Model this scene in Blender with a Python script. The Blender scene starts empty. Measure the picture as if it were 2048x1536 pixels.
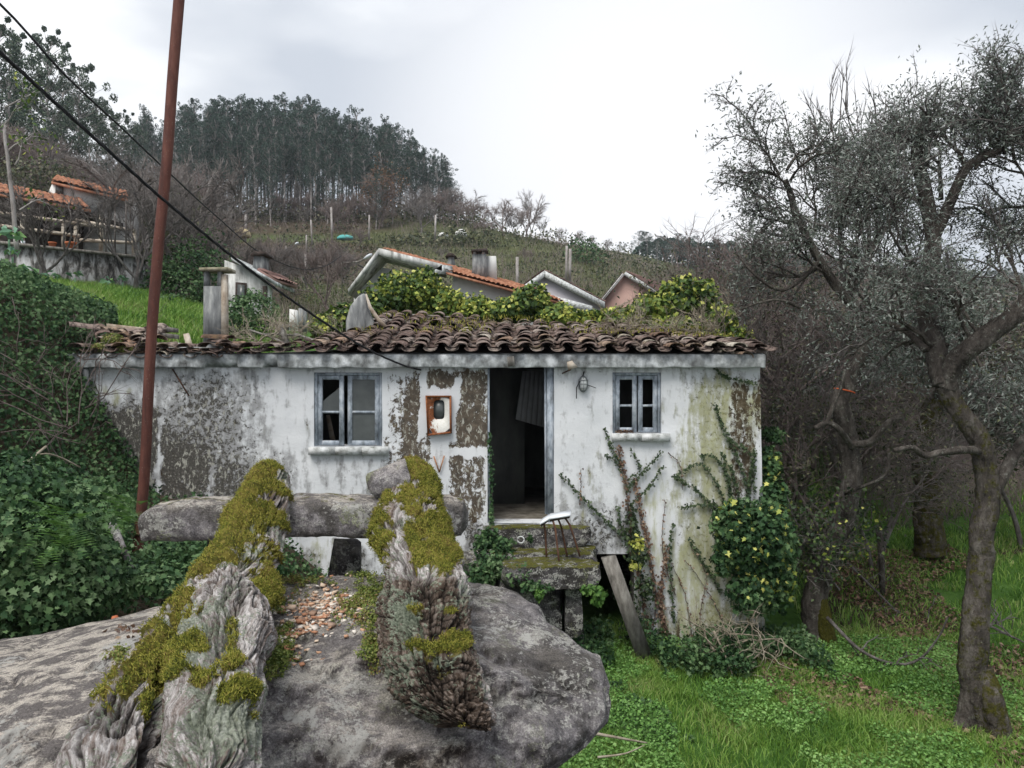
import bpy, math, random
import numpy as np
from mathutils import Vector, Matrix, noise as mnoise
random.seed(7); rng = np.random.default_rng(11)
C = bpy.context.scene.collection
SC = bpy.context.scene
# ------------------------------------------------------------------ camera
F = 1550.0                                   # focal length in pixels of a 2048 wide picture
cam = bpy.data.objects.new('camera', bpy.data.cameras.new('camera')); C.objects.link(cam)
cam.data.sensor_width = 36; cam.data.lens = 36*F/2048; cam.data.clip_end = 4000; cam.data.clip_start = 0.05
cam.rotation_euler = (math.radians(90), 0, 0)
SC.camera = cam
# ------------------------------------------------------------------ sky
world = bpy.data.worlds.new('World'); SC.world = world; world.use_nodes = True
wt = world.node_tree; wt.nodes.clear()
SUN_EL, SUN_AZ = math.radians(58), math.radians(-150)       # azimuth measured from +Y towards +X
def wn(t, **k):
    n = wt.nodes.new(t)
    for a, b in k.items(): setattr(n, a, b)
    return n
sky = wn('ShaderNodeTexSky', sky_type='NISHITA', sun_disc=False); sky.sun_elevation = SUN_EL; sky.sun_rotation = SUN_AZ
sky.air_density = 1.0; sky.dust_density = 2.0
tc = wn('ShaderNodeTexCoord'); mp = wn('ShaderNodeMapping'); mp.inputs['Scale'].default_value = (1.5, 1.5, 4.2)
mp.inputs['Location'].default_value = (0.35, 0.0, 1.7)
wt.links.new(tc.outputs['Generated'], mp.inputs['Vector'])
nz = wn('ShaderNodeTexNoise'); nz.inputs['Scale'].default_value = 1.6; nz.inputs['Detail'].default_value = 5; nz.inputs['Roughness'].default_value = 0.42
wt.links.new(mp.outputs[0], nz.inputs['Vector'])
rp = wn('ShaderNodeValToRGB'); wt.links.new(nz.outputs['Fac'], rp.inputs['Fac'])
e = rp.color_ramp.elements
e[0].position = 0.41; e[0].color = (0.215, 0.232, 0.258, 1)
e[1].position = 0.575; e[1].color = (0.375, 0.38, 0.388, 1)
m_ = e.new(0.5); m_.color = (0.275, 0.288, 0.308, 1)
# broad brightening of the cloud layer around the hidden sun
dotn = wn('ShaderNodeVectorMath', operation='DOT_PRODUCT')
sd = Vector((math.sin(math.radians(10))*math.cos(math.radians(16)), math.cos(math.radians(10))*math.cos(math.radians(16)), math.sin(math.radians(16))))
dotn.inputs[1].default_value = sd; wt.links.new(tc.outputs['Generated'], dotn.inputs[0])
mr = wn('ShaderNodeMapRange'); mr.inputs['From Min'].default_value = 0.92; mr.inputs['From Max'].default_value = 1.0
mr.inputs['To Min'].default_value = 0.0; mr.inputs['To Max'].default_value = 0.75; mr.interpolation_type = 'SMOOTHSTEP'
wt.links.new(dotn.outputs['Value'], mr.inputs['Value'])
mxg = wn('ShaderNodeMix', data_type='RGBA', blend_type='MIX'); wt.links.new(mr.outputs[0], mxg.inputs['Factor'])
wt.links.new(rp.outputs['Color'], mxg.inputs[6]); mxg.inputs[7].default_value = (0.39, 0.39, 0.395, 1)
sc10 = wn('ShaderNodeVectorMath', operation='SCALE'); sc10.inputs['Scale'].default_value = 9.2
wt.links.new(mxg.outputs[2], sc10.inputs[0])
mx = wn('ShaderNodeMix', data_type='RGBA', blend_type='MIX'); mx.inputs['Factor'].default_value = 0.985
wt.links.new(sky.outputs['Color'], mx.inputs[6]); wt.links.new(sc10.outputs[0], mx.inputs[7])
bg = wn('ShaderNodeBackground'); bg.inputs['Strength'].default_value = 0.1
wt.links.new(mx.outputs[2], bg.inputs['Color'])
wo = wn('ShaderNodeOutputWorld'); wt.links.new(bg.outputs[0], wo.inputs['Surface'])
# ------------------------------------------------------------------ sun (veiled by cloud)
sl = bpy.data.lights.new('sun', 'SUN'); sl.energy = 1.0; sl.angle = math.radians(35); sl.color = (1.0, 0.95, 0.88)
so = bpy.data.objects.new('sun', sl); C.objects.link(so)
sv = Vector((math.sin(SUN_AZ)*math.cos(SUN_EL), math.cos(SUN_AZ)*math.cos(SUN_EL), math.sin(SUN_EL)))
so.rotation_euler = sv.to_track_quat('Z', 'Y').to_euler()
SC.view_settings.view_transform = 'Standard'; SC.view_settings.look = 'None'
SC.view_settings.exposure = 1.74; SC.view_settings.gamma = 1.0; SC.view_settings.use_curve_mapping = False
SC.cycles.max_bounces = 5; SC.cycles.diffuse_bounces = 4; SC.cycles.transparent_max_bounces = 8

# ------------------------------------------------------------------ helpers
def W(px, py, Y):
    return np.array([(px-1024)/F*Y, Y, (768-py)/F*Y])
def hashn(ix, iy, iz):
    n = (ix*374761393 + iy*668265263 + iz*2147483647*3 + 1013904223) & 0xffffffff
    n = ((n ^ (n >> 13))*1274126177) & 0xffffffff
    n = ((n ^ (n >> 16))*2246822519) & 0xffffffff
    return ((n ^ (n >> 15)) & 0xffffff)/float(0xffffff)
def vnoise(P):
    P = np.asarray(P, float); i = np.floor(P).astype(np.int64); f = P-i; u = f*f*(3-2*f)
    r = 0
    for dx in (0, 1):
        for dy in (0, 1):
            for dz in (0, 1):
                w = (u[..., 0] if dx else 1-u[..., 0])*(u[..., 1] if dy else 1-u[..., 1])*(u[..., 2] if dz else 1-u[..., 2])
                r = r + w*hashn(i[..., 0]+dx, i[..., 1]+dy, i[..., 2]+dz)
    return r
def fbm(P, oct=4, lac=2.03, g=0.5):
    P = np.asarray(P, float); a, s, t = 1.0, 0.0, 0.0
    for k in range(oct):
        s = s + a*vnoise(P+17.3*k); t += a; P = P*lac; a *= g
    return s/t
def sstep(a, b, x):
    t = np.clip((x-a)/(b-a), 0, 1); return t*t*(3-2*t)

class MB:
    """collects vertices and faces (arrays of triangles or quads)"""
    def __init__(s): s.V = []; s.Fs = []; s.n = 0; s.A = []
    def add(s, V, *faces, attr=None):
        V = np.asarray(V, float).reshape(-1, 3)
        for f in faces:
            f = np.asarray(f, np.int64)
            if f.size: s.Fs.append(f+s.n)
        s.V.append(V); s.n += len(V)
        if attr is not None: s.A.append(np.broadcast_to(np.asarray(attr, float), (len(V), 4)))
        return s
    def box(s, lo, hi, M=None, jit=0.0):
        lo = np.array(lo, float); hi = np.array(hi, float)
        V = np.array([[x, y, z] for x in (lo[0], hi[0]) for y in (lo[1], hi[1]) for z in (lo[2], hi[2])])
        if jit: V = V+rng.uniform(-jit, jit, V.shape)
        if M is not None: V = V@np.array(M.to_3x3()).T+np.array(M.translation)
        return s.add(V, [[0,1,3,2],[4,6,7,5],[0,4,5,1],[2,3,7,6],[0,2,6,4],[1,5,7,3]])
    def hexa(s, P8):   # 8 points: 4 of one face in order, 4 of the other in the same order
        return s.add(P8, [[0,1,2,3],[7,6,5,4],[0,4,5,1],[1,5,6,2],[2,6,7,3],[3,7,4,0]])
    def slab(s, quad, t):   # thicken a quad (4x3) by vector t
        q = np.asarray(quad, float); t = np.asarray(t, float)
        return s.hexa(np.vstack([q, q+t]))
    def tube(s, P, R, n=6, cap=True, flat=1.0, attr=None):
        P = np.asarray(P, float); m = len(P); R = np.broadcast_to(np.asarray(R, float), (m,))
        T = np.gradient(P, axis=0); T /= np.linalg.norm(T, axis=1)[:, None]+1e-9
        ref = np.array([0, 0, 1.0]) if abs(T[:, 2]).mean() < 0.8 else np.array([1.0, 0.2, 0])
        U = np.cross(T, ref); U /= np.linalg.norm(U, axis=1)[:, None]+1e-9
        Vv = np.cross(T, U)
        a = np.arange(n)*2*math.pi/n
        ring = P[:, None, :]+R[:, None, None]*(np.cos(a)[None, :, None]*U[:, None, :]+flat*np.sin(a)[None, :, None]*Vv[:, None, :])
        V = ring.reshape(-1, 3); i = np.arange(m-1)[:, None]*n; j = np.arange(n)[None, :]; k = (np.arange(n)+1)[None, :] % n
        Fq = np.stack([i+j, i+n+j, i+n+k, i+k], -1).reshape(-1, 4)
        if attr is not None: s.add(V, Fq, attr=attr)
        else: s.add(V, Fq)
        if cap and n == 4: s.Fs.append(np.array([[0, 1, 2, 3]])+s.n-len(V)); s.Fs.append(np.array([[3, 2, 1, 0]])+s.n-n)
        elif cap and n > 4:
            for b0, rev in ((s.n-len(V), False), (s.n-n, True)):
                tri = np.array([[0, q, q+1] for q in range(1, n-1)])
                s.Fs.append((tri[:, ::-1] if rev else tri)+b0)
        return s
    def spikes(s, P0, P1, r):
        P0 = np.asarray(P0, float); P1 = np.asarray(P1, float); n = len(P0)
        if n == 0: return s
        D = P1-P0; D /= np.linalg.norm(D, axis=1)[:, None]+1e-9
        U = np.cross(D, rng.normal(size=(n, 3))); U /= np.linalg.norm(U, axis=1)[:, None]+1e-9; Q = np.cross(D, U)
        r = np.broadcast_to(np.asarray(r, float), (n,))[:, None]
        V = np.stack([P0+r*U, P0-r*0.5*U+r*0.87*Q, P0-r*0.5*U-r*0.87*Q, P1], 1).reshape(-1, 3)
        b = (np.arange(n)*4)[:, None]
        return s.add(V, np.concatenate([b+[0, 1, 3], b+[1, 2, 3], b+[2, 0, 3]]))
    def blades(s, P, H, w, lean=0.35):
        P = np.asarray(P, float); n = len(P)
        a = rng.uniform(0, 2*math.pi, n); U = np.stack([np.cos(a), np.sin(a), 0*a], 1)
        b = rng.uniform(0, 2*math.pi, n); L = np.stack([np.cos(b), np.sin(b), 0*b], 1)*(rng.uniform(0, lean, n)*H)[:, None]
        up = np.array([0, 0, 1.0])*H[:, None]; w = np.broadcast_to(w, (n,))[:, None]
        V = np.stack([P-U*w, P+U*w, P+up*0.55+L*0.35+U*w*0.7, P+up*0.55+L*0.35-U*w*0.7, P+up*rng.uniform(.75, 1, (n, 1))+L*1.2], 1).reshape(-1, 3)
        k = (np.arange(n)*5)[:, None]
        return s.add(V, k+[0, 1, 2, 3], k+[3, 2, 4])
    def leaves(s, P, size, asp=0.6, up=0.3, N=None, fold=0.15, jit=0.35):
        """diamond leaves with a fold; N = preferred normals"""
        P = np.asarray(P, float); n = len(P)
        if n == 0: return s
        Z = rng.normal(size=(n, 3)); 
        if N is not None: Z = Z*jit*2+np.asarray(N, float)
        Z[:, 2] += up; Z /= np.linalg.norm(Z, axis=1)[:, None]+1e-9
        X = np.cross(Z, rng.normal(size=(n, 3))); X /= np.linalg.norm(X, axis=1)[:, None]+1e-9; Y = np.cross(Z, X)
        L = np.broadcast_to(np.asarray(size, float), (n,))*rng.uniform(0.7, 1.3, n); L = L[:, None]
        V = np.stack([P-X*L*0.5, P+Y*L*asp*0.5+Z*L*fold, P+X*L*0.5, P-Y*L*asp*0.5+Z*L*fold], 1).reshape(-1, 3)
        b = (np.arange(n)*4)[:, None]
        return s.add(V, b+[0, 1, 2], b+[0, 2, 3]) if fold else s.add(V, b+[0, 1, 2, 3])
    def ivyleaves(s, P, size, N=None, up=0.2, jit=0.35):
        """five-pointed leaves"""
        P = np.asarray(P, float); n = len(P)
        Z = rng.normal(size=(n, 3))
        if N is not None: Z = Z*jit*2+np.asarray(N, float)
        Z[:, 2] += up; Z /= np.linalg.norm(Z, axis=1)[:, None]+1e-9
        d = rng.normal(size=(n, 3))*0.6; d[:, 2] -= 1.0
        X = d-Z*(d*Z).sum(1)[:, None]; X /= np.linalg.norm(X, axis=1)[:, None]+1e-9; Y = np.cross(Z, X)
        out = [(-.38, 0, 0), (-.30, .34, .06), (.02, .22, .03), (.08, .52, .10), (.24, .17, .03), (.62, 0, .02), (.24, -.17, .03), (.08, -.52, .10), (.02, -.22, .03), (-.30, -.34, .06)]
        L = (np.broadcast_to(np.asarray(size, float), (n,))*rng.uniform(0.65, 1.3, n))[:, None]
        V = np.stack([P+L*(a*X+b*Y+c*Z) for a, b, c in out], 1).reshape(-1, 3)
        b = (np.arange(n)*10)[:, None]
        return s.add(V, np.concatenate([b+[0, 1, 2], b+[2, 3, 4], b+[0, 2, 4], b+[0, 4, 6], b+[4, 5, 6], b+[0, 6, 8], b+[6, 7, 8], b+[0, 8, 9]]))
    def mesh(s, name, mat, smooth=False):
        V = np.concatenate(s.V) if s.V else np.zeros((0, 3))
        me = bpy.data.meshes.new(name)
        me.vertices.add(len(V)); me.vertices.foreach_set('co', V.astype(np.float32).ravel())
        L = np.concatenate([f.ravel() for f in s.Fs]); cnt = np.concatenate([np.full(len(f), f.shape[1]) for f in s.Fs])
        me.loops.add(len(L)); me.loops.foreach_set('vertex_index', L.astype(np.int32))
        st = np.concatenate([[0], np.cumsum(cnt)[:-1]])
        me.polygons.add(len(cnt)); me.polygons.foreach_set('loop_start', st.astype(np.int32))
        me.polygons.foreach_set('loop_total', cnt.astype(np.int32))
        if smooth: me.polygons.foreach_set('use_smooth', np.ones(len(cnt), bool))
        me.update(calc_edges=True)
        if s.A:
            at = me.attributes.new('mask', 'FLOAT_COLOR', 'POINT'); A = np.concatenate(s.A).astype(np.float32)
            at.data.foreach_set('color', A.ravel())
        for m in (mat if isinstance(mat, (list, tuple)) else [mat]): me.materials.append(m)
        return me
    def obj(s, name, mat, parent=None, smooth=False, **kw):
        if not s.Fs: return None
        base = np.zeros(3); p = parent
        while p is not None: base = base+np.array(p.location); p = p.parent
        if s.V: s.V[0] = s.V[0]  # keep
        if base.any(): s.V = [v-base for v in s.V]
        o = bpy.data.objects.new(name, s.mesh(name, mat, smooth)); C.objects.link(o); o.parent = parent
        tag(o, **kw)
        return o
def tag(o, label=None, cat=None, group=None, kind=None):
    if o is None: return None
    if label: o['label'] = label
    if cat: o['category'] = cat
    if group: o['group'] = group
    if kind: o['kind'] = kind
    return o
def thing(name, label, cat, loc=(0, 0, 0), group=None, parent=None):
    o = bpy.data.objects.new(name, None); C.objects.link(o); o.location = tuple(float(v) for v in loc); o.parent = parent
    o.empty_display_size = 0.2
    return tag(o, label, cat, group)
def copy_tree(o, parent=None):
    c = o.copy(); C.objects.link(c); c.parent = parent
    for ch in o.children: copy_tree(ch, c)
    return c
def loft(rings, cap=True):
    """rings: (m, n, 3) closed rings -> V, quads, caps"""
    R = np.asarray(rings, float); m, n, _ = R.shape; V = R.reshape(-1, 3)
    i = np.arange(m-1)[:, None]*n; j = np.arange(n)[None]; k = (np.arange(n)+1)[None] % n
    Fq = np.stack([i+j, i+k, i+n+k, i+n+j], -1).reshape(-1, 4)
    if not cap: return V, Fq, np.zeros((0, 3), int)
    V = np.vstack([V, R[0].mean(0), R[-1].mean(0)]); a, b = m*n, m*n+1
    t = [[a, (q+1) % n, q] for q in range(n)]+[[b, (m-1)*n+q, (m-1)*n+(q+1) % n] for q in range(n)]
    return V, Fq, np.array(t)
def interp(tab, t):
    """tab rows: t, a, b, c ... -> smooth interpolation"""
    T = np.asarray(tab, float); return np.stack([np.interp(t, T[:, 0], T[:, k]) for k in range(1, T.shape[1])], -1)
def smoothpath(P, n):
    P = np.asarray(P, float); m = len(P)
    d = np.concatenate([[0], np.cumsum(np.linalg.norm(np.diff(P, axis=0), axis=1))]); t = np.linspace(0, d[-1], n)
    Pe = np.vstack([2*P[0]-P[1], P, 2*P[-1]-P[-2]]); k = np.clip(np.searchsorted(d, t, side='right')-1, 0, m-2)
    u = ((t-d[k])/(d[k+1]-d[k]+1e-9))[:, None]
    p0, p1, p2, p3 = Pe[k], Pe[k+1], Pe[k+2], Pe[k+3]
    return 0.5*((2*p1)+(p2-p0)*u+(2*p0-5*p1+4*p2-p3)*u*u+(3*p1-p0-3*p2+p3)*u**3)

# ------------------------------------------------------------------ materials
class NT:
    def __init__(s, name):
        s.m = bpy.data.materials.new(name); s.m.use_nodes = True; s.t = s.m.node_tree; s.t.nodes.clear(); s.tc = None
    def n(s, t, **k):
        x = s.t.nodes.new(t)
        for a, b in k.items(): setattr(x, a, b)
        return x
    def put(s, sock, v):
        if isinstance(v, bpy.types.NodeSocket): s.t.links.new(v, sock)
        elif isinstance(v, (tuple, list)) and len(v) == 3 and sock.type == 'RGBA': sock.default_value = (*v, 1)
        else: sock.default_value = v
    def coord(s, kind='Object', scale=(1, 1, 1)):
        if s.tc is None: s.tc = s.n('ShaderNodeTexCoord')
        m = s.n('ShaderNodeMapping'); m.inputs['Scale'].default_value = scale; s.put(m.inputs['Vector'], s.tc.outputs[kind]); return m.outputs[0]
    def noise(s, scale, detail=4, rough=0.55, vec=None, dist=0.0):
        x = s.n('ShaderNodeTexNoise'); x.inputs['Scale'].default_value = scale; x.inputs['Detail'].default_value = detail
        x.inputs['Roughness'].default_value = rough; x.inputs['Distortion'].default_value = dist
        s.put(x.inputs['Vector'], vec if vec is not None else s.coord()); return x.outputs['Fac']
    def voro(s, scale, vec=None, feature='F1', out='Distance', rand=1.0):
        x = s.n('ShaderNodeTexVoronoi', feature=feature); x.inputs['Scale'].default_value = scale; x.inputs['Randomness'].default_value = rand
        s.put(x.inputs['Vector'], vec if vec is not None else s.coord()); return x.outputs[out]
    def math(s, op, a, b=0.0, clamp=False):
        x = s.n('ShaderNodeMath', operation=op, use_clamp=clamp); s.put(x.inputs[0], a); s.put(x.inputs[1], b); return x.outputs[0]
    def ramp(s, f, pts, interp='LINEAR'):
        x = s.n('ShaderNodeValToRGB'); s.put(x.inputs['Fac'], f); r = x.color_ramp; r.interpolation = interp
        while len(r.elements) < len(pts): r.elements.new(0.5)
        for e, (p, c) in zip(r.elements, pts): e.position = p; e.color = (*c, 1) if isinstance(c, (tuple, list)) else (c, c, c, 1)
        return x.outputs['Color']
    def step(s, f, a, b): 
        x = s.n('ShaderNodeMapRange', interpolation_type='SMOOTHSTEP'); s.put(x.inputs['Value'], f)
        x.inputs['From Min'].default_value = a; x.inputs['From Max'].default_value = b; return x.outputs[0]
    def mix(s, f, a, b, mode='MIX'):
        x = s.n('ShaderNodeMix', data_type='RGBA', blend_type=mode); s.put(x.inputs['Factor'], f); s.put(x.inputs[6], a); s.put(x.inputs[7], b); return x.outputs[2]
    def island(s): return s.n('ShaderNodeNewGeometry').outputs['Random Per Island']
    def normalz(s):
        x = s.n('ShaderNodeSeparateXYZ'); s.put(x.inputs[0], s.n('ShaderNodeNewGeometry').outputs['Normal']); return x.outputs[2]
    def objrand(s): return s.n('ShaderNodeObjectInfo').outputs['Random']
    def attr(s, name='mask'):
        a = s.n('ShaderNodeAttribute', attribute_name=name); x = s.n('ShaderNodeSeparateColor'); s.put(x.inputs[0], a.outputs['Color']); return x.outputs[0], x.outputs[1], x.outputs[2]
    def bump(s, h, strength=0.5, dist=0.01, prev=None):
        x = s.n('ShaderNodeBump'); x.inputs['Strength'].default_value = strength; x.inputs['Distance'].default_value = dist; s.put(x.inputs['Height'], h)
        if prev is not None: s.put(x.inputs['Normal'], prev)
        return x.outputs[0]
    def out(s, col, rough=0.8, normal=None, spec=0.25, trans=None, metal=0.0):
        b = s.n('ShaderNodeBsdfPrincipled'); s.put(b.inputs['Base Color'], col); s.put(b.inputs['Roughness'], rough)
        b.inputs['Specular IOR Level'].default_value = spec; b.inputs['Metallic'].default_value = metal
        if normal is not None: s.put(b.inputs['Normal'], normal)
        o = s.n('ShaderNodeOutputMaterial'); sh = b.outputs[0]
        if trans:
            t = s.n('ShaderNodeBsdfTranslucent'); s.put(t.inputs['Color'], col); mxs = s.n('ShaderNodeMixShader'); mxs.inputs[0].default_value = trans
            s.t.links.new(b.outputs[0], mxs.inputs[1]); s.t.links.new(t.outputs[0], mxs.inputs[2]); sh = mxs.outputs[0]
        s.t.links.new(sh, o.inputs['Surface']); return s.m

def leafmat(name, cols, trans=0.25, rough=0.55, spec=0.3, big=None):
    """cols: list of colours, spread by leaf; big = scale of larger patches"""
    n = NT(name); cols = [tuple(v*1.3 for v in c) for c in cols]; k = len(cols); f = n.island()
    if big: f = n.math('ADD', n.math('MULTIPLY', f, 0.6), n.math('MULTIPLY', n.step(n.noise(big, 2), 0.3, 0.7), 0.4))
    return n.out(n.ramp(f, [((i+0.5)/k, c) for i, c in enumerate(cols)]), rough, spec=spec, trans=trans)
def simplemat(name, c1, c2, scale=6, rough=0.85, bump=0.4, bs=None, bd=0.01, stretch=(1, 1, 1), c3=None, spec=0.25, detail=6, objvar=0.0):
    n = NT(name); v = n.coord('Object', stretch); f = n.noise(scale, detail, 0.6, v)
    pts = [(0.32, c1), (0.68, c2)] if c3 is None else [(0.3, c1), (0.5, c2), (0.66, c3)]
    col = n.ramp(f, pts)
    if objvar: col = n.mix(1.0, col, n.ramp(n.objrand(), [(0, 1-objvar), (1, 1+objvar)]), 'MULTIPLY')
    return n.out(col, rough, n.bump(n.noise(bs or scale*5, 5, 0.65, v), bump, bd), spec)
M = {}
# ---- material library
def rockmat(name, tone=1.0, green=0.5):
    n = NT(name); v = n.coord()
    a = n.noise(3.0, 8, 0.62, v); b = n.noise(14, 8, 0.7, v); c = n.noise(55, 6, 0.7, v); d = n.noise(5.5, 6, 0.65, n.coord('Object', (1, 1, 2.2)))
    col = n.ramp(b, [(0.30, (0.035*tone, 0.033*tone, 0.035*tone)), (0.46, (0.105*tone, 0.10*tone, 0.105*tone)), (0.58, (0.19*tone, 0.18*tone, 0.185*tone)), (0.70, (0.32*tone, 0.31*tone, 0.30*tone))])
    col = n.mix(n.math('MULTIPLY', n.step(a, 0.52, 0.42), 0.8), col, (0.045*tone, 0.042*tone, 0.038*tone))
    f1 = n.step(n.math('ADD', n.math('MULTIPLY', d, 0.6), n.math('MULTIPLY', c, 0.45)), 0.545, 0.585)
    col = n.mix(n.math('MULTIPLY', f1, 0.8), col, n.ramp(c, [(0.3, (0.30, 0.30, 0.27)), (0.7, (0.55, 0.55, 0.52))]))
    f2 = n.step(n.math('ADD', n.math('MULTIPLY', n.noise(4.2, 5, 0.6, n.coord('Object', (1.3, 1, 1))), 0.6), n.math('MULTIPLY', c, 0.4)), 0.56, 0.60)
    col = n.mix(n.math('MULTIPLY', f2, green), col, (0.22, 0.25, 0.12))
    r, g, bb = n.attr(); sp = n.noise(150, 5, .8, v)
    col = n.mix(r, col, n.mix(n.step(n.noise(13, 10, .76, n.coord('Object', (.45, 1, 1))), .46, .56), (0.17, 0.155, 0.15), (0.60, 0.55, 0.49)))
    col = n.mix(1.0, col, n.ramp(sp, [(.36, .5), (.5, 1.0), (.62, 1.45)]), 'MULTIPLY')
    wl = n.step(n.math('ADD', n.math('MULTIPLY', n.noise(2.6, 4, .6, v), .62), n.math('MULTIPLY', n.noise(38, 6, .8, v), .38)), .575, .595); col = n.mix(n.math('MULTIPLY', wl, .85), col, (0.50, 0.50, 0.48))
    col = n.mix(n.math('MULTIPLY', bb, n.step(n.math('ADD', n.math('MULTIPLY', a, .5), n.math('MULTIPLY', b, .5)), .68, .46)), col, n.mix(1.0, col, (0.34, 0.295, 0.27), 'MULTIPLY'))  # bb: darker front face, shade put into the colour together with dark lichen
    mossf = n.step(n.math('ADD', g, n.math('MULTIPLY', n.math('SUBTRACT', b, 0.5), 1.2)), 0.42, 0.58)
    col = n.mix(mossf, col, n.ramp(c, [(0.3, (0.05, 0.06, 0.012)), (0.7, (0.17, 0.16, 0.035))]))
    nb = n.bump(b, 1.0, 0.05); nb = n.bump(c, 1.0, 0.016, nb); nb = n.bump(n.noise(160, 4, .7, v), 0.5, 0.003, nb)
    return n.out(col, 0.92, nb, 0.15)
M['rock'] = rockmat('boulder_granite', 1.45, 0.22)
M['granite'] = rockmat('beam_granite', 1.9, 0.6)
M['stone'] = rockmat('field_stone', 0.8, 0.4)

def woodmat():
    n = NT('weathered_wood'); r, g, b = n.attr(); v = n.coord()
    uv = n.n('ShaderNodeAttribute', attribute_name='grain').outputs['Vector']
    fine = n.noise(7.0, 9, 0.74, uv); vv = n.noise(3.0, 5, 0.6, uv, 0.4)
    col = n.ramp(fine, [(0.30, (0.05, 0.04, 0.034)), (0.40, (0.20, 0.17, 0.155)), (0.50, (0.44, 0.41, 0.40)), (0.62, (0.76, 0.73, 0.72))])
    col = n.mix(n.math('MULTIPLY', n.step(vv, 0.52, 0.36), 0.6), col, (0.14, 0.085, 0.055))
    # b: dark cracked brown underside
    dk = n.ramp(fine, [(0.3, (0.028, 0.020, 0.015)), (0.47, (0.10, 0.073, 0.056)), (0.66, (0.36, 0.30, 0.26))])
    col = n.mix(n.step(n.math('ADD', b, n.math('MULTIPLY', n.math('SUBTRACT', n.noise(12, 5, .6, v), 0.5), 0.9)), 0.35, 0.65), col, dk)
    # r: deep crevice, its shade put into the colour
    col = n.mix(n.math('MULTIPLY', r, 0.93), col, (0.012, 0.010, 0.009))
    # lichen flecks
    la = n.n('ShaderNodeAttribute', attribute_name='lichen').outputs['Fac']
    li = n.step(n.math('ADD', n.math('ADD', n.math('MULTIPLY', la, .13), n.math('MULTIPLY', n.noise(7, 4, .6, v), .5)), n.math('MULTIPLY', n.noise(60, 4, .7, v), .5)), 0.54, 0.565)
    col = n.mix(n.math('MULTIPLY', li, 0.75), col, n.ramp(n.noise(90, 2, .5, v), [(0.35, (0.12, 0.155, 0.11)), (0.65, (0.34, 0.39, 0.30))]))
    gm = n.step(n.math('ADD', g, n.math('MULTIPLY', n.math('SUBTRACT', n.noise(34, 6, .7, v), 0.5), 0.8)), 0.42, 0.56)
    mo = n.ramp(n.noise(26, 7, .7, v), [(0.28, (0.030, 0.028, 0.010)), (0.45, (0.10, 0.095, 0.022)), (0.58, (0.185, 0.155, 0.035)), (0.74, (0.28, 0.245, 0.08))])
    col = n.mix(gm, col, mo)
    nb = n.bump(fine, 1.0, 0.02); nb = n.bump(n.noise(30, 5, .7, uv), 0.8, 0.008, nb); nb = n.bump(n.noise(130, 4, .7, v), .8, 0.006, nb)
    return n.out(col, 0.95, nb, 0.08)
M['wood'] = woodmat()

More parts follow.
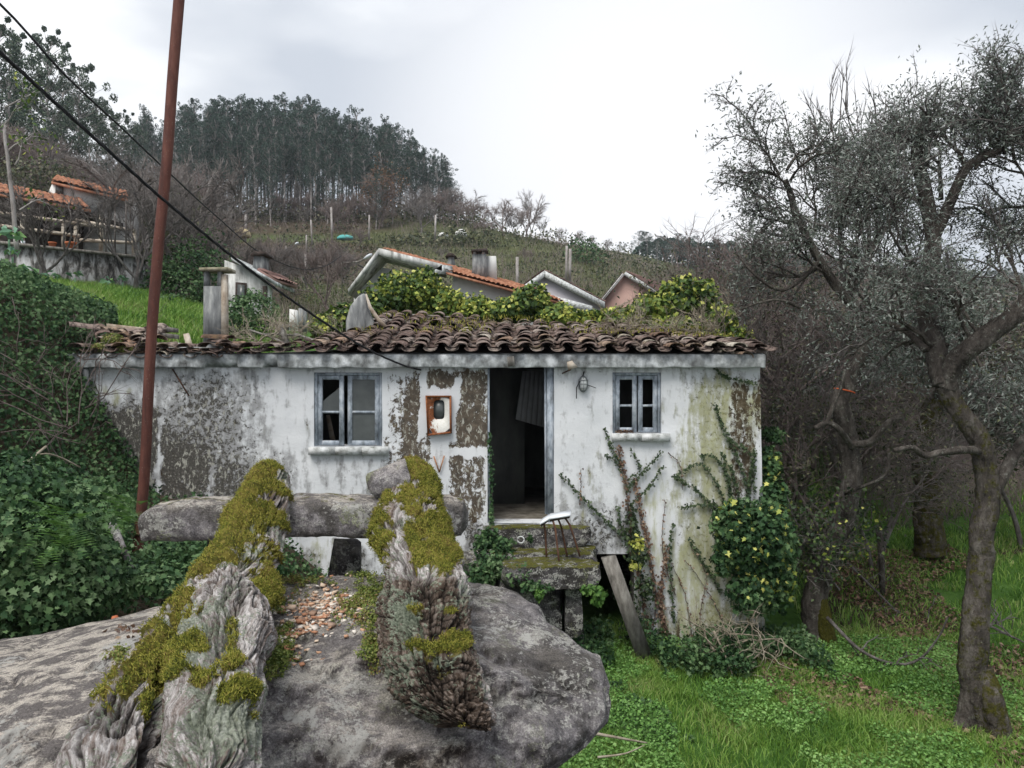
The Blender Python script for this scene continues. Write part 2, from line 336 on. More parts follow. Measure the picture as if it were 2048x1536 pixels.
def plaster(name='plaster', base=(0.70, 0.72, 0.745)):
    n = NT(name); v = n.coord(); r, g, b = n.attr()
    vs = n.coord('Object', (1, 1, 0.28))          # rain streaks
    n1 = n.noise(1.6, 7, 0.62, v); n2 = n.noise(9, 8, 0.68, v); n3 = n.noise(42, 6, 0.7, v); st = n.noise(9, 6, 0.62, vs); spk = n.noise(17, 9, 0.78, v, 0.6)
    col = n.mix(n.math('MULTIPLY', n.step(n1, 0.35, 0.66), 0.55), base, (base[0]*0.76, base[1]*0.775, base[2]*0.79))
    col = n.mix(n.math('MULTIPLY', n.step(st, 0.53, 0.70), 0.34), col, (0.25, 0.255, 0.25))
    col = n.mix(n.math('MULTIPLY', n.step(n2, 0.58, 0.76), 0.30), col, (0.22, 0.225, 0.22))
    cr = n.voro(1.15, n.mixv(v, n2) if False else v, 'DISTANCE_TO_EDGE')
    # grey film from mask blue low range handled by r in the 0..0.5 range
    film = n.step(n.math('ADD', n.math('MULTIPLY', r, 0.62), n.math('MULTIPLY', n.math('SUBTRACT', n.math('ADD', n.math('MULTIPLY', st, .6), n.math('MULTIPLY', n2, .5)), 0.55), 1.7)), 0.06, 0.36)
    col = n.mix(n.math('MULTIPLY', film, 0.80), col, n.ramp(n3, [(0.3, (0.15, 0.15, 0.155)), (0.7, (0.31, 0.315, 0.32))]))
    mould = n.step(n.math('ADD', r, n.math('MULTIPLY', n.math('SUBTRACT', spk, 0.5), 2.6)), 0.47, 0.63)
    dark = n.ramp(n3, [(0.32, (0.025, 0.023, 0.019)), (0.55, (0.065, 0.06, 0.052)), (0.70, (0.19, 0.18, 0.16))])
    col = n.mix(n.math('MULTIPLY', mould, 0.93), col, dark)
    alg = n.step(n.math('ADD', g, n.math('MULTIPLY', n.math('SUBTRACT', n.math('ADD', n.math('MULTIPLY', st, .7), n.math('MULTIPLY', n1, .3)), 0.5), 1.8)), 0.18, 0.55)
    col = n.mix(n.math('MULTIPLY', alg, 0.62), col, n.ramp(n2, [(0.3, (0.20, 0.20, 0.075)), (0.6, (0.42, 0.43, 0.19)), (0.75, (0.50, 0.48, 0.30))]))
    brn = n.step(n.math('ADD', b, n.math('MULTIPLY', n.math('SUBTRACT', n.math('ADD', n.math('MULTIPLY', spk, .6), n.math('MULTIPLY', st, .5)), 0.55), 3.3)), 0.42, 0.54)
    bc = n.ramp(n2, [(0.3, (0.026, 0.018, 0.010)), (0.5, (0.062, 0.044, 0.026)), (0.66, (0.14, 0.112, 0.078))])
    col = n.mix(n.math('MULTIPLY', brn, 0.95), col, bc)
    fl = n.step(n.noise(13, 8, 0.7, n.coord('Object', (1.6, 1, .8)), 0.8), 0.54, 0.59)    # pale flakes left over dark parts
    col = n.mix(n.math('MULTIPLY', n.math('MULTIPLY', fl, n.math('MAXIMUM', mould, brn)), 0.85), col, n.ramp(n3, [(.3, (0.30, 0.30, 0.25)), (.7, (0.50, 0.50, 0.46))]))
    nb = n.bump(n.math('ADD', n.math('MULTIPLY', brn, -0.4), n.math('MULTIPLY', mould, -0.25)), 0.6, 0.012); nb = n.bump(n2, 0.5, 0.015, nb); nb = n.bump(n3, 0.5, 0.004, nb)
    return n.out(col, 0.9, nb, 0.15)
NT.mixv = lambda s, a, b: a
M['plaster'] = plaster()
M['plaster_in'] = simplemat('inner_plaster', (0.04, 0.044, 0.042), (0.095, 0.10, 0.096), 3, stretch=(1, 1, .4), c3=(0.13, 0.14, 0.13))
M['cornice'] = simplemat('cornice_paint', (0.06, 0.06, 0.058), (0.30, 0.32, 0.325), 7, stretch=(1.0, 1, .8), c3=(0.62, 0.65, 0.67), bump=0.6, bd=.015)
def tilemat(name, c, old=True):
    n = NT(name); v = n.coord('Object'); w = n.n('ShaderNodeNewGeometry').outputs['Position']; rn = n.objrand()
    a = n.noise(6, 6, .65, w); b = n.noise(30, 6, .7, w)
    f = n.math('ADD', n.math('MULTIPLY', rn, 0.55), n.math('MULTIPLY', n.math('ADD', n.math('MULTIPLY', a, .5), n.math('MULTIPLY', b, .5)), 0.5))
    col = n.ramp(f, [(0.22, c[0]), (0.40, c[1]), (0.58, c[2]), (0.75, c[3])])
    col = n.mix(n.math('MULTIPLY', n.step(b, 0.55, 0.64), 0.5), col, (0.24, 0.225, 0.195))
    if old:
        mo = n.step(n.math('ADD', n.math('MULTIPLY', n.noise(1.7, 3, .6, w), 0.6), n.math('MULTIPLY', b, 0.4)), 0.56, 0.62)
        col = n.mix(n.math('MULTIPLY', mo, 0.8), col, (0.095, 0.085, 0.022))
        col = n.mix(n.math('MULTIPLY', n.step(n.noise(11, 5, .7, w), 0.56, 0.42), 0.75), col, (0.028, 0.022, 0.019))
    return n.out(col, 0.92, n.bump(b, 0.7, 0.008), 0.12)
M['tile'] = tilemat('old_roof_tile', [(0.070, 0.050, 0.044), (0.165, 0.115, 0.10), (0.23, 0.175, 0.155), (0.31, 0.26, 0.23)])
M['tile_pale'] = tilemat('pale_roof_tile', [(0.10, 0.06, 0.04), (0.26, 0.17, 0.12), (0.38, 0.29, 0.22), (0.46, 0.42, 0.36)])
M['tile_orange'] = simplemat('orange_roof_tile', (0.15, 0.07, 0.045), (0.31, 0.14, 0.085), 5, c3=(0.42, 0.23, 0.15), bump=.5)
M['tile_dull'] = simplemat('dull_roof_tile', (0.13, 0.07, 0.06), (0.21, 0.125, 0.11), 2, c3=(0.27, 0.17, 0.14), bump=.5)
M['bluepaint'] = simplemat('flaking_blue_grey_paint', (0.13, 0.145, 0.155), (0.33, 0.38, 0.44), 16, c3=(0.50, 0.54, 0.58), bump=.8, stretch=(1, 1, .5))
M['whitepaint'] = simplemat('worn_white_paint', (0.14, 0.145, 0.13), (0.50, 0.52, 0.52), 11, c3=(0.68, 0.70, 0.71), bump=.7)
M['boardgrey'] = simplemat('grey_old_board', (0.075, 0.07, 0.062), (0.17, 0.16, 0.145), 6, stretch=(3, 3, .5), bump=.7, c3=(0.26, 0.25, 0.23))
M['boardpale'] = simplemat('pale_old_board', (0.20, 0.15, 0.11), (0.38, 0.33, 0.27), 6, bump=.6, c3=(0.50, 0.46, 0.40))
M['concrete'] = simplemat('stained_concrete', (0.07, 0.075, 0.078), (0.19, 0.20, 0.205), 5, stretch=(2, 2, .45), c3=(0.36, 0.37, 0.36), bump=.6)
M['housewhite'] = simplemat('white_house_wall', (0.40, 0.41, 0.40), (0.60, 0.61, 0.60), 1.0, stretch=(1, 1, .5), c3=(0.66, 0.66, 0.65), bump=.2)
M['houselilac'] = simplemat('pale_lilac_wall', (0.42, 0.40, 0.43), (0.52, 0.50, 0.54), 1.2, bump=.2)
M['housepink'] = simplemat('pink_house_wall', (0.36, 0.235, 0.205), (0.43, 0.29, 0.25), 1.2, bump=.2)
M['dark'] = simplemat('dark_void', (0.010, 0.010, 0.012), (0.02, 0.02, 0.022), 3)
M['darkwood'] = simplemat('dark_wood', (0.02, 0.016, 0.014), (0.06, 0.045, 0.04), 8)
def polemat():
    n = NT('rusty_painted_steel'); v = n.coord('Object', (1, 1, .25)); a = n.noise(14, 7, .65, v); b = n.noise(90, 4, .7)
    col = n.ramp(a, [(0.3, (0.045, 0.020, 0.016)), (0.5, (0.092, 0.034, 0.026)), (0.66, (0.13, 0.052, 0.038)), (0.8, (0.08, 0.062, 0.045))])
    col = n.mix(n.math('MULTIPLY', n.step(b, .62, .7), .6), col, (0.30, 0.25, 0.22))
    return n.out(col, 0.75, n.bump(b, .4, .003), 0.25)
M['pole'] = polemat()
def rustbox():
    n = NT('rusted_white_enamel'); v = n.coord(); a = n.noise(7.5, 6, .62, v, .6); b = n.noise(45, 5, .7, v); r, g, bb = n.attr()
    f = n.step(n.math('ADD', n.math('ADD', a, r), n.math('MULTIPLY', n.math('SUBTRACT', b, .5), .25)), 0.60, 0.66)
    col = n.mix(f, n.ramp(b, [(.3, (0.56, 0.55, 0.50)), (.7, (0.68, 0.68, 0.66))]), n.ramp(b, [(.3, (0.09, 0.028, 0.012)), (.6, (0.25, 0.085, 0.03)), (.8, (0.36, 0.15, .06))]))
    return n.out(col, 0.7, n.bump(f, .5, .002), .3)
M['rustbox'] = rustbox()
M['rustiron'] = simplemat('rusty_iron', (0.05, 0.028, 0.02), (0.14, 0.07, 0.045), 30, bump=.4)
M['cable'] = simplemat('black_cable', (0.012, 0.012, 0.014), (0.03, 0.03, 0.034), 20)
M['cablegrey'] = simplemat('grey_cable', (0.10, 0.10, 0.11), (0.17, 0.17, 0.18), 20)
M['orange'] = simplemat('orange_tape', (0.50, 0.09, 0.03), (0.62, 0.14, 0.05), 20)
M['terracotta'] = simplemat('terracotta', (0.36, 0.11, 0.05), (0.46, 0.16, 0.08), 10)
M['teal'] = simplemat('teal_tarpaulin', (0.07, 0.30, 0.29), (0.12, 0.42, 0.40), 2)
M['cream'] = simplemat('cream_cover', (0.44, 0.36, 0.20), (0.60, 0.51, 0.32), 2)
M['lampwhite'] = simplemat('pale_lamp_cover', (0.62, 0.66, 0.72), (0.74, 0.78, 0.82), 5)
M['bulk'] = simplemat('grey_cast_metal', (0.10, 0.11, 0.12), (0.26, 0.28, 0.29), 25, rough=.5)
def glassmat(name, col, rough):
    n = NT(name); return n.out(n.ramp(n.noise(7, 5, .6), [(0.3, col), (0.7, tuple(c*1.6 for c in col))]), rough, spec=0.5)
M['paneglass'] = glassmat('dusty_pane_glass', (0.055, 0.062, 0.062), 0.28)
M['lampglass'] = glassmat('ribbed_lamp_glass', (0.34, 0.36, 0.36), 0.2)
def barkmat(name, cols, moss=0.0, lich=0.4, sc=9):
    n = NT(name); v = n.coord('Object', (1, 1, .35)); a = n.noise(sc, 7, .68, v); w = n.coord(); b = n.noise(12, 6, .7, w); c = n.noise(50, 4, .7, w)
    col = n.ramp(a, [(0.32, cols[0]), (0.52, cols[1]), (0.7, cols[2])])
    col = n.mix(n.math('MULTIPLY', n.step(n.math('ADD', n.math('MULTIPLY', b, .6), n.math('MULTIPLY', c, .4)), .55, .6), lich), col, (0.30, 0.31, 0.27))
    if moss:
        r, g, bb = n.attr(); f = n.step(n.math('ADD', g, n.math('MULTIPLY', n.math('SUBTRACT', b, .5), 1.2)), .4, .6)
        col = n.mix(n.math('MULTIPLY', f, moss), col, n.ramp(c, [(.3, (0.035, 0.036, 0.008)), (.7, (0.10, 0.095, 0.02))]))
    return n.out(col, .95, n.bump(n.noise(sc*4, 5, .7, v), .8, .02, n.bump(a, 1.0, .05)), .1)
M['bark'] = barkmat('dark_bark', [(0.036, 0.032, 0.029), (0.10, 0.088, 0.078), (0.20, 0.185, 0.165)], 1.0, 0.6)
M['barktwig'] = barkmat('grey_twig_bark', [(0.085, 0.075, 0.072), (0.17, 0.155, 0.148), (0.30, 0.285, 0.275)], 0, 0.3)
M['barkbrown'] = barkmat('brown_twig_bark', [(0.11, 0.088, 0.082), (0.19, 0.155, 0.145), (0.29, 0.25, 0.24)], 0, 0.2)
M['barkpale'] = barkmat('pale_smooth_bark', [(0.14, 0.12, 0.11), (0.30, 0.28, 0.27), (0.50, 0.48, 0.47)], 0, 0.3, 3)
M['deadbranch'] = simplemat('bleached_branch', (0.12, 0.10, 0.075), (0.27, 0.235, 0.18), 12, c3=(0.36, 0.33, 0.27))

M['olive'] = leafmat('olive_leaf', [(0.06, 0.076, 0.060), (0.10, 0.122, 0.102), (0.155, 0.178, 0.158), (0.23, 0.25, 0.23)], 0.15)
M['scrubleaf'] = leafmat('scrub_leaf', [(0.024, 0.036, 0.018), (0.045, 0.058, 0.028), (0.075, 0.085, 0.042), (0.12, 0.115, 0.07)], 0.15)
M['ivy'] = leafmat('dark_ivy_leaf', [(0.010, 0.028, 0.012), (0.020, 0.050, 0.020), (0.038, 0.082, 0.032), (0.07, 0.125, 0.048), (0.12, 0.18, 0.09)], 0.15, 0.6, 0.2, big=1.3)
M['ivyyellow'] = leafmat('yellow_green_ivy_leaf', [(0.020, 0.042, 0.014), (0.035, 0.070, 0.018), (0.065, 0.11, 0.022), (0.12, 0.165, 0.03), (0.32, 0.34, 0.07)], 0.2, 0.55, 0.25, big=1.5)
M['ivytip'] = leafmat('yellow_ivy_flower', [(0.26, 0.31, 0.06), (0.36, 0.38, 0.09), (0.48, 0.48, 0.14)], 0.25)
M['vineleaf'] = leafmat('wall_vine_leaf', [(0.015, 0.030, 0.014), (0.030, 0.052, 0.022), (0.05, 0.075, 0.03)], 0.1)
M['deadleaf'] = leafmat('brown_dead_leaf', [(0.055, 0.032, 0.024), (0.10, 0.056, 0.038), (0.15, 0.09, 0.06), (0.22, 0.16, 0.11)], 0.15)
M['euca'] = leafmat('eucalyptus_leaf', [(0.013, 0.030, 0.025), (0.024, 0.046, 0.037), (0.040, 0.068, 0.054), (0.065, 0.098, 0.078)], 0.1, 0.6, .2)
M['euca_near'] = leafmat('eucalyptus_leaf_light', [(0.025, 0.045, 0.036), (0.045, 0.07, 0.052), (0.08, 0.11, 0.08), (0.12, 0.15, 0.11)], 0.15, 0.6, .2)
M['rustleaf'] = leafmat('russet_tree_leaf', [(0.06, 0.035, 0.02), (0.11, 0.06, 0.032), (0.15, 0.085, 0.045)], 0.15)
M['grass'] = leafmat('lawn_grass', [(0.042, 0.105, 0.018), (0.075, 0.165, 0.026), (0.12, 0.225, 0.036), (0.19, 0.29, 0.065), (0.22, 0.23, 0.10)], 0.25, 0.5, .3, big=0.9)
M['clover'] = leafmat('clover_leaf', [(0.05, 0.12, 0.028), (0.085, 0.18, 0.042), (0.125, 0.25, 0.06), (0.19, 0.32, 0.10)], 0.25, 0.5, .3, big=1.1)
M['drygrass'] = leafmat('dull_grass', [(0.022, 0.030, 0.010), (0.042, 0.052, 0.018), (0.068, 0.075, 0.026), (0.09, 0.088, 0.04)], 0.2, big=.5)
M['mossblade'] = leafmat('moss_tuft', [(0.04, 0.05, 0.012), (0.09, 0.105, 0.018), (0.16, 0.165, 0.028), (0.26, 0.24, 0.055), (0.14, 0.095, 0.04)], 0.2, 0.8, .1, big=9)
M['sedum'] = leafmat('small_sedum_leaf', [(0.05, 0.075, 0.015), (0.09, 0.13, 0.025), (0.15, 0.19, 0.045), (0.20, 0.20, 0.06), (0.16, 0.10, 0.05)], 0.2, big=4)
M['fern'] = leafmat('fern_leaf', [(0.035, 0.09, 0.018), (0.06, 0.14, 0.026), (0.10, 0.19, 0.045)], 0.3)
M['cabbage'] = leafmat('cabbage_leaf', [(0.07, 0.15, 0.09), (0.13, 0.24, 0.17), (0.10, 0.20, 0.06)], 0.2)
M['pebble'] = leafmat('broken_tile_chips', [(0.30, 0.15, 0.09), (0.42, 0.26, 0.17), (0.46, 0.38, 0.30), (0.56, 0.53, 0.49), (0.22, 0.14, 0.10)], 0, 0.85)
def groundmat():
    n = NT('ground_earth_and_grass'); r, g, b = n.attr(); v = n.coord(); a = n.noise(.35, 8, .65, v); c = n.noise(4, 8, .7, v); d = n.noise(22, 6, .7, v)
    t = n.math('ADD', n.math('MULTIPLY', a, .35), n.math('MULTIPLY', c, .65))
    earth = n.ramp(t, [(.34, (0.030, 0.024, 0.018)), (.5, (0.065, 0.052, 0.036)), (.66, (0.105, 0.085, 0.06))])
    grass = n.ramp(t, [(.34, (0.03, 0.075, 0.014)), (.5, (0.06, 0.13, 0.026)), (.66, (0.10, 0.19, 0.045))])
    olive = n.ramp(t, [(.36, (0.03, 0.034, 0.018)), (.5, (0.065, 0.075, 0.034)), (.64, (0.12, 0.135, 0.05))])
    col = n.mix(n.step(n.math('ADD', g, n.math('MULTIPLY', n.math('SUBTRACT', c, .5), .9)), .35, .65), earth, grass)
    col = n.mix(n.step(n.math('ADD', b, n.math('MULTIPLY', n.math('SUBTRACT', c, .5), .6)), .35, .65), col, olive)
    return n.out(col, .95, n.bump(n.math('ADD', c, d), .8, .05), .1)
M['ground'] = groundmat()
M['streaked'] = simplemat('streaked_white_verge', (0.12, 0.12, 0.115), (0.46, 0.47, 0.46), 4, stretch=(1.5, 1, .5), c3=(0.66, 0.67, 0.66), bump=.4)
# ------------------------------------------------------------------ ground
CP = [  # picture column, picture row, distance
 (-900,560,12),(-900,540,22),(-900,420,60),(-900,300,130),(-900,330,300),
 (0,575,12.5),(100,610,13),(200,640,13.2),(300,672,13.5),(450,690,13.8),(600,712,14),(900,730,14),(1200,745,14),(1500,830,14),(1700,1075,14),(1900,1075,14),(2200,1060,14),(2900,1060,14),
 (0,555,17),(150,585,17),(300,610,17),(450,640,18),(600,668,18),(900,680,18),(1200,690,18),(1500,760,18),(1750,960,18),(2000,960,18),(2900,950,18),
 (0,560,23),(200,585,23),(400,600,25),(550,655,24),(700,650,26),(1000,660,26),(1300,680,26),(1600,800,26),(1850,900,26),(2200,900,26),(2900,880,26),
 (0,470,45),(200,480,45),(400,545,45),(550,585,45),(700,610,45),(1000,620,45),(1300,630,45),(1600,700,45),(2048,760,45),(2900,760,45),
 (50,400,65),(250,440,65),(450,510,65),(650,560,65),(1000,575,65),(1250,590,65),(1500,640,65),(2048,700,65),(2900,700,65),
 (0,350,90),(250,420,90),(450,500,90),(700,520,90),(1000,530,90),(1200,545,90),(1400,585,90),(1700,640,90),(2048,680,90),(2900,680,90),
 (460,474,108),(700,478,108),(900,480,108),(1030,486,110),(300,430,108),(100,360,108),
 (0,300,130),(200,350,130),(400,420,135),(600,428,135),(800,430,135),(940,445,135),(1060,480,135),(1180,500,140),(1300,535,140),(1500,600,140),(2048,640,140),(2900,640,140),
 (0,280,170),(300,400,170),(600,445,165),(900,462,165),(1100,490,165),(1200,502,170),(1290,512,190),(1400,560,180),(1700,590,180),(2048,610,180),
 (0,330,260),(500,490,260),(900,505,260),(1200,530,260),(1300,530,260),(1450,530,260),(1700,550,260),(2048,585,260),(2900,600,260),
 (0,450,500),(600,560,500),(1200,590,500),(1500,590,500),(2048,620,500),(2900,640,500),(1000,680,1500),(-900,640,1500),(2900,700,1500)]
cp = np.array(CP, float)
def _uv(px, Y): return np.stack([(px-1024)/900.0, np.log(Y)*1.15], -1)
cu = _uv(cp[:, 0], cp[:, 2])
def _k(d): return np.where(d > 1e-9, d*d*np.log(d+1e-12), 0.0)
_A = _k(np.linalg.norm(cu[:, None]-cu[None], axis=2))+np.eye(len(cu))*0.002
_P = np.c_[np.ones(len(cu)), cu]
_S = np.block([[_A, _P], [_P.T, np.zeros((3, 3))]])
_w = np.linalg.solve(_S, np.r_[cp[:, 1], 0, 0, 0])
def far_h(x, y):
    yy = np.maximum(y, 11.0); px = np.clip(1024+x/yy*F, -1500, 3600); q = _uv(px, yy)
    sh = q.shape[:-1]; q = q.reshape(-1, 2); out = np.empty(len(q))
    for a in range(0, len(q), 20000):
        d = np.linalg.norm(q[a:a+20000, None]-cu[None], axis=2); out[a:a+20000] = _k(d)@_w[:-3]+_w[-3]+q[a:a+20000]@_w[-2:]
    return (768-out.reshape(sh))/F*yy
def near_h(x, y):
    lawn = -3.32+0.05*np.clip(y-9, -5, 6)-0.12*sstep(4.2, 7, x)+0.10*sstep(2.5, 0.8, x)
    left = -2.75+1.15*sstep(-1.6, -3.6, x)
    h = np.where(x < 1.0, left+(lawn-left)*sstep(-0.6, 0.9, x), lawn)
    ter = -1.62                                                     # the lane where the boulder lies
    ft = sstep(4.3, 3.5, y+0.8*np.clip(x+0.2, 0, 2.0))*sstep(1.2, 0.3, x)
    h = h+(ter-h)*ft
    bank = sstep(-4.35, -6.4, x)*sstep(4.2, 7.6, y)*2.75+sstep(-3.2, -5.5, x)*0.35
    return h+bank
def gh(x, y):
    x = np.asarray(x, float); y = np.asarray(y, float)
    n = near_h(x, y); f = far_h(x, y)
    t0 = np.where(x < 3.3, 13.4, 10.5); t1 = np.where(x < 3.3, 14.2, 14.5)
    t0 = t0+(7.5-t0)*sstep(-5.3, -6.2, x); t1 = t1+(12.8-t1)*sstep(-5.3, -6.2, x)
    h = n+(f-n)*sstep(t0, t1, y) if True else n
    P = np.stack([x, y, 0*x], -1)
    amp = np.clip(y/40, 0.05, 1.2)
    return h+(fbm(P*0.9/np.maximum(1, y[..., None]/15), 3)-0.5)*0.5*amp*np.where(y < 11, .6, 1)
def ground_at(px, py, ymin=5, ymax=250):      # first ground hit along a picture ray
    ys = np.exp(np.linspace(math.log(ymin), math.log(ymax), 900)); x = (px-1024)/F*ys; z = (768-py)/F*ys
    k = np.argmax(gh(x, ys) >= z); return np.array([x[k], ys[k], z[k]])
Ys = np.concatenate([np.linspace(-5, 3, 16), np.linspace(3.15, 16, 110), np.exp(np.linspace(math.log(16.3), math.log(320), 170)), np.array([340, 375, 420])])
ts = np.linspace(-1.7, 1.7, 330)
gx = ts[None]*(np.maximum(Ys, 0)[:, None]+6); gy = np.repeat(Ys[:, None], len(ts), 1)
gz = gh(gx, gy)
gpx = 1024+gx/np.maximum(gy, .5)*F
gpy = 768-gz/np.maximum(gy, .5)*F
def px_mask(table, px, py, soft=40):    # union of soft boxes in picture space
    m = 0*px
    for x0, x1, y0, y1, s in table:
        m = np.maximum(m, s*sstep(x0-soft, x0+soft, px)*sstep(x1+soft, x1-soft, px)*sstep(y0-soft*.5, y0+soft*.5, py)*sstep(y1+soft*.5, y1-soft*.5, py))
    return m
gr = np.where((gy < 13) & (gx > 0.6), 0.85, 0.0)*sstep(3.2, 3.8, gy)
leafy = np.exp(-(((gx-5.2)/1.0)**2+((gy-10.5)/3.5)**2)); gr = gr-0.75*leafy
gr = np.maximum(gr, sstep(12, 14, gy)*sstep(24, 21, gy)*sstep(-1.5, -3.5, gx)*.95)
gr = np.maximum(gr, sstep(12, 14, gy)*sstep(22, 18, gy)*sstep(4.5, 5.5, gx)*.75)
gr = np.maximum(gr, .62*px_mask([(440, 1120, 468, 486, 1), (600, 800, 565, 640, .9)], gpx, gpy, 12)*(gy > 25))
gr = np.maximum(gr, sstep(22, 26, gy)*sstep(60, 45, gy)*sstep(-14, -9, gx)*.55)
ol = sstep(20, 30, gy)*(0.30+0.35*sstep(640, 900, gpx)+0.25*px_mask([(440, 1120, 466, 486, 1), (1050, 1300, 505, 640, 1), (600, 780, 560, 640, .8)], gpx, gpy, 14))
i = np.arange(len(Ys)-1)[:, None]*len(ts); j = np.arange(len(ts)-1)[None]
gF = np.stack([i+j, i+j+1, i+j+1+len(ts), i+j+len(ts)], -1).reshape(-1, 4)
g = MB(); g.add(np.stack([gx, gy, gz], -1), gF, attr=np.stack([0*gx, gr, ol, 1+0*gx], -1).reshape(-1, 4))
g.obj('ground', M['ground'], smooth=True, kind='structure')

def scatter(n, x0, x1, y0, y1, cond=None):
    x = rng.uniform(x0, x1, n); y = rng.uniform(y0, y1, n)
    if cond is not None: k = cond(x, y); x, y = x[k], y[k]
    return np.stack([x, y, gh(x, y)], -1)
def scatter_view(n, px0, px1, Y0, Y1, power=1.0):
    Y = np.exp(rng.uniform(0, 1, n)**power*math.log(Y1/Y0))*Y0; px = rng.uniform(px0, px1, n); x = (px-1024)/F*Y
    return np.stack([x, Y, gh(x, Y)], -1)
# ------------------------------------------------------------------ the ruined cottage
YW = 9.7; SW = YW/F
def wx(px): return (px-1024)*SW
def wz(py): return (768-py)*SW
house = thing('ruined_cottage', 'abandoned single storey cottage with stained white plaster and sagging tiled roof', 'house', (wx(835), YW, -2.0))
OPEN = {'lw': (628, 764, 745, 892), 'door': (975, 1108, 734, 1046), 'rw': (1225, 1322, 745, 866), 'cellar': (1168, 1268, 1108, 1330), 'gap': (1110, 1168, 1108, 1330)}
def wall_grid(xs, zs, y, holes, back=False, disp=True):
    X, Z = np.meshgrid(xs, zs); Y = np.full_like(X, y)
    if disp: Y = Y+(fbm(np.stack([X*2.2, Z*2.2, 0*X], -1), 4)-0.5)*0.035
    V = np.stack([X, Y, Z], -1).reshape(-1, 3); n = len(xs); fs = []
    cx = (xs[1:]+xs[:-1])/2; cz = (zs[1:]+zs[:-1])/2
    CX, CZ = np.meshgrid(cx, cz); keep = np.ones_like(CX, bool)
    for a, b, c, d in holes: keep &= ~((CX > a) & (CX < b) & (CZ > c) & (CZ < d))
    jj, ii = np.nonzero(keep); b0 = jj*n+ii
    Fq = np.stack([b0, b0+1, b0+n+1, b0+n], -1)
    return V, (Fq[:, ::-1] if back else Fq)
def lines(a, b, step, must):
    L = sorted(set([a, b]+[m for m in must if a < m < b])); out = [L[0]]
    for p, q in zip(L[:-1], L[1:]):
        k = max(1, int(round((q-p)/step))); out += list(np.linspace(p, q, k+1)[1:])
    return np.array(out)
holes = [(wx(a), wx(b), wz(d), wz(c)) for a, b, c, d in OPEN.values()]
X0, X1, Z0, Z1 = wx(152), wx(1520), wz(1345), wz(724)
xs = lines(X0, X1, .045, [h[k] for h in holes for k in (0, 1)]); zs = lines(Z0, Z1, .045, [h[k] for h in holes for k in (2, 3)])
wb = MB(); V, Fq = wall_grid(xs, zs, YW, holes); V[:, 0] += np.where(V[:, 0] > X1-.01, 1, 0)*(wz(735)-V[:, 2])*0.02
px = 1024+V[:, 0]/SW; py = 768-V[:, 2]/SW
px_, py_ = px, py; wq = np.stack([V[:, 0]*3.1, V[:, 2]*1.8, 0*V[:, 0]], -1); px = px+(fbm(wq+5, 4)-.5)*50+(fbm(wq*.35+15, 2)-.5)*120; py = py+(fbm(wq*1.3+40, 4)-.5)*60; lowf = .55+.9*fbm(wq*.6+70, 3)
def blob(x, y, rx, ry, s=1.0): return s*np.clip(1.35-((px-x)/rx)**2-((py-y)/ry)**2, 0, 1)
def boxm(x0, x1, y0, y1, s=1.0, so=10): return s*sstep(x0-so, x0+so, px)*sstep(x1+so, x1-so, px)*sstep(y0-so, y0+so, py)*sstep(y1+so, y1-so, py)
R_ = np.maximum.reduce([blob(235, 885, 110, 95, .85), boxm(150, 178, 820, 1010, .7), boxm(150, 560, 985, 1060, .65, 30), blob(345, 950, 75, 90, .74), blob(460, 960, 85, 65, .68), blob(400, 860, 60, 60, .36),
   boxm(296, 530, 740, 1000, .50, 50), boxm(150, 300, 735, 830, .2, 20), boxm(1340, 1530, 735, 1345, .34, 40), boxm(1110, 1260, 1000, 1108, .4, 20), boxm(560, 790, 905, 1000, .2, 25), boxm(1110, 1225, 900, 1000, .16, 25), blob(300, 990, 150, 60, .6), boxm(650, 672, 915, 990, .3, 6), boxm(150, 1530, 715, 742, .25, 8), blob(1160, 1075, 80, 50, .50), boxm(1110, 1260, 990, 1108, .27, 25),
   boxm(590, 780, 1085, 1180, .25, 10), boxm(700, 745, 1085, 1180, .5, 8), blob(790, 990, 120, 60, .25), boxm(930, 975, 1010, 1120, .5, 14), boxm(540, 1000, 1150, 1345, .5, 20), blob(430, 770, 60, 40, .38), blob(540, 935, 30, 40, .40),
   boxm(1480, 1530, 760, 1000, .42, 12), boxm(1150, 1530, 1180, 1345, .42, 40), boxm(1335, 1420, 740, 860, .22, 20), blob(600, 1150, 40, 60, .5)])
pw_, pv_ = px, py; px, py = px_+(fbm(wq+5, 4)-.5)*34, py_+(fbm(wq*1.3+40, 4)-.5)*34
B_ = np.maximum.reduce([boxm(800, 848, 742, 940, .78, 22), boxm(845, 975, 742, 790, .85, 12), boxm(898, 978, 742, 898, .80, 10), boxm(895, 978, 908, 1040, .62, 12), boxm(770, 815, 742, 960, .48, 20), blob(925, 1010, 60, 60, .5),
   boxm(1462, 1506, 765, 1000, .62, 10), boxm(1500, 1530, 745, 1200, .4, 8), boxm(1280, 1500, 1260, 1345, .45, 20), blob(350, 955, 40, 50, .22), boxm(1325, 1520, 1230, 1345, .3, 30), blob(860, 890, 30, 30, .5)])
B_ = B_*(1-boxm(838, 852, 745, 880, .95, 4))*(1-boxm(900, 916, 750, 880, .85, 4))*(1-boxm(848, 902, 775, 792, .7, 4))*(1-boxm(868, 900, 872, 1000, .95, 6))*(1-boxm(896, 978, 894, 909, .95, 5))
px, py = pw_, pv_
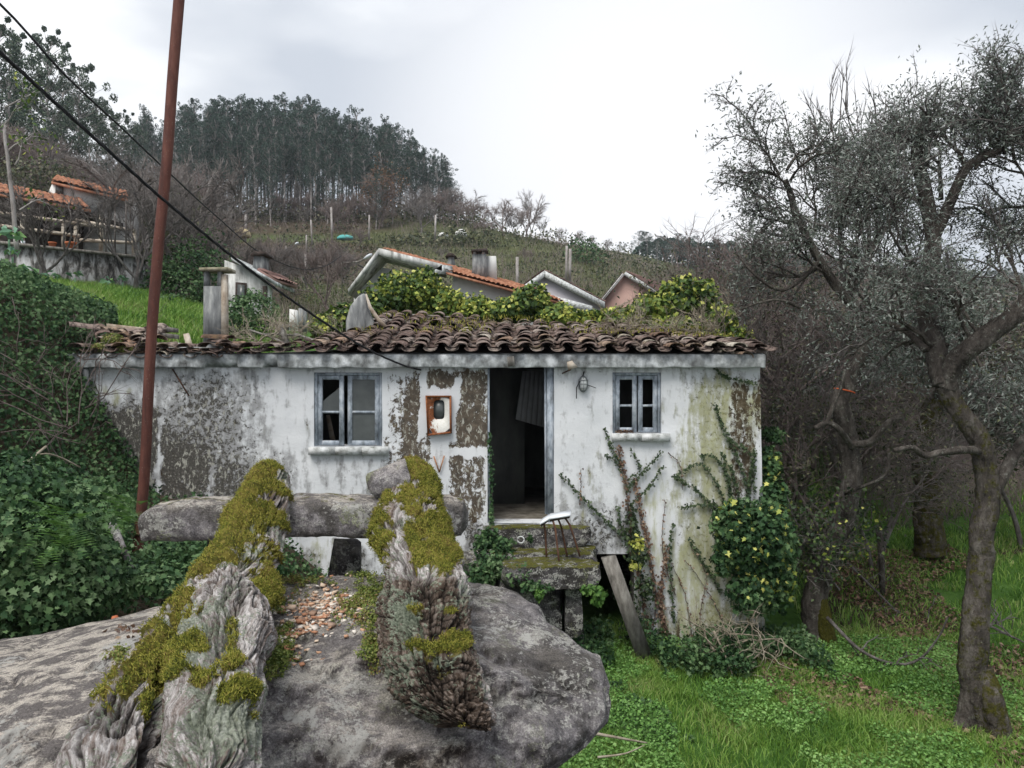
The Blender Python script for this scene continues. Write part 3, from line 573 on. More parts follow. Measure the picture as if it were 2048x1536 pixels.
G_ = np.maximum.reduce([blob(1413, 870, 14, 75, .70), blob(1418, 960, 16, 60, .60), blob(1368, 860, 25, 30, .42), boxm(1330, 1525, 760, 1300, .46, 45), boxm(1255, 1340, 950, 1300, .3, 30), boxm(1110, 1340, 880, 1100, .12, 40), blob(1390, 1050, 40, 90, .50), blob(1310, 1100, 60, 120, .30),
   blob(1450, 1080, 50, 80, .40), blob(215, 790, 60, 12, .35), blob(1365, 1170, 30, 80, .45), blob(1370, 900, 14, 40, .45), blob(620, 1110, 50, 50, .3), boxm(1110, 1250, 1000, 1100, .12, 20)])
R_ = R_*lowf; R_ = R_*(1-boxm(296, 306, 850, 1000, .85, 3))*(1-boxm(395, 405, 930, 1010, .5, 4))
wb.add(V, Fq, attr=np.stack([R_, G_, B_, 1+0*R_], -1))
# jambs of the openings and the edges of the wall
def quad(b, p, attr=(0.15, 0, 0.1, 1)): b.add(p, [[0, 1, 2, 3]], attr=attr)
for k, (a, b, c, d) in zip(OPEN, holes):
    y0, y1 = YW-.004, YW+.30
    if k in ('lw', 'rw', 'door'):
        quad(wb, [(a, y0, c), (a, y1, c), (a, y1, d), (a, y0, d)]); quad(wb, [(b, y0, d), (b, y1, d), (b, y1, c), (b, y0, c)]); quad(wb, [(a, y0, c), (b, y0, c), (b, y1, c), (a, y1, c)]); quad(wb, [(a, y0, d), (a, y1, d), (b, y1, d), (b, y0, d)])
cz = wz(1108); quad(wb, [(wx(1110), YW, cz), (wx(1268), YW, cz), (wx(1268), YW+.3, cz), (wx(1110), YW+.3, cz)], (.7, 0, 0, 1)); quad(wb, [(wx(1268), YW, cz), (wx(1268), YW, Z0), (wx(1268), YW+.3, Z0), (wx(1268), YW+.3, cz)], (.8, 0, 0, 1))
Vb, Fb = wall_grid(lines(X0, X1, .5, [h[k] for h in holes for k in (0, 1)]), lines(Z0, Z1, .5, [h[k] for h in holes for k in (2, 3)]), YW+.3, holes, True, False)
wb.add(Vb, Fb, attr=(.3, 0, 0, 1))
quad(wb, [(X0, YW, Z1), (X1, YW, Z1), (X1, YW+.3, Z1), (X0, YW+.3, Z1)])
wb.obj('front_wall', M['plaster'], house)
# side, back and inner walls, floor
DEP = 13.4
for xa, xb in ((X0, X0+.3), (X1-.3, X1)):
    b = MB(); b.box((xa, YW+.302, Z0), (xb, DEP, Z1-.06 if xa < 0 else Z1)); b.A.append(np.tile([.45, .2, .1, 1], (8, 1))); b.obj('side_wall', M['plaster'], house)
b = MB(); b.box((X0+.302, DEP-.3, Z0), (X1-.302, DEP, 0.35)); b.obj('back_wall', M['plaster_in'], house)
fz = wz(1046)
b = MB(); b.box((X0+.3, YW+.302, fz-.18), (X1-.3, DEP-.3, fz)); b.obj('floor', simplemat('dusty_floor', (.06, .055, .045), (.16, .145, .12), 6, c3=(.24, .22, .19)), house)
b = MB()
yi = 11.25
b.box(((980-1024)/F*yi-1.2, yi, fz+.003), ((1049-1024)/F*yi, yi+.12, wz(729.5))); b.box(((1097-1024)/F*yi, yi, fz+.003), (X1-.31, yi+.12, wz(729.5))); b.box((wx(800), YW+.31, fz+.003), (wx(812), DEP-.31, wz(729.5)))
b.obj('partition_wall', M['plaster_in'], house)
b = MB(); b.box((X0+.31, YW+.302, wz(729)), (X1-.31, DEP-.31, wz(725))); b.obj('light_blocking_ceiling', M['darkwood'], house)  # carried over the roofless left room, added unseen to darken the windows
# cellar behind the opening
b = MB(); b.box((wx(1100), YW+.32, Z0), (wx(1105), DEP-.35, fz-.2)); b.box((wx(1105)+.01, DEP-.5, Z0), (X1-.31, DEP-.36, fz-.2)); b.obj('cellar_wall', M['stone'], house)
# hanging panel seen through the door
yh = 10.75
q = np.array([[(1045-1024)/F*yh, yh, (768-742)/F*yh], [(1098-1024)/F*yh, yh+.15, (768-742)/F*yh], [(1096-1024)/F*yh, yh+.15, (768-858)/F*yh], [(1031-1024)/F*yh, yh-.1, (768-838)/F*yh]])
b = MB()
for k in range(6):
    a0, a1 = k/6+.002, (k+1)/6-.002
    qq = np.array([q[0]+(q[1]-q[0])*a0, q[0]+(q[1]-q[0])*a1, q[3]+(q[2]-q[3])*a1, q[3]+(q[2]-q[3])*a0]); b.slab(qq, (0, .02, 0))
b.obj('hanging_ceiling_panel', simplemat('grey_ceiling_board', (.15, .155, .16), (.22, .23, .24), 4, bump=.1), house, label='grey boarded ceiling panel hanging loose')
# cornice under the tiles
zc0, zc1 = wz(736), wz(709); ncs = 260; cx_ = np.linspace(wx(143), wx(1523), ncs)
prof = [(YW-.02, zc0+.01), (YW-.145, zc0), (YW-.15, zc0+.012), (YW-.155, zc1-.01), (YW-.02, zc1+.02), (YW+.1, zc1+.02)]
rings = []
for k, x in enumerate(cx_):
    nn = (fbm(np.array([[x*6, 0, 3.1]]), 3)[0]-.5)
    chip = 1.0 if fbm(np.array([[x*3.1, 5.2, 1.7]]), 3)[0] > .40 or x > wx(640) else 0.0
    pxx = 1024+x/SW
    low = .05 if 420 < pxx < 560 and chip < 1 else 0
    rings.append([(x, y+(nn*.02 if 0 < i_ < 4 else 0)+(low if 0 < i_ < 3 else 0), z+nn*.03*(i_ in (1, 2))+(low*1.2 if i_ in (1, 2) else 0)) for i_, (y, z) in enumerate(prof)])
V, Fq, T = loft(rings); b = MB(); b.add(V, Fq, T); b.obj('cornice', M['cornice'], house)
# corner post and drain pipe at the wall's end
b = MB(); b.tube(smoothpath([W(171, 738, 9.6), W(172, 850, 9.6), W(171, 935, 9.62)], 10), .035, 8); b.obj('drain_pipe', M['concrete'], house)
# ---- windows
def sash(cxl, cxr, ct, cb, y, tilt, parent, name='sash', broken=None, bar=None):
    st = .042; s_ = thing(name, None, None, (wx(cxl), y, wz(cb)), parent=None); s_.parent = parent
    pbase = np.array(parent.location); gp = parent.parent
    while gp is not None: pbase += np.array(gp.location); gp = gp.parent
    s_.location = tuple(np.array([wx(cxl), y, wz(cb)])-pbase)
    return s_
def window(px0, px1, py0, py1, mid, ajar, name_l):
    x0, x1, z1, z0 = wx(px0), wx(px1), wz(py0), wz(py1)
    win = thing('window', None, None, (x0, YW, z0)); win.parent = house; win.location = tuple(np.array([x0, YW, z0])-np.array(house.location)); win['label'] = name_l
    f = MB(); t = .035; y0, y1 = YW+.02, YW+.12
    f.box((x0+.002, y0, z0+.002), (x0+t, y1, z1-.002), jit=.002); f.box((x1-t, y0, z0+.002), (x1-.002, y1, z1-.002), jit=.002); f.box((x0+t, y0, z1-t), (x1-t, y1, z1-.003), jit=.002)
    f.obj('window_frame', M['bluepaint'], win)
    lim = [(x0+t+.004, wx(mid[0])), (wx(mid[1]), x1-t-.004)]
    for k, (a, c) in enumerate(lim):
        s = MB(); st = .055; ya, yb = YW+.035, YW+.075; sw = ajar[k]
        Mx = Matrix.Translation(((a if k == 0 else c), ya, 0))@Matrix.Rotation(sw, 4, 'Z')@Matrix.Translation((-(a if k == 0 else c), -ya, 0))
        zb = z0+.006; zt = z1-t-.004; zm = (zb+zt)/2-.02
        s.box((a, ya, zb), (a+st, yb, zt), Mx, .002); s.box((c-st, ya, zb), (c, yb, zt), Mx, .002)
        s.box((a+st, ya, zb), (c-st, yb, zb+.06), Mx, .002); s.box((a+st, ya, zt-.05), (c-st, yb, zt), Mx, .002); s.box((a+st, ya+.004, zm-.014), (c-st, yb-.004, zm+.014), Mx, .003)
        sh = s.obj('sash', M['bluepaint'], win)
        for q_, (za, zc) in enumerate(((zb+.06, zm-.014), (zm+.014, zt-.05))):
            if (k, q_) in BROKEN.get(px0, ()): continue
            p = MB(); A, B2, C2, D = (a+st, ya+.02, za), (c-st, ya+.02, za), (c-st, ya+.02, zc), (a+st, ya+.02, zc)
            if q_ == 1 and px0 == 628: P4 = [A, B2, (c-st, ya+.02, zc-.10), (a+st+.04, ya+.02, zc-.24), (a+st, ya+.02, zc-.28)] if k == 0 else [(a+st, ya+.02, za), B2, C2, D, (a+st, ya+.02, za+.1)]
            else: P4 = [A, B2, C2, D]
            P4 = np.array(P4)@np.array(Mx.to_3x3()).T+np.array(Mx.translation); m_ = len(P4)
            p.add(np.vstack([P4, P4+[0, .004, 0]]), [[0, i+1, i] for i in range(1, m_-1)], [[m_, m_+i, m_+i+1] for i in range(1, m_-1)]); p.obj('pane', M['paneglass'], sh)
    return win
BROKEN = {628: ((0, 0),), 1225: ((0, 0), (0, 1), (1, 1), (1, 0))}
w1 = window(628, 764, 745, 892, (687, 694), (-.10, .0), 'wide blue grey window with cracked panes and sash ajar')
w2 = window(1225, 1322, 745, 866, (1274, 1277), (-.03, .02), 'narrow blue grey window with empty panes')
def sill(px0, px1, py0, py1, nseg, nm):
    b = MB()
    e = np.linspace(px0, px1, nseg+1)
    for k in range(nseg): b.box((wx(e[k])+.002, YW-.07, wz(py1)+rng.uniform(-.006, .004)), (wx(e[k+1])-.002, YW+.16, wz(py0)+rng.uniform(-.004, .006)), jit=.003)
    b.obj('window_sill', M['whitepaint'], house)
sill(619, 778, 893, 909, 3, ''); sill(1223, 1339, 867, 882, 2, '')
b = MB(); b.leaves(np.stack([rng.uniform(wx(1232), wx(1268), 120), rng.uniform(YW, YW+.03, 120), rng.uniform(wz(868), wz(860), 120)], -1), .035, .6); b.obj('dead_moss', M['deadleaf'], house, kind='stuff')
# boards leaning inside the broken pane
b = MB(); b.hexa([W(652, 830, 10.3), W(660, 830, 10.3), W(674, 893, 10.3), W(662, 893, 10.3)]+[W(652, 830, 10.35), W(660, 830, 10.35), W(674, 893, 10.35), W(662, 893, 10.35)])
b.hexa([W(643, 820, 10.2), W(676, 775, 10.2), W(679, 778, 10.2), W(646, 824, 10.2)]+[W(643, 820, 10.22), W(676, 775, 10.22), W(679, 778, 10.22), W(646, 824, 10.22)]); b.obj('fallen_lath', M['boardpale'], house)
# door frame
b = MB(); xd0, xd1 = wx(975), wx(1108); zt = wz(734)
b.hexa([(xd0+.002, YW+.01, fz), (xd0+.03, YW+.01, fz), (xd0+.022, YW+.01, zt), (xd0+.002, YW+.01, zt)]+[(xd0+.002, YW+.16, fz), (xd0+.03, YW+.16, fz), (xd0+.022, YW+.16, zt), (xd0+.002, YW+.16, zt)])
b.hexa([(xd1-.075, YW+.03, fz), (xd1-.002, YW+.03, fz), (xd1-.002, YW+.03, zt), (xd1-.09, YW+.03, zt)]+[(xd1-.075, YW+.17, fz), (xd1-.002, YW+.17, fz), (xd1-.002, YW+.17, zt), (xd1-.09, YW+.17, zt)])
b.hexa([(xd1-.11, YW+.06, fz+.1), (xd1-.08, YW+.06, fz+.1), (xd1-.095, YW+.06, zt), (xd1-.12, YW+.06, zt)]+[(xd1-.11, YW+.12, fz+.1), (xd1-.08, YW+.12, fz+.1), (xd1-.095, YW+.12, zt), (xd1-.12, YW+.12, zt)])
b.obj('door_frame', M['bluepaint'], house)
# meter box
bx = np.array([[852, 791], [903, 791], [904, 866], [856, 871]], float)
def boxq(p, y): return [((x-1024)*SW, y, (768-z)*SW) for x, z in p]
mb_ = thing('meter_box', None, None); mb_.parent = house; mb_.location = tuple(np.array([wx(878), YW, wz(870)])-np.array(house.location)); mb_['label'] = 'rusted white enamel meter box with small window'
b = MB(); o_ = bx; c_ = bx.mean(0); i_ = c_+(bx-c_)*np.array([.86, .90])
# rim: four bars proud of the wall, door plate with rounded hole
for k in range(4):
    a, c = k, (k+1) % 4; P = [*boxq([o_[a], o_[c], i_[c], i_[a]], YW-.075)]; Q = [(x, YW+.0, z) for x, y, z in P]; b.hexa(np.vstack([P, Q]))
b.A.append(np.tile([.35, 0, 0, 1], (b.n, 1)))
b.obj('box_rim', M['rustbox'], mb_)
hole = np.array([(879+11*math.copysign(abs(math.cos(t))**.45, math.cos(t)), 819+19*math.copysign(abs(math.sin(t))**.45, math.sin(t))) for t in np.linspace(0, 2*math.pi, 25)[:-1]])
ang = np.linspace(0, 2*math.pi, 25)[:-1]
def onquad(t):   # point of the inner quad's border in direction t from the hole's centre
    d = np.array([math.cos(t), math.sin(t)]); o = np.array([879., 819.]); best = None
    for k in range(4):
        p, q2 = i_[k], i_[(k+1) % 4]; A_ = np.array([d, p-q2]).T
        if abs(np.linalg.det(A_)) < 1e-9: continue
        s1, s2 = np.linalg.solve(A_, p-o)
        if s1 > 0 and -.01 <= s2 <= 1.01 and (best is None or s1 < best): best = s1
    return o+d*best
outer = np.array([onquad(t) for t in ang])
rg = lambda P, y: np.array(boxq(P, y))
V = np.vstack([rg(outer, YW-.062), rg(hole, YW-.062), rg(hole, YW-.045), rg(outer, YW-.045)]); n_ = 24; k = np.arange(n_); k2 = (k+1) % n_
fc = np.vstack([np.stack([k+o1*n_, k2+o1*n_, k2+o2*n_, k+o2*n_], -1) for o1, o2 in ((0, 1), (1, 2), (2, 3))])
b = MB(); leftness = (885-(1024+V[:, 0]/SW))/40; b.add(V, fc, attr=np.stack([np.clip(leftness, -.3, .4)*.5+.02, 0*leftness, 0*leftness, 1+0*leftness], -1)); b.obj('box_door', M['rustbox'], mb_)
b = MB(); b.box((wx(864), YW-.03, wz(842)), (wx(894), YW-.02, wz(797))); b.obj('meter_window', M['paneglass'], mb_)
# bulkhead lamp
lp = thing('wall_lamp', None, None); lp.parent = house; c0 = np.array([wx(1166), YW, wz(768)]); lp.location = tuple(c0-np.array(house.location)); lp['label'] = 'oval caged bulkhead lamp'
b = MB(); rr = []
for dy, s_ in ((0.0, 1), (-.03, 1), (-.04, .86), (-.045, .8)):
    rr.append([(c0[0]+.062*s_*math.cos(t), YW+dy-.005, c0[2]+.105*s_*math.sin(t)) for t in np.linspace(0, 2*math.pi, 21)[:-1]])
V, Fq, T = loft(rr); b.add(V, Fq, T); b.obj('lamp_base', M['bulk'], lp)
b = MB(); rr = [[(c0[0]+.045*s_*math.cos(t), YW-.04-dy, c0[2]+.085*s_*math.sin(t)) for t in np.linspace(0, 2*math.pi, 21)[:-1]] for dy, s_ in ((0, 1), (.03, .97), (.05, .75), (.058, .3))]
V, Fq, T = loft(rr); b.add(V, Fq, T); b.obj('lamp_glass', M['lampglass'], lp, smooth=True)
b = MB()
for dz in (-.05, 0, .05): b.tube([(c0[0]+.06*math.cos(t), YW-.045-.058*math.sin(t), c0[2]+dz) for t in np.linspace(0, math.pi, 9)], .0045, 4)
b.tube([(c0[0], YW-.045-.062*math.sin(t), c0[2]+.1*math.cos(t)) for t in np.linspace(0, math.pi, 9)], .0045, 4)
b.obj('lamp_cage', M['bulk'], lp)
b = MB(); b.tube([W(1160, 762, 9.62), W(1153, 775, 9.62), W(1153, 797, 9.66)], .006, 4); b.tube([W(1166, 752, 9.66), W(1168, 743, 9.67)], .008, 4); b.tube([W(1176, 770, 9.66), W(1192, 776, 9.68)], .004, 4); b.obj('loose_wire', M['cable'], lp)
# orange V mark painted on the plaster
b = MB()
for p, q in (((868, 912), (879, 944)), ((879, 944), (889, 911))):
    d = np.array(q, float)-p; nrm = np.array([-d[1], d[0]])/np.hypot(*d)*1.3; yy = YW-.034
    pts = [np.array(p)+nrm, np.array(q)+nrm, np.array(q)-nrm, np.array(p)-nrm]
    b.slab([((x-1024)*SW, yy, (768-z)*SW) for x, z in pts], (0, .012, 0))
b.obj('painted_letter', simplemat('faded_orange_paint', (.30, .14, .07), (.42, .24, .15), 30), house)
# small round vent / insulator by the door
# rafter ends poking from the cornice
b = MB(); b.hexa([W(1014, 714, 9.5), W(1028, 712, 9.5), W(1030, 732, 9.5), W(1016, 733, 9.5)]+[W(1014, 714, 9.72), W(1028, 712, 9.72), W(1030, 732, 9.72), W(1016, 733, 9.72)]); b.obj('rafter_end', M['boardgrey'], house)
b = MB(); b.hexa([W(1134, 726, 9.45), W(1144, 722, 9.45), W(1156, 734, 9.45), W(1136, 741, 9.45)]+[W(1134, 722, 9.6), W(1144, 720, 9.6), W(1152, 730, 9.6), W(1136, 735, 9.6)]); b.obj('rafter_end', M['boardpale'], house)
for p, q in (((1124, 747), (1142, 739)), ((345, 738), (378, 792))): b = MB(); b.tube([W(*p, 9.66), W(*q, 9.64)], .009, 4); b.obj('iron_spike', M['rustiron'], house)
# ---- roof tiles
def tile_mesh(name, mat, arch=1, r0=.098, r1=.078, L=.36, n=7, t=.014, taper_up=True):
    P = []
    for y, r in ((0, r0), (L, r1)):
        for k in range(n+1):
            a = math.pi*k/n; P.append((r*math.cos(a), y, arch*(r*math.sin(a)*.52)))
    for y, r in ((0, r0-t), (L, r1-t)):
        for k in range(n+1):
            a = math.pi*k/n; P.append((r*math.cos(a), y, arch*(r*math.sin(a)*.52)))
    m = n+1; f = []
    for k in range(n):
        f.append((k, k+1, m+k+1, m+k)); f.append((2*m+k+1, 2*m+k, 3*m+k, 3*m+k+1)); f.append((k+1, k, 2*m+k, 2*m+k+1)); f.append((m+k, m+k+1, 3*m+k+1, 3*m+k))
    f += [(0, m, 3*m, 2*m), (n, 2*m+n, 3*m+n, m+n)]
    me = bpy.data.meshes.new(name); me.from_pydata([tuple(np.array(p)*1.0) for p in P], [], f if arch > 0 else [q[::-1] for q in f]); me.materials.append(mat)
    for pl in me.polygons: pl.use_smooth = False
    me.update(); return me
TM = tile_mesh('roof_tile', M['tile']); TC = tile_mesh('channel_tile', M['tile'], -1, r0=.085, r1=.10); TP = tile_mesh('roof_tile_pale', M['tile_pale'])
hl = np.array(house.location)
def put_tile(me, name, p, rx=0, ry=0, rz=0, s=1.0):
    o = bpy.data.objects.new(name, me); C.objects.link(o); o.parent = house; o.location = tuple(np.array(p)-hl); o.rotation_euler = (rx, ry, rz); o.scale = (s, s*rng.uniform(.95, 1.03), s); return o
def slope(x):
    p = 1024+x/SW; return float(np.interp(p, [150, 500, 620, 700, 900, 1200, 1350, 1500], [.10, .10, .17, .235, .225, .19, .155, .14]))
pitch = .262; ncol = 0; p0 = 150
for c in range(34):
    x = wx(p0+24)+c*pitch
    pp = 1024+x/SW
    if pp > 1515: break
    rows = int(np.interp(pp, [150, 470, 500, 560, 610, 660, 710, 1380, 1440, 1500], [2, 1, 2, 3, 4, 7, 11.4, 11.4, 9, 6]))
    for r in range(rows):
        s = slope(x); y = YW-.25+r*.245+rng.normal()*.012; sag = (fbm(np.array([[x*.55, y*.6, 2.0]]), 2)[0]-.5)*.20*min(1, r/4+.12)
        z = zc1+.075+(y-(YW-.25))*s+sag
        xx = x+rng.normal()*.010+(fbm(np.array([[x*.4, y*.8, 7.0]]), 2)[0]-.5)*.10
        put_tile(TC, 'channel_tile', (xx+pitch/2, y+.01, z-.008), math.atan(s)-.03, rng.normal()*.03, rng.normal()*.05)
        if rng.random() < (.96 if pp > 470 else .85): put_tile(TM if rng.random() < .9 else TP, 'roof_tile', (xx, y, z+.012+rng.normal()*.006), math.atan(s)-.05+rng.normal()*.02, rng.normal()*.06, rng.normal()*.09, rng.uniform(.92, 1.1))
# mortared first row at the broken end of the roof
for k, (pxx, py_, yv, rz, ry, me) in enumerate([(318, 704, 9.5, .0, .0, TP), (355, 700, 9.55, .05, 0, TM), (392, 701, 9.5, -.05, .1, TP), (418, 706, 9.45, .2, .1, TM), (447, 702, 9.55, .0, 0, TM), (470, 697, 9.6, .5, -.2, TP), (488, 702, 9.5, -.1, 0, TM),
      (222, 672, 9.75, .15, .1, TM), (245, 668, 9.85, -.2, .2, TP), (275, 670, 9.8, .25, -.1, TP), (300, 680, 9.75, .6, .2, TM), (238, 690, 9.65, 1.2, .3, TM), (205, 700, 9.6, .1, 0, TM), (268, 700, 9.6, -.2, .0, TP),
      (455, 682, 9.75, .9, .2, TM), (462, 672, 9.85, 1.3, -.1, TP), (440, 688, 9.7, -.5, .3, TP), (1455, 700, 9.55, .3, .1, TP), (1478, 698, 9.6, -.2, .2, TM), (1496, 706, 9.5, .5, .2, TP), (1440, 690, 9.8, .1, 0, TM), (290, 662, 9.9, .1, 0, TM), (322, 672, 9.85, 1.0, .2, TP)]):
    put_tile(me, 'loose_tile', W(pxx, py_+6, yv), .12+rng.normal()*.08, ry, rz, 1.05)
for k in range(6): put_tile(TC, 'loose_tile', W(170+k*52+rng.normal()*3, 708, 9.52), .08, rng.normal()*.06, rng.normal()*.08)
for k in range(20):      # heap of slipped tiles at the broken corner
    put_tile(TM if k % 3 else TP, 'loose_tile', W(rng.uniform(195, 300), 700-(k/20)*44, 9.65+k*.018), .15+rng.normal()*.2, rng.normal()*.35, rng.normal()*.7, 1.0)
# roofing boards beneath the tiles, unseen, added to block light
b = MB(); gxs = np.linspace(wx(690), wx(1505), 20); gys = np.linspace(YW-.1, 12.1, 12)
V = []; 
for yv in gys:
    for xv in gxs: V.append((xv, yv, zc1-.015+(yv-(YW-.25))*slope(xv)*.98))
ii = np.arange(11)[:, None]*20; jj = np.arange(19)[None]; Fq = np.stack([ii+jj, ii+jj+1, ii+jj+21, ii+jj+20], -1).reshape(-1, 4); V = np.array(V)
b.add(V, Fq); b.add(V-[0, 0, .03], Fq[:, ::-1]); b.obj('roof_boarding', M['darkwood'], house)
b = MB(); za = zc1-.01; b.hexa([(wx(455), YW-.1, za), (wx(689), YW-.1, za), (wx(689), 10.7, za+.13), (wx(455), 10.3, za+.04), (wx(455), YW-.1, za-.03), (wx(689), YW-.1, za-.03), (wx(689), 10.7, za+.10), (wx(455), 10.3, za+.01)]); b.obj('roof_boarding', M['boardgrey'], house)
# broken gable piece, fallen beams
def flatstone(poly, Y, th, mat, name, parent, tilt=0.0, label=None, nz=.02):
    P = np.array([W(a, c, Y+tilt*k) for k, (a, c) in enumerate(poly)]); n = len(P); cen = P.mean(0)
    rings = [cen+(P-cen)*.9+[0, 0, 0], P+[0, th*.15, 0], P+[0, th*.85, 0], cen+(P-cen)*.92+[0, th, 0]]
    V, Fq, T = loft(rings); V = V+(vnoise(V[:, None, :]*23+np.array([0, 0, 0]))-.5)*nz
    b = MB(); b.add(V, Fq, T); b.A.append(np.tile([0., .2, 0, 1], (len(V), 1))); return b.obj(name, mat, parent, label=label)
flatstone([(690, 690), (692, 640), (700, 612), (716, 592), (727, 586), (735, 596), (733, 612), (748, 645), (742, 690)], 10.9, .12, M['concrete'], 'gable_fragment', house, label='broken grey gable end standing above the tiles')
b = MB(); b.tube([W(732, 588, 10.85), W(740, 615, 10.85), W(757, 640, 10.82), W(772, 655, 10.8)], [.02, .045, .05, .05], 5, flat=.6); b.obj('verge_mortar', M['boardpale'], house)
b = MB()
for p, q, r in (((742, 640, 11.6), (880, 650, 11.8), .05), ((765, 628, 12.1), (960, 640, 12.3), .04), ((500, 660, 11.2), (580, 690, 10.6), .025), ((560, 655, 11.0), (575, 690, 10.7), .05), ((590, 668, 11), (650, 690, 10.6), .03), ((520, 668, 11), (600, 672, 10.8), .02), ((1060, 655, 12.2), (1200, 668, 12), .03)):
    b = MB(); P_ = np.array([W(*p), (W(*p)+W(*q))/2+[0, 0, .01], W(*q)]); b.tube(P_, r, 4, flat=.6); b.obj('fallen_rafter', M['boardgrey'], house)
for (a, c, d, e_, Yb, mt) in ((213, 647, 296, 656, 10.2, 'boardpale'), (240, 657, 345, 668, 10.1, 'boardgrey'), (300, 651, 344, 655, 10.25, 'boardgrey')):
    b = MB(); p0_, p1_ = W(a, c, Yb), W(d, e_, Yb-.1); b.hexa([p0_, p1_, p1_-[0, 0, .055], p0_-[0, 0, .07], p0_+[0, .2, 0], p1_+[0, .2, 0], p1_+[0, .2, -.055], p0_+[0, .2, -.07]]); b.obj('fallen_board', M[mt], house)
b = MB(); b.hexa([W(366, 668, 9.8), W(378, 666, 9.8), W(390, 705, 9.6), W(376, 706, 9.6), W(366, 668, 9.86), W(378, 666, 9.86), W(390, 705, 9.66), W(376, 706, 9.66)]); b.obj('fallen_board', M['boardpale'], house)
b = MB(); P = [W(318, 684, 9.95), W(318, 712, 9.95), W(455, 712, 9.95), W(455, 690, 9.95)]; b.hexa(P+[p+np.array([0, .25, 0]) for p in P]); b.obj('wall_head', M['whitepaint'], house)
# concrete chimney behind the eave
ch = thing('chimney', None, None); ch.parent = house; cb_ = W(432, 690, 11.8); ch.location = tuple(cb_-hl); ch['label'] = 'tall grey concrete chimney with flat slab cap on stub posts'
b = MB(); P = [W(406, 700, 11.8), W(442, 700, 11.8), W(442, 572, 11.8), W(407, 572, 11.8)]; b.hexa(P+[p+np.array([0, .14, 0]) for p in P]); b.A.append(np.tile([.5, 0, 0, 1], (8, 1)))
b.obj('chimney_shaft', M['concrete'], ch)
b = MB(); P = [W(442.3, 700, 11.8), W(452, 700, 11.75), W(451, 548, 11.75), W(442.3, 548, 11.8)]; b.hexa(P+[p+np.array([0, .12, 0]) for p in P]); b.obj('chimney_post', M['boardpale'], ch)
for a, c in ((407, 416), (434, 442)):
    b = MB(); P = [W(a, 571.7, 11.8), W(c, 571.7, 11.8), W(c, 541, 11.8), W(a+1, 541, 11.8)]; b.hexa(P+[p+np.array([0, .10, 0]) for p in P]); b.obj('chimney_post', M['concrete'], ch)
b = MB(); P = [W(397, 541, 11.7), W(455, 541, 11.7), W(455, 534, 11.7), W(398, 535, 11.7)]; b.hexa(P+[p+np.array([0, .35, 0]) for p in P]); b.obj('chimney_cap', simplemat('lichened_slab', (.12, .11, .07), (.26, .24, .17), 9, c3=(.36, .34, .27)), ch)
# ------------------------------------------------------------------ steps, stool, plank, pole, cables
st = thing('stone_steps', 'mossy stone steps and landing slab below the open doorway', 'steps', (wx(1090), 9.2, -3.3))
def roughblock(lo, hi, name, parent, mat='stone', n=10, amp=.03, moss=.55, seed=0):
    lo = np.array(lo, float); hi = np.array(hi, float); sz = hi-lo
    nx, ny, nz_ = [max(2, int(s/.06)) for s in sz]
    b = MB(); 
    def face(o, u, v, nu, nv):
        a, c = np.meshgrid(np.linspace(0, 1, nu+1), np.linspace(0, 1, nv+1)); P = o+a[..., None]*u+c[..., None]*v
        i = np.arange(nv)[:, None]*(nu+1); j = np.arange(nu)[None]; return P.reshape(-1, 3), np.stack([i+j, i+j+1, i+j+nu+2, i+j+nu+1], -1).reshape(-1, 4)
    ex, ey, ez = np.diag(sz)
    cen = (lo+hi)/2
    for o, u, v, a, c in ((lo, ex, ez, nx, nz_), (lo+ey+ex, -ex, ez, nx, nz_), (lo+ez, ex, ey, nx, ny), (lo+ey, ex, -ey, nx, ny), (lo+ey, -ey, ez, ny, nz_), (lo+ex, ey, ez, ny, nz_)):
        P, Fq = face(o, u, v, a, c)
        d = (fbm(P*4+seed, 3)-.5)[:, None]; e2 = (P-cen)/sz*2; rnd = np.clip(np.abs(e2).sum(1)-2.2, 0, 1)[:, None]
        up = np.clip(e2[:, 2], 0, 1)**3
        P2 = P+(P-cen)/np.linalg.norm(sz)*d*amp*12-(P-cen)*rnd*.16
        b.add(P2, Fq, attr=np.stack([0*up, moss*up, 0*up, 1+0*up], -1))
    return b.obj(name, M[mat], parent, smooth=True)
roughblock((wx(968), 9.42, wz(1087)), (wx(1178), YW-.04, fz-.004), 'step', st, seed=1)
roughblock((wx(980), 9.1, wz(1127)), (wx(1186), 9.66, wz(1086)), 'step', st, seed=2)
roughblock((-.12, 8.6, -2.28), (.98, 9.16, -2.03), 'landing_slab', st, seed=3, amp=.05)
roughblock((-.15, 8.85, -3.5), (.55, 9.5, -2.30), 'support_stone', st, seed=4, moss=.2, amp=.06); roughblock((.56, 8.95, -3.5), (.85, 9.4, -2.9), 'support_stone', st, seed=5, moss=.2); roughblock((.60, 8.75, -2.86), (.80, 9.3, -2.31), 'support_stone', st, seed=6, moss=.2)
roughblock((-1.0, 9.2, -3.5), (-.16, YW-.04, -2.1), 'support_stone', st, seed=7, moss=.4, amp=.06)
b = MB(); c = np.array([wx(1041), 9.36, wz(1064)-.03])
for k in range(1): b.tube([c+[.04*math.cos(t), 0, .04*math.sin(t)] for t in np.linspace(0, 2*math.pi, 17)], .010, 6)
tag(b.obj('ring', M['whitepaint']), 'small pale round ring against the mossy step under the doorway', 'ring')
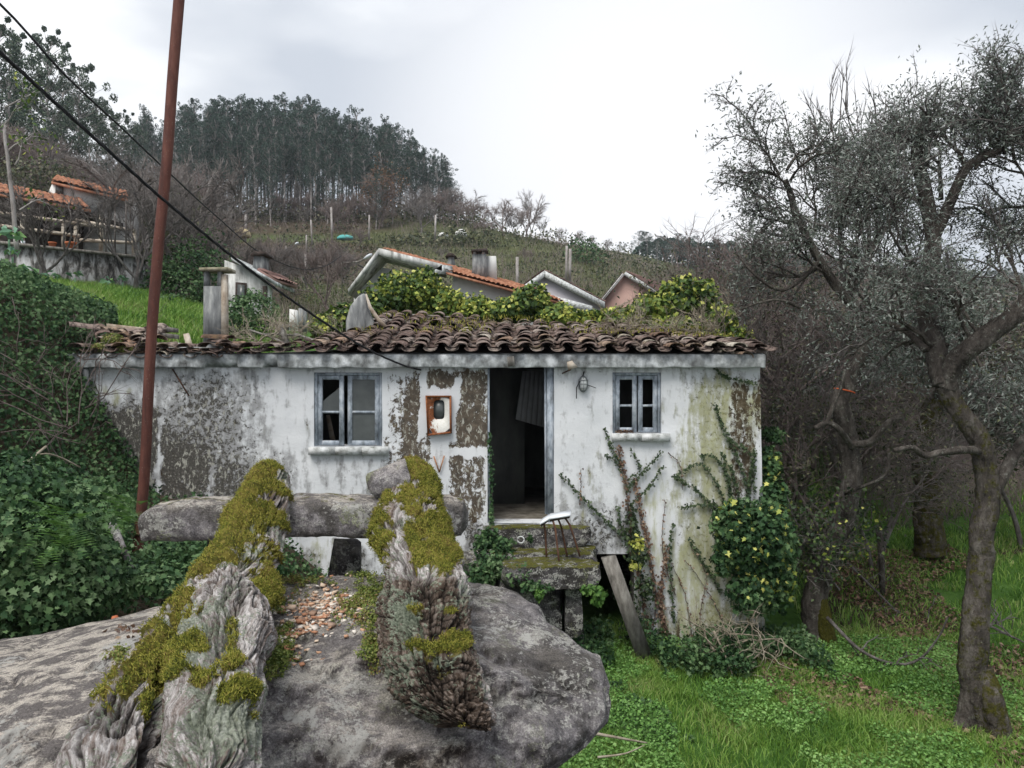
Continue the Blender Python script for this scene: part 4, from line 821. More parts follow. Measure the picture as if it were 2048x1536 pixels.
# stool
sY = 8.85
so_ = thing('stool', 'small rusty legged stool with tilted thin white seat on the landing slab', 'stool', W(1118, 1115, sY))
b = MB(); top = [W(1080, 1047, sY-.05), W(1098, 1036, sY-.05), W(1141, 1029, sY-.05)]; th = .035
for p, q in zip(top[:-1], top[1:]): b.hexa([p, q, q-[0, 0, th*.55], p-[0, 0, th*.55], p+[.03, .26, .01], q+[.03, .26, .01], q+[.03, .26, .01-th*.55], p+[.03, .26, .01-th*.55]])
b.obj('seat', M['lampwhite'], so_)
b = MB()
for p, q in zip(top[:-1], top[1:]): p = p+[.008, .01, -th*.56]; q = q+[-.01, .01, -th*.56]; b.hexa([p, q, q-[0, 0, th*.7], p-[0, 0, th*.7], p+[.03, .22, .01], q+[.03, .22, .01], q+[.03, .22, .01-th*.7], p+[.03, .22, .01-th*.7]])
b.obj('seat_frame', M['darkwood'], so_)
for (a, c, d, e_, Y0_, Y1_) in ((1088, 1048, 1093, 1114, 8.95, 8.98), (1106, 1042, 1118, 1123, 8.82, 8.72), (1117, 1040, 1134, 1112, 9.0, 9.02), (1131, 1037, 1160, 1113, 8.85, 8.88)):
    b = MB(); b.tube(smoothpath([W(a, c, Y0_), W(a+(d-a)*.25+1, c+12, Y0_), W(d, e_, Y1_)], 6), .012, 6); b.obj('leg', M['rustiron'], so_)
# leaning plank and the stone beside it
b = MB(); P = [W(1203, 1118, 9.35), W(1232, 1112, 9.4), W(1306, 1316, 9.1), W(1276, 1322, 9.05)]; b.slab(P, (0, .05, .012)); tag(b.obj('plank', M['boardgrey']), 'weathered grey plank leaning in the dark cellar opening', 'plank')
# rusty pole
pl = thing('pole', 'tall leaning red brown steel pole crossing the whole view', 'pole', W(272, 1130, 6.5))
b = MB(); PP = [W(270, 1150, 6.5), W(289, 950, 6.5), W(296, 800, 6.5), W(305, 640, 6.5), W(318, 480, 6.5), W(333, 330, 6.5), W(345, 160, 6.5), W(358, 0, 6.5), W(366, -90, 6.5)]
b.tube(smoothpath(PP, 30), np.linspace(.042, .044, 30), 14); b.obj('pole_shaft', M['pole'], pl, smooth=True)
b = MB(); c = W(278, 1066, 6.5); b.tube([c+[.055*math.cos(t), .055*math.sin(t), 0] for t in np.linspace(0, 2*math.pi, 17)], .012, 5); b.tube([c+[-.05, -.02, 0], c+[-.14, -.03, -.003]], .012, 5); b.obj('pole_clamp', M['rustiron'], pl)
def cable(name, pts, r, mat, label, strands=0):
    P = smoothpath([W(*p) for p in pts], 90); b = MB()
    if strands:
        T = np.gradient(P, axis=0); T /= np.linalg.norm(T, axis=1)[:, None]; U = np.cross(T, [0, 0, 1.]); U /= np.linalg.norm(U, axis=1)[:, None]; Q = np.cross(T, U); s = np.arange(90)*.9
        for k in range(strands): a = s+k*2*math.pi/strands; b.tube(P+(np.cos(a)[:, None]*U+np.sin(a)[:, None]*Q)*r*.55, r*.62, 6)
    else: b.tube(P, r, 6)
    tag(b.obj(name, M[mat], smooth=True), label, 'cable')
cable('cable', [(-260, -120, 3.6), (0, 105, 4.4), (110, 205, 4.8), (240, 322, 5.3), (330, 402, 5.8), (470, 517, 6.7), (600, 612, 7.8), (720, 690, 8.9), (800, 728, 9.45), (842, 740, 9.62)], .011, 'cable', 'thick black twisted cable running down to the wall above the meter box', 3)
cable('cable', [(-300, -260, 6), (0, 8, 8), (130, 150, 9), (250, 262, 11), (330, 338, 13), (430, 430, 17), (520, 505, 22), (600, 538, 26), (650, 532, 28), (682, 512, 30)], .014, 'cable', 'thin black cable sagging over the whitewashed shed to the lamp pole')
cable('cable', [(716, 530, 29), (760, 550, 27), (800, 566, 25)], .02, 'cable', 'short dark service cable reaching the gable of the tiled house')
# ------------------------------------------------------------------ granite beam, stones, boulder
def lumpbeam(stations, nth, name, mat, amp, freq, pw=3.2, **kw):
    """stations: x, y, z, half depth, half height"""
    S = np.array(stations, float); t = np.linspace(0, 1, kw.pop('m', 120)); d = np.linspace(0, 1, len(S)); S = np.stack([np.interp(t, d, S[:, k]) for k in range(5)], -1)
    a = np.linspace(0, 2*math.pi, nth+1)[:-1]; ca, sa = np.cos(a), np.sin(a)
    cc = np.sign(ca)*abs(ca)**(2/pw); ss = np.sign(sa)*abs(sa)**(2/pw)
    P = np.stack([np.repeat(S[:, :1], nth, 1), S[:, 1:2]+S[:, 3:4]*cc[None], S[:, 2:3]+S[:, 4:5]*ss[None]], -1)
    cen = S[:, None, :3]; D = P-cen; D[..., 0] = 0; D /= np.linalg.norm(D, axis=2)[..., None]+1e-6
    P = P+D*((fbm(P*freq, 5)-.5)*amp)[..., None]; P[..., 0] += (fbm(P*freq+9, 3)-.5)*amp*.6
    V, Fq, T = loft(P); up = np.zeros(len(V)); up[:P.shape[0]*nth] = np.tile(np.clip(ss, 0, 1)**4, P.shape[0])
    b = MB(); k = kw.pop('light', .6); mo = kw.pop('moss', .2); b.add(V, Fq, T, attr=np.stack([up*k, up*mo*(fbm(V*5, 3) > .5), 0*up, 1+0*up], -1)); return b.obj(name, M[mat], smooth=True, **kw)
yb = 4.25; bx_ = lambda p: (p-1024)/F*yb; bz_ = lambda p: (768-p)/F*yb
lumpbeam([(bx_(291), yb, bz_(1062), .03, .03), (bx_(298), yb, bz_(1050), .10, .062), (bx_(325), yb, bz_(1040), .15, .085), (bx_(370), yb, bz_(1036), .17, .10), (bx_(460), yb, bz_(1035), .18, .108), (bx_(560), yb, bz_(1033), .18, .106), (bx_(660), yb, bz_(1031), .18, .103), (bx_(760), yb, bz_(1030), .18, .105), (bx_(850), yb, bz_(1030), .18, .11), (bx_(900), yb, bz_(1028), .17, .105), (bx_(926), yb, bz_(1030), .13, .085), (bx_(936), yb, bz_(1034), .04, .03)],
  60, 'granite_beam', 'granite', .085, 6, m=260, label='long lichened granite post lying across stone supports behind the boulder', cat='stone beam', light=.8, moss=.45, pw=4.5)
def pebblestone(c, r, name, label, cat, mat='granite', seed=0, amp=.35, group=None):
    u = np.linspace(0, math.pi, 16); v = np.linspace(0, 2*math.pi, 25)[:-1]; U, Vv = np.meshgrid(u[1:-1], v, indexing='ij')
    D = np.stack([np.sin(U)*np.cos(Vv), np.sin(U)*np.sin(Vv), np.cos(U)], -1); r = np.array(r, float)
    q = np.sign(D)*np.abs(D)**.75; P = np.array(c)+q*r*(1+(fbm(D*1.6+seed, 4)-.5)*amp*2)[..., None]
    rb = np.random.default_rng(seed+50)
    for _ in range(16):
        n_ = rb.normal(size=3); n_ /= np.linalg.norm(n_); dd_ = ((P-np.array(c))/r)@n_-rb.uniform(.62, .85); P = P-n_*(np.clip(dd_, 0, 1)*.95)[..., None]*r
    V, Fq, T = loft(P); b = MB(); b.add(V, Fq[:, ::-1], T[:, ::-1], attr=np.stack([np.clip((V[:, 2]-c[2])/r[2], 0, 1)*.5, 0*V[:, 0], 0*V[:, 0], 1+0*V[:, 0]], -1))
    return b.obj(name, M[mat], smooth=True, label=label, cat=cat, group=group)
o_ = pebblestone(W(778, 960, 4.2), (.15, .13, .115), 'rock', 'angular grey rock resting on the granite post beside the mossy log', 'rock', seed=3)
for (p, r, s, lb) in (((470, 1130, 4.3), (.17, .16, .20), 1, 'dark stone block propping the granite post behind the split log'), ((690, 1130, 4.4), (.13, .13, .20), 2, 'brown stone propping the granite post between the two logs'), ((850, 1125, 4.4), (.22, .15, .20), 5, 'stone block propping the blunt lichened end of the granite post')):
    pebblestone(W(*p), r, 'support_stone', lb, 'stone', 'stone', s, .2)
tag(MB().box((-1.42-.32, 8.2, -1.31), (-1.10-.32, 8.3, -1.25)).obj('stone_chip', M['boardpale']), 'small pale slab of stone seen above the granite post', 'stone') if False else None
# boulder: x station, (y,z) of back foot, back top, top, brow, face, lower face, foot
BS = [(-640, [(4.1, -1.9), (4.0, -1.40), (3.4, -1.37), (2.7, -1.42), (2.1, -1.62), (2.0, -1.8), (2.1, -2.0)]),
      (-200, [(4.2, -1.9), (4.1, -1.36), (3.5, -1.30), (2.8, -1.34), (2.1, -1.52), (1.95, -1.75), (2.1, -2.0)]),
      (60,   [(4.3, -1.9), (4.15, -1.27), (3.6, -1.20), (2.9, -1.25), (2.35, -1.42), (2.05, -1.65), (2.2, -2.0)]),
      (300,  [(4.3, -1.9), (4.2, -1.15), (3.7, -1.11), (3.1, -1.13), (2.6, -1.27), (2.2, -1.55), (2.3, -2.0)]),
      (560,  [(4.3, -1.9), (4.15, -1.075), (3.8, -1.04), (3.25, -1.05), (2.85, -1.20), (2.5, -1.55), (2.6, -2.0)]),
      (760,  [(4.2, -1.9), (4.1, -1.06), (3.7, -1.01), (3.2, -1.01), (2.85, -1.18), (2.6, -1.55), (2.7, -1.95)]),
      (900,  [(4.1, -1.8), (4.05, -1.05), (3.7, -.995), (3.2, -1.0), (2.85, -1.16), (2.65, -1.50), (2.8, -1.85)]),
      (1000, [(4.0, -1.75), (3.95, -1.05), (3.6, -1.00), (3.15, -1.03), (2.85, -1.18), (2.7, -1.45), (2.9, -1.62)]),
      (1090, [(3.9, -1.70), (3.8, -1.09), (3.5, -1.04), (3.1, -1.09), (2.85, -1.22), (2.78, -1.38), (3.0, -1.50)]),
      (1160, [(3.7, -1.60), (3.6, -1.16), (3.4, -1.10), (3.1, -1.14), (2.9, -1.24), (2.88, -1.33), (3.05, -1.42)]),
      (1205, [(3.5, -1.42), (3.45, -1.22), (3.35, -1.17), (3.15, -1.18), (3.0, -1.23), (2.98, -1.28), (3.1, -1.35)]),
      (1214, [(3.3, -1.30), (3.3, -1.26), (3.25, -1.23), (3.18, -1.22), (3.1, -1.24), (3.1, -1.27), (3.15, -1.30)])]
m = 380; pxs = np.array([b_[0] for b_ in BS], float); prof_ = np.array([[p for p in b_[1]] for b_ in BS])
tt = np.linspace(0, 1, m); pq = pxs[0]+(pxs[-1]-pxs[0])*(1-(1-tt)**1.5); nv = 150; rings = []
su = np.linspace(0, 1, nv)
from itertools import chain
def ringat(p):
    K = np.stack([[np.interp(p, pxs, prof_[:, i, c]) for c in (0, 1)] for i in range(7)]); K = np.vstack([K, [(K[0]+K[-1])/2]])
    # closed smooth curve
    Kc = np.vstack([K, K[:1]]); sp = smoothpath(np.c_[Kc, 0*Kc[:, :1]], nv+1)[:-1, :2]
    lin_t = np.linspace(0, len(Kc)-1, nv+1)[:-1]
    return sp
P = np.zeros((m, nv, 3))
for k, p in enumerate(pq):
    r = ringat(p); P[k, :, 0] = (p-1024)/F*3.25; P[k, :, 1:] = r
cen = P.mean(1, keepdims=True); D = P-cen; D[..., 0] = 0; D /= np.linalg.norm(D, axis=2)[..., None]+1e-6
d1 = fbm(P*np.array([1.2, 1.2, 2.4]), 3)-.5; d2 = fbm(P*5+3, 5, g=.55)-.5; d3 = 1-np.abs(fbm(P*np.array([2.4, 2.4, 6])+7, 4)-.5)*2
fade = np.clip((pxs[-1]-pq)/60, .15, 1)[:, None, None]
P = P+D*(d1*.13)[..., None]*fade
rb = np.random.default_rng(5)
for _ in range(20):      # flat broken facets
    i_, j_ = int(rb.uniform(.35, .99)*m), int(rb.integers(nv)); nn_ = D[i_, j_]+rb.normal(size=3)*[.22, .14, .14]+[.5*max(0, (pq[i_]-1080)/130), 0, 0]; nn_ /= np.linalg.norm(nn_); p0_ = P[i_, j_]-nn_*rb.uniform(.004, .022)
    dd_ = (P-p0_)@nn_; rr_ = np.linalg.norm(P-p0_, axis=2); wgt = sstep(.42, .30, rr_); P = P-nn_*(np.clip(dd_, 0, .05)*wgt*.9)[..., None]
P = P+D*(d2*.055-np.clip(d3-.93, 0, 1)*.45)[..., None]*fade
V, Fq, T = loft(P); z = V[:, 2]; ridge = np.zeros(len(V)); sug = np.linspace(0, 1, nv)
nrm = np.cross(np.gradient(P, axis=0), np.gradient(P, axis=1)); nrm /= np.linalg.norm(nrm, axis=2)[..., None]+1e-9
upn = np.zeros(len(V)); upn[:m*nv] = np.abs(nrm[..., 2].ravel())*(P[..., 2].ravel() > cen.repeat(nv, 1)[..., 2].ravel()); Pxv = 1024+V[:, 0]/3.25*F
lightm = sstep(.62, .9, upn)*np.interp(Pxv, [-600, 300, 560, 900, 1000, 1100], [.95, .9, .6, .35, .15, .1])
mossm = np.where((Pxv > 940) & (Pxv < 1130), .42, 0)*sstep(3.6, 3.9, V[:, 1])*sstep(.5, .8, upn)
boul = MB(); boul.add(V, Fq[:, ::-1], T[:, ::-1], attr=np.stack([lightm, mossm, 1.0*(1-sstep(.45, .85, upn))*sstep(1130, 960, Pxv), 1+0*z], -1)); boul_V = P.reshape(-1, 3); boul_N = upn[:m*nv]  # third channel darkens the steep front: painted shade plus dark lichen
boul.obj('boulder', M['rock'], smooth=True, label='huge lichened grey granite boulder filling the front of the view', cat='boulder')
def boul_z(x, y):    # top height of the boulder near a point
    d = (boul_V[:, 0]-x)**2+(boul_V[:, 1]-y)**2; k = np.argsort(d)[:14]; return boul_V[k, 2].max()
# ------------------------------------------------------------------ the gnarled logs
def log_mesh(stat, hfac, seed, nth=220, m=420, ridge=(), cleft=(), tw=.6, rough=1.0, dark=None, moss=None, lift=0.0, split=False):
    S = np.array(stat, float)     # py, xl, xr, Y
    t = np.linspace(S[0, 0], S[-1, 0], m); xl, xr, Y = [np.interp(t, S[:, 0], S[:, k]) for k in (1, 2, 3)]
    ker = np.ones(9)/9
    xl, xr, Y = [np.convolve(np.pad(q, 4, 'edge'), ker, 'valid') for q in (xl, xr, Y)]
    L = np.stack([(xl-1024)/F*Y, Y, (768-t)/F*Y], -1); R = np.stack([(xr-1024)/F*Y, Y, (768-t)/F*Y], -1)
    Cn = (L+R)/2; w = np.linalg.norm(R-L, axis=1)/2; ax = np.gradient(Cn, axis=0); ax /= np.linalg.norm(ax, axis=1)[:, None]
    side = (R-L)/(2*w[:, None]); up = np.cross(side, ax); up *= np.sign(up[:, 2:3]); up /= np.linalg.norm(up, axis=1)[:, None]
    h = w*hfac
    Cn = Cn-up*(h*.55)[:, None]+up*lift
    a = np.linspace(0, 2*math.pi, nth+1)[:-1]; ca, sa = np.cos(a), np.sin(a)
    s = np.concatenate([[0], np.cumsum(np.linalg.norm(np.diff(Cn, axis=0), axis=1))])
    rad = np.ones((m, nth))
    A_ = np.repeat(a[None], m, 0); Sg = np.repeat(s[:, None], nth, 1)
    # roof-like ridge section
    for (a0, amp, wd) in ridge: rad += amp*np.exp(-((np.angle(np.exp(1j*(A_-a0-(Sg*tw*.15)))))/wd)**2)
    for (a0, amp, wd, s0, s1) in cleft: rad -= amp*np.exp(-((np.angle(np.exp(1j*(A_-a0-.25*np.sin(Sg*5+seed)))))/wd)**2)*sstep(s0, s0+.25, Sg)*sstep(s1+.2, s1, Sg)
    env = np.minimum(sstep(0, .10, s)[:, None]*.75+.25, sstep(s[-1]+.02, s[-1]-.12, s)[:, None]*.6+.4)
    wx_, hz_ = w[:, None]*ca[None]*rad*env, h[:, None]*sa[None]*rad*env
    P = Cn[:, None]+side[:, None]*wx_[..., None]+up[:, None]*hz_[..., None]
    D = side[:, None]*ca[None, :, None]+up[:, None]*sa[None, :, None]; D /= np.linalg.norm(D, axis=2)[..., None]
    # grain coordinates: flow lines along the log, warped
    warp = (fbm(P*3.2+seed, 3)-.5)*1.9
    gcoord = np.stack([np.cos(A_+warp*.5)*w[:, None]*13, np.sin(A_+warp*.5)*w[:, None]*13, Sg*1.7+warp*.3], -1)+seed
    g1 = fbm(gcoord*1.5, 4, g=.6); g2 = fbm(gcoord*5.5, 3); big = fbm(P*3.4+seed*2, 3)-.5
    crev = 1-sstep(.0, .065, np.abs(g1-.5)); crev2 = 1-sstep(0, .08, np.abs(g2-.5))
    # cross cracks break the wood in small blocks on the underside
    cc = fbm(np.stack([A_*1.0+warp*.4, Sg*16+warp*1.5, 0*A_+seed], -1), 2); cross = (1-sstep(0, .07, np.abs(cc-.5)))
    PXX = 1024+P[..., 0]/P[..., 1]*F; PYY = 768-P[..., 2]/P[..., 1]*F
    dk = dark(P, A_, Sg, s[-1]) if dark else 0*A_
    mo = moss(P, A_, Sg, s[-1]) if moss else 0*A_
    mo = np.clip(mo+(fbm(P*9+seed, 4, g=.6)-.5)*2.3, 0, 1)
    # splinters: long blocks of wood standing at different heights, short blocks where the wood is crackled
    uu = A_*w[:, None]/.046+warp*1.0+seed; iu = np.floor(uu).astype(int); ph = hashn(iu, iu*0+int(seed), iu*0)
    vl = Sg/.17+ph*7+warp*.35; vs_ = Sg/.030+warp*1.6+ph*.35; il = np.floor(vl).astype(int); is_ = np.floor(vs_).astype(int)
    hl = hashn(iu, il, 5+0*iu)-.5; hs = hashn(iu, is_, 9+0*iu)-.5; fu = uu-iu; fs_ = vs_-is_; fl_ = vl-il
    gro = 1-sstep(0, .15, np.minimum(fu, 1-fu)); gs_ = (1-sstep(0, .15, np.minimum(fs_, 1-fs_)))*dk; gl_ = 1-sstep(0, .05, np.minimum(fl_, 1-fl_))
    free = 1-sstep(.40, .55, mo)
    spl = (hl*.008+hs*.010*dk-gro*.010*dk-gs_*.009)*free*rough
    cl_ = (np.exp(-((PXX-np.interp(PYY, [1250, 1400, 1536], [352, 322, 316]))/18)**2)*sstep(1180, 1300, PYY)) if split else 0*A_; fold = 1-np.abs(fbm(P*np.array([5, 3.2, 3.2])+seed*3, 3)-.5)*2; disp = -.11*cl_+spl+(fold-.85)*.30*w[:, None]+big*.34*w[:, None]+(g1-.5)*.16*w[:, None]-crev*.022*rough-crev2*.007*rough-cross*dk*.022+sstep(.45, .6, mo)*(.008+.045*(fbm(P*14, 4)-.35))
    P = P+D*disp[..., None]
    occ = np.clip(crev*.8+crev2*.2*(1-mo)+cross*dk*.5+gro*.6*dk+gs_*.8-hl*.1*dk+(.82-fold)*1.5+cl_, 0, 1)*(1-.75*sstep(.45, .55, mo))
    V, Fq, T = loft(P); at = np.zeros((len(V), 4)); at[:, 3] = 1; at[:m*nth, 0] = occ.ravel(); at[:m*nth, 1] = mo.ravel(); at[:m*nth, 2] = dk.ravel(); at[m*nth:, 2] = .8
    gc = np.zeros((len(V), 3)); gc[:m*nth] = gcoord.reshape(-1, 3); gc[m*nth:] = V[m*nth:]*3
    return V, Fq, T, at, gc, P, mo, D
def finish_log(parts, name, label, parent=None):
    b = MB(); G = []
    for V, Fq, T, at, gc, P, mo, D in parts: b.add(V, Fq[:, ::-1], T[:, ::-1], attr=at); G.append(gc)
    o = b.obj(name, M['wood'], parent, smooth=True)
    lv = np.concatenate([np.concatenate([p[5].reshape(-1, 3), p[0][-2:]]) for p in parts]); lx, ly = 1024+lv[:, 0]/lv[:, 1]*F, 768-lv[:, 2]/lv[:, 1]*F
    lc = np.exp(-((lx-450)/75)**2-((ly-1440)/100)**2)+np.exp(-((lx-385)/40)**2-((ly-1270)/70)**2)+.8*np.exp(-((lx-810)/40)**2-((ly-1240)/40)**2)+.7*np.exp(-((lx-480)/60)**2-((ly-1095)/30)**2)
    a2 = o.data.attributes.new('lichen', 'FLOAT', 'POINT'); a2.data.foreach_set('value', np.clip(lc, 0, 1).astype(np.float32))
    a = o.data.attributes.new('grain', 'FLOAT_VECTOR', 'POINT'); a.data.foreach_set('vector', np.concatenate(G).astype(np.float32).ravel())
    return o
def moss_tufts(parts, n, parent, thr=.55):
    b = MB()
    for V, Fq, T, at, gc, P, mo, D in parts:
        PF = P.reshape(-1, 3); mf = mo.ravel(); DF = D.reshape(-1, 3); k = np.nonzero((mf > thr) & (DF[:, 1] < .8))[0]
        if len(k) == 0: continue
        k = rng.choice(k, n); jit = rng.normal(size=(n, 3))*.006; base = PF[k]+jit; d = DF[k]+rng.normal(size=(n, 3))*.8; d[:, 2] += .2; d /= np.linalg.norm(d, axis=1)[:, None]
        b.spikes(base-d*.004, base+d*rng.uniform(.004, .012, n)[:, None], .0022)
    b.obj('moss', M['mossblade'], parent, kind='stuff')
PI = math.pi
def mossL(P, A, S, L):
    px = 1024+P[..., 0]/P[..., 1]*F; py = 768-P[..., 2]/P[..., 1]*F
    m = .58*np.clip(np.sin(A)+.35, 0, 1)*sstep(1.55, 1.25, S/L*1.6)
    lf = sstep(28, -6, px-np.interp(py, [930, 1040, 1130, 1250, 1350, 1450], [535, 440, 400, 320, 250, 160])-20)      # mossy outer flank
    m = m*.9+.75*lf*sstep(1470, 1380, py); m = m-.75*np.exp(-((px-np.interp(py, [1130, 1230, 1330, 1430, 1540], [405, 330, 250, 180, 110]))/22)**2)*sstep(1120, 1180, py)
    m = m+.75*np.exp(-((px-np.interp(py, [1180, 1300, 1400, 1480], [402, 345, 305, 270]))/27)**2)*sstep(1170, 1210, py)*sstep(1440, 1380, py)
    m = m-.35*sstep(1400, 1490, py)
    return m
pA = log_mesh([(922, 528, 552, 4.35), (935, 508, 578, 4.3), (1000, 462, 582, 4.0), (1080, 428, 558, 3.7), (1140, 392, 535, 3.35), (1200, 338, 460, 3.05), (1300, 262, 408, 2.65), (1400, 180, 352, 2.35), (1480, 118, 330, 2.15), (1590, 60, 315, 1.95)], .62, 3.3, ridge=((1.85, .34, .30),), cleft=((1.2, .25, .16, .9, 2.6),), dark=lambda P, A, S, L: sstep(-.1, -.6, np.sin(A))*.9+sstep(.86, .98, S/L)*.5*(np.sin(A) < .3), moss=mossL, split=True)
def mossB(P, A, S, L):
    px = 1024+P[..., 0]/P[..., 1]*F; py = 768-P[..., 2]/P[..., 1]*F
    m = .75*np.exp(-((px-460)/50)**2-((py-1385)/24)**2)+.8*np.exp(-((px-470)/26)**2-((py-1290)/45)**2)+.65*np.exp(-((px-390)/40)**2-((py-1300)/70)**2)+.5*np.exp(-((px-352)/22)**2-((py-1360)/50)**2)
    return m*1.05
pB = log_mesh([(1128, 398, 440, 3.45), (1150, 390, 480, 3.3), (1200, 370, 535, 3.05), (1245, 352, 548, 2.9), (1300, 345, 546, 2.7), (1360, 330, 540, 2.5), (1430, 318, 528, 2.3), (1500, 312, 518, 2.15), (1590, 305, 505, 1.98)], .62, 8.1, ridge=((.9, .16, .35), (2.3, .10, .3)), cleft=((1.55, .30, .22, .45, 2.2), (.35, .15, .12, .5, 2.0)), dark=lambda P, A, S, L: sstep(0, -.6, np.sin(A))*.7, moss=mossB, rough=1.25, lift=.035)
pC = log_mesh([(1100, 440, 480, 3.66), (1118, 432, 528, 3.56), (1150, 440, 548, 3.42), (1185, 470, 552, 3.28), (1215, 500, 552, 3.15)], .55, 5.5, lift=.03, m=90, nth=120, moss=lambda P, A, S, L: .85+0*A)
lg1 = thing('log', 'forked grey driftwood-like log with olive moss, its split end toward the camera', 'log', (-1.0, 3.0, -1.1))
lg1['label'] = 'forked silvery log thick with olive moss, split in two lobes at its lower end'
finish_log([pA, pB, pC], 'trunk', None, lg1); moss_tufts([pA, pB, pC], 30000, lg1)
def mossR(P, A, S, L):
    px = 1024+P[..., 0]/P[..., 1]*F; py = 768-P[..., 2]/P[..., 1]*F
    m = .80*sstep(1150, 1080, py)*np.clip(np.sin(A)+.75, 0, 1)+.75*np.exp(-((px-885)/38)**2-((py-1110)/45)**2)+.8*np.exp(-((px-905)/34)**2-((py-1215)/16)**2)+.75*np.exp(-((px-905)/40)**2-((py-1275)/26)**2)+.6*np.exp(-((px-820)/48)**2-((py-1285)/16)**2)
    m = m-.55*np.exp(-((px-np.interp(py, [930, 1010, 1100, 1200], [792, 790, 800, 800]))/13)**2)-.5*sstep(875, 915, px-(py-1000)*.15)*sstep(1000, 1040, py)*(py < 1180)
    return m
pR = log_mesh([(916, 806, 838, 4.4), (926, 796, 852, 4.38), (960, 788, 874, 4.2), (1000, 770, 882, 4.0), (1020, 748, 886, 3.9), (1060, 738, 892, 3.75), (1110, 752, 918, 3.5), (1150, 762, 938, 3.3), (1200, 760, 942, 3.08), (1260, 756, 948, 2.92), (1320, 758, 962, 2.8), (1370, 778, 978, 2.72), (1410, 815, 988, 2.66), (1440, 870, 994, 2.62), (1462, 950, 998, 2.60)], .55, 12.4, ridge=((2.3, .12, .3), (.7, .10, .3)), cleft=((1.5, .18, .2, .1, .6), (2.0, .14, .12, .3, 1.6)),
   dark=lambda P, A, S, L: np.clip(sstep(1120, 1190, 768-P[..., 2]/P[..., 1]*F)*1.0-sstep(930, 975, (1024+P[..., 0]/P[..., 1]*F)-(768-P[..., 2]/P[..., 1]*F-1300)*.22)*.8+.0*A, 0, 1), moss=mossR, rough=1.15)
lg2 = thing('log', 'stout mossy log with cracked brown underside lying over the granite post onto the boulder', 'log', (-.45, 3.3, -1.1))
finish_log([pR], 'trunk', None, lg2); moss_tufts([pR], 50000, lg2)
# chips of tile, moss cushions and stonecrop on the boulder
def on_boulder(n, px, py, sx, sy):
    out = []
    a = np.stack([rng.normal(px, sx, n*2), rng.normal(py, sy, n*2)], -1)
    U = 1024+boul_V[:, 0]/boul_V[:, 1]*F; Vv = 768-boul_V[:, 2]/boul_V[:, 1]*F; ok = np.nonzero((boul_V[:, 1] > 2.2) & (boul_V[:, 2] > -1.5) & (boul_N > .3))[0]
    for p, q in a:
        k = ok[np.argmin((U[ok]-p)**2+(Vv[ok]-q)**2)]
        if abs(U[k]-p) < 6 and abs(Vv[k]-q) < 6: out.append(boul_V[k]+np.array([rng.normal()*.006, rng.normal()*.02, 0]))
        if len(out) >= n: break
    return np.array(out).reshape(-1, 3)
chips = np.vstack([on_boulder(620, 625, 1212, 44, 24), on_boulder(190, 590, 1262, 24, 30), on_boulder(140, 700, 1205, 34, 18)])
b = MB()
for p in chips:
    s = rng.uniform(.004, .0115)*(1 if rng.random() < .93 else 1.7); b.box((-s, -s*rng.uniform(.5, 1), -s*.35), (s, s*rng.uniform(.5, 1), s*.35), Matrix.Translation(p+[0, 0, s*.4])@Matrix.Rotation(rng.uniform(0, 6), 4, 'Z')@Matrix.Rotation(rng.normal()*.5, 4, 'X'), s*.25)
tag(b.obj('tile_rubble', M['pebble']), 'crumbs of broken terracotta and pale stone strewn on the boulder', 'rubble', kind='stuff')
b = MB()
for n, px_, py_, sx, sy in ((420, 735, 1170, 22, 22), (380, 722, 1220, 24, 22), (260, 748, 1290, 14, 28), (260, 560, 1200, 20, 22), (240, 565, 1290, 14, 26), (160, 552, 1330, 10, 16), (160, 600, 1165, 35, 5), (60, 235, 1310, 12, 4)):
    c_ = on_boulder(n//5, px_, py_, sx, sy)
    if len(c_) == 0: continue
    for p in c_:
        k = 34; d = rng.normal(size=(k, 3)); d /= np.linalg.norm(d, axis=1)[:, None]; d[:, 2] = abs(d[:, 2]); b.leaves(p+d*np.array([.024, .024, .030])*rng.uniform(.5, 1.2, (k, 1)), .0115, .7, N=d, jit=.3)
tag(b.obj('stonecrop', M['sedum']), 'cushions of small green stonecrop growing on the boulder round the logs', 'stonecrop', kind='stuff')
for (px_, py_, r, lb) in ((229, 1243, .020, 'upright orange curled shard beside the forked log on the boulder'), (247, 1258, .016, 'flat orange shard of tile lying low by the forked log')):
    p = on_boulder(1, px_, py_+6, 1, 1)
    if len(p): b = MB(); b.tube([p[0]+[0, 0, -.005], p[0]+[.003, 0, .02], p[0]+[0, 0, .042 if r > .018 else .018]], [r, r*1.1, r*.7], 7); tag(b.obj('tile_shard', M['terracotta']), lb, 'tile shard')
b = MB(); p = on_boulder(40, 250, 1262, 14, 7); b.leaves(p+[0, 0, .008], .03, .6); tag(b.obj('dead_leaves', M['deadleaf']), 'brown dead leaves caught on the boulder beside the forked log', 'leaves', kind='stuff') if len(p) else None
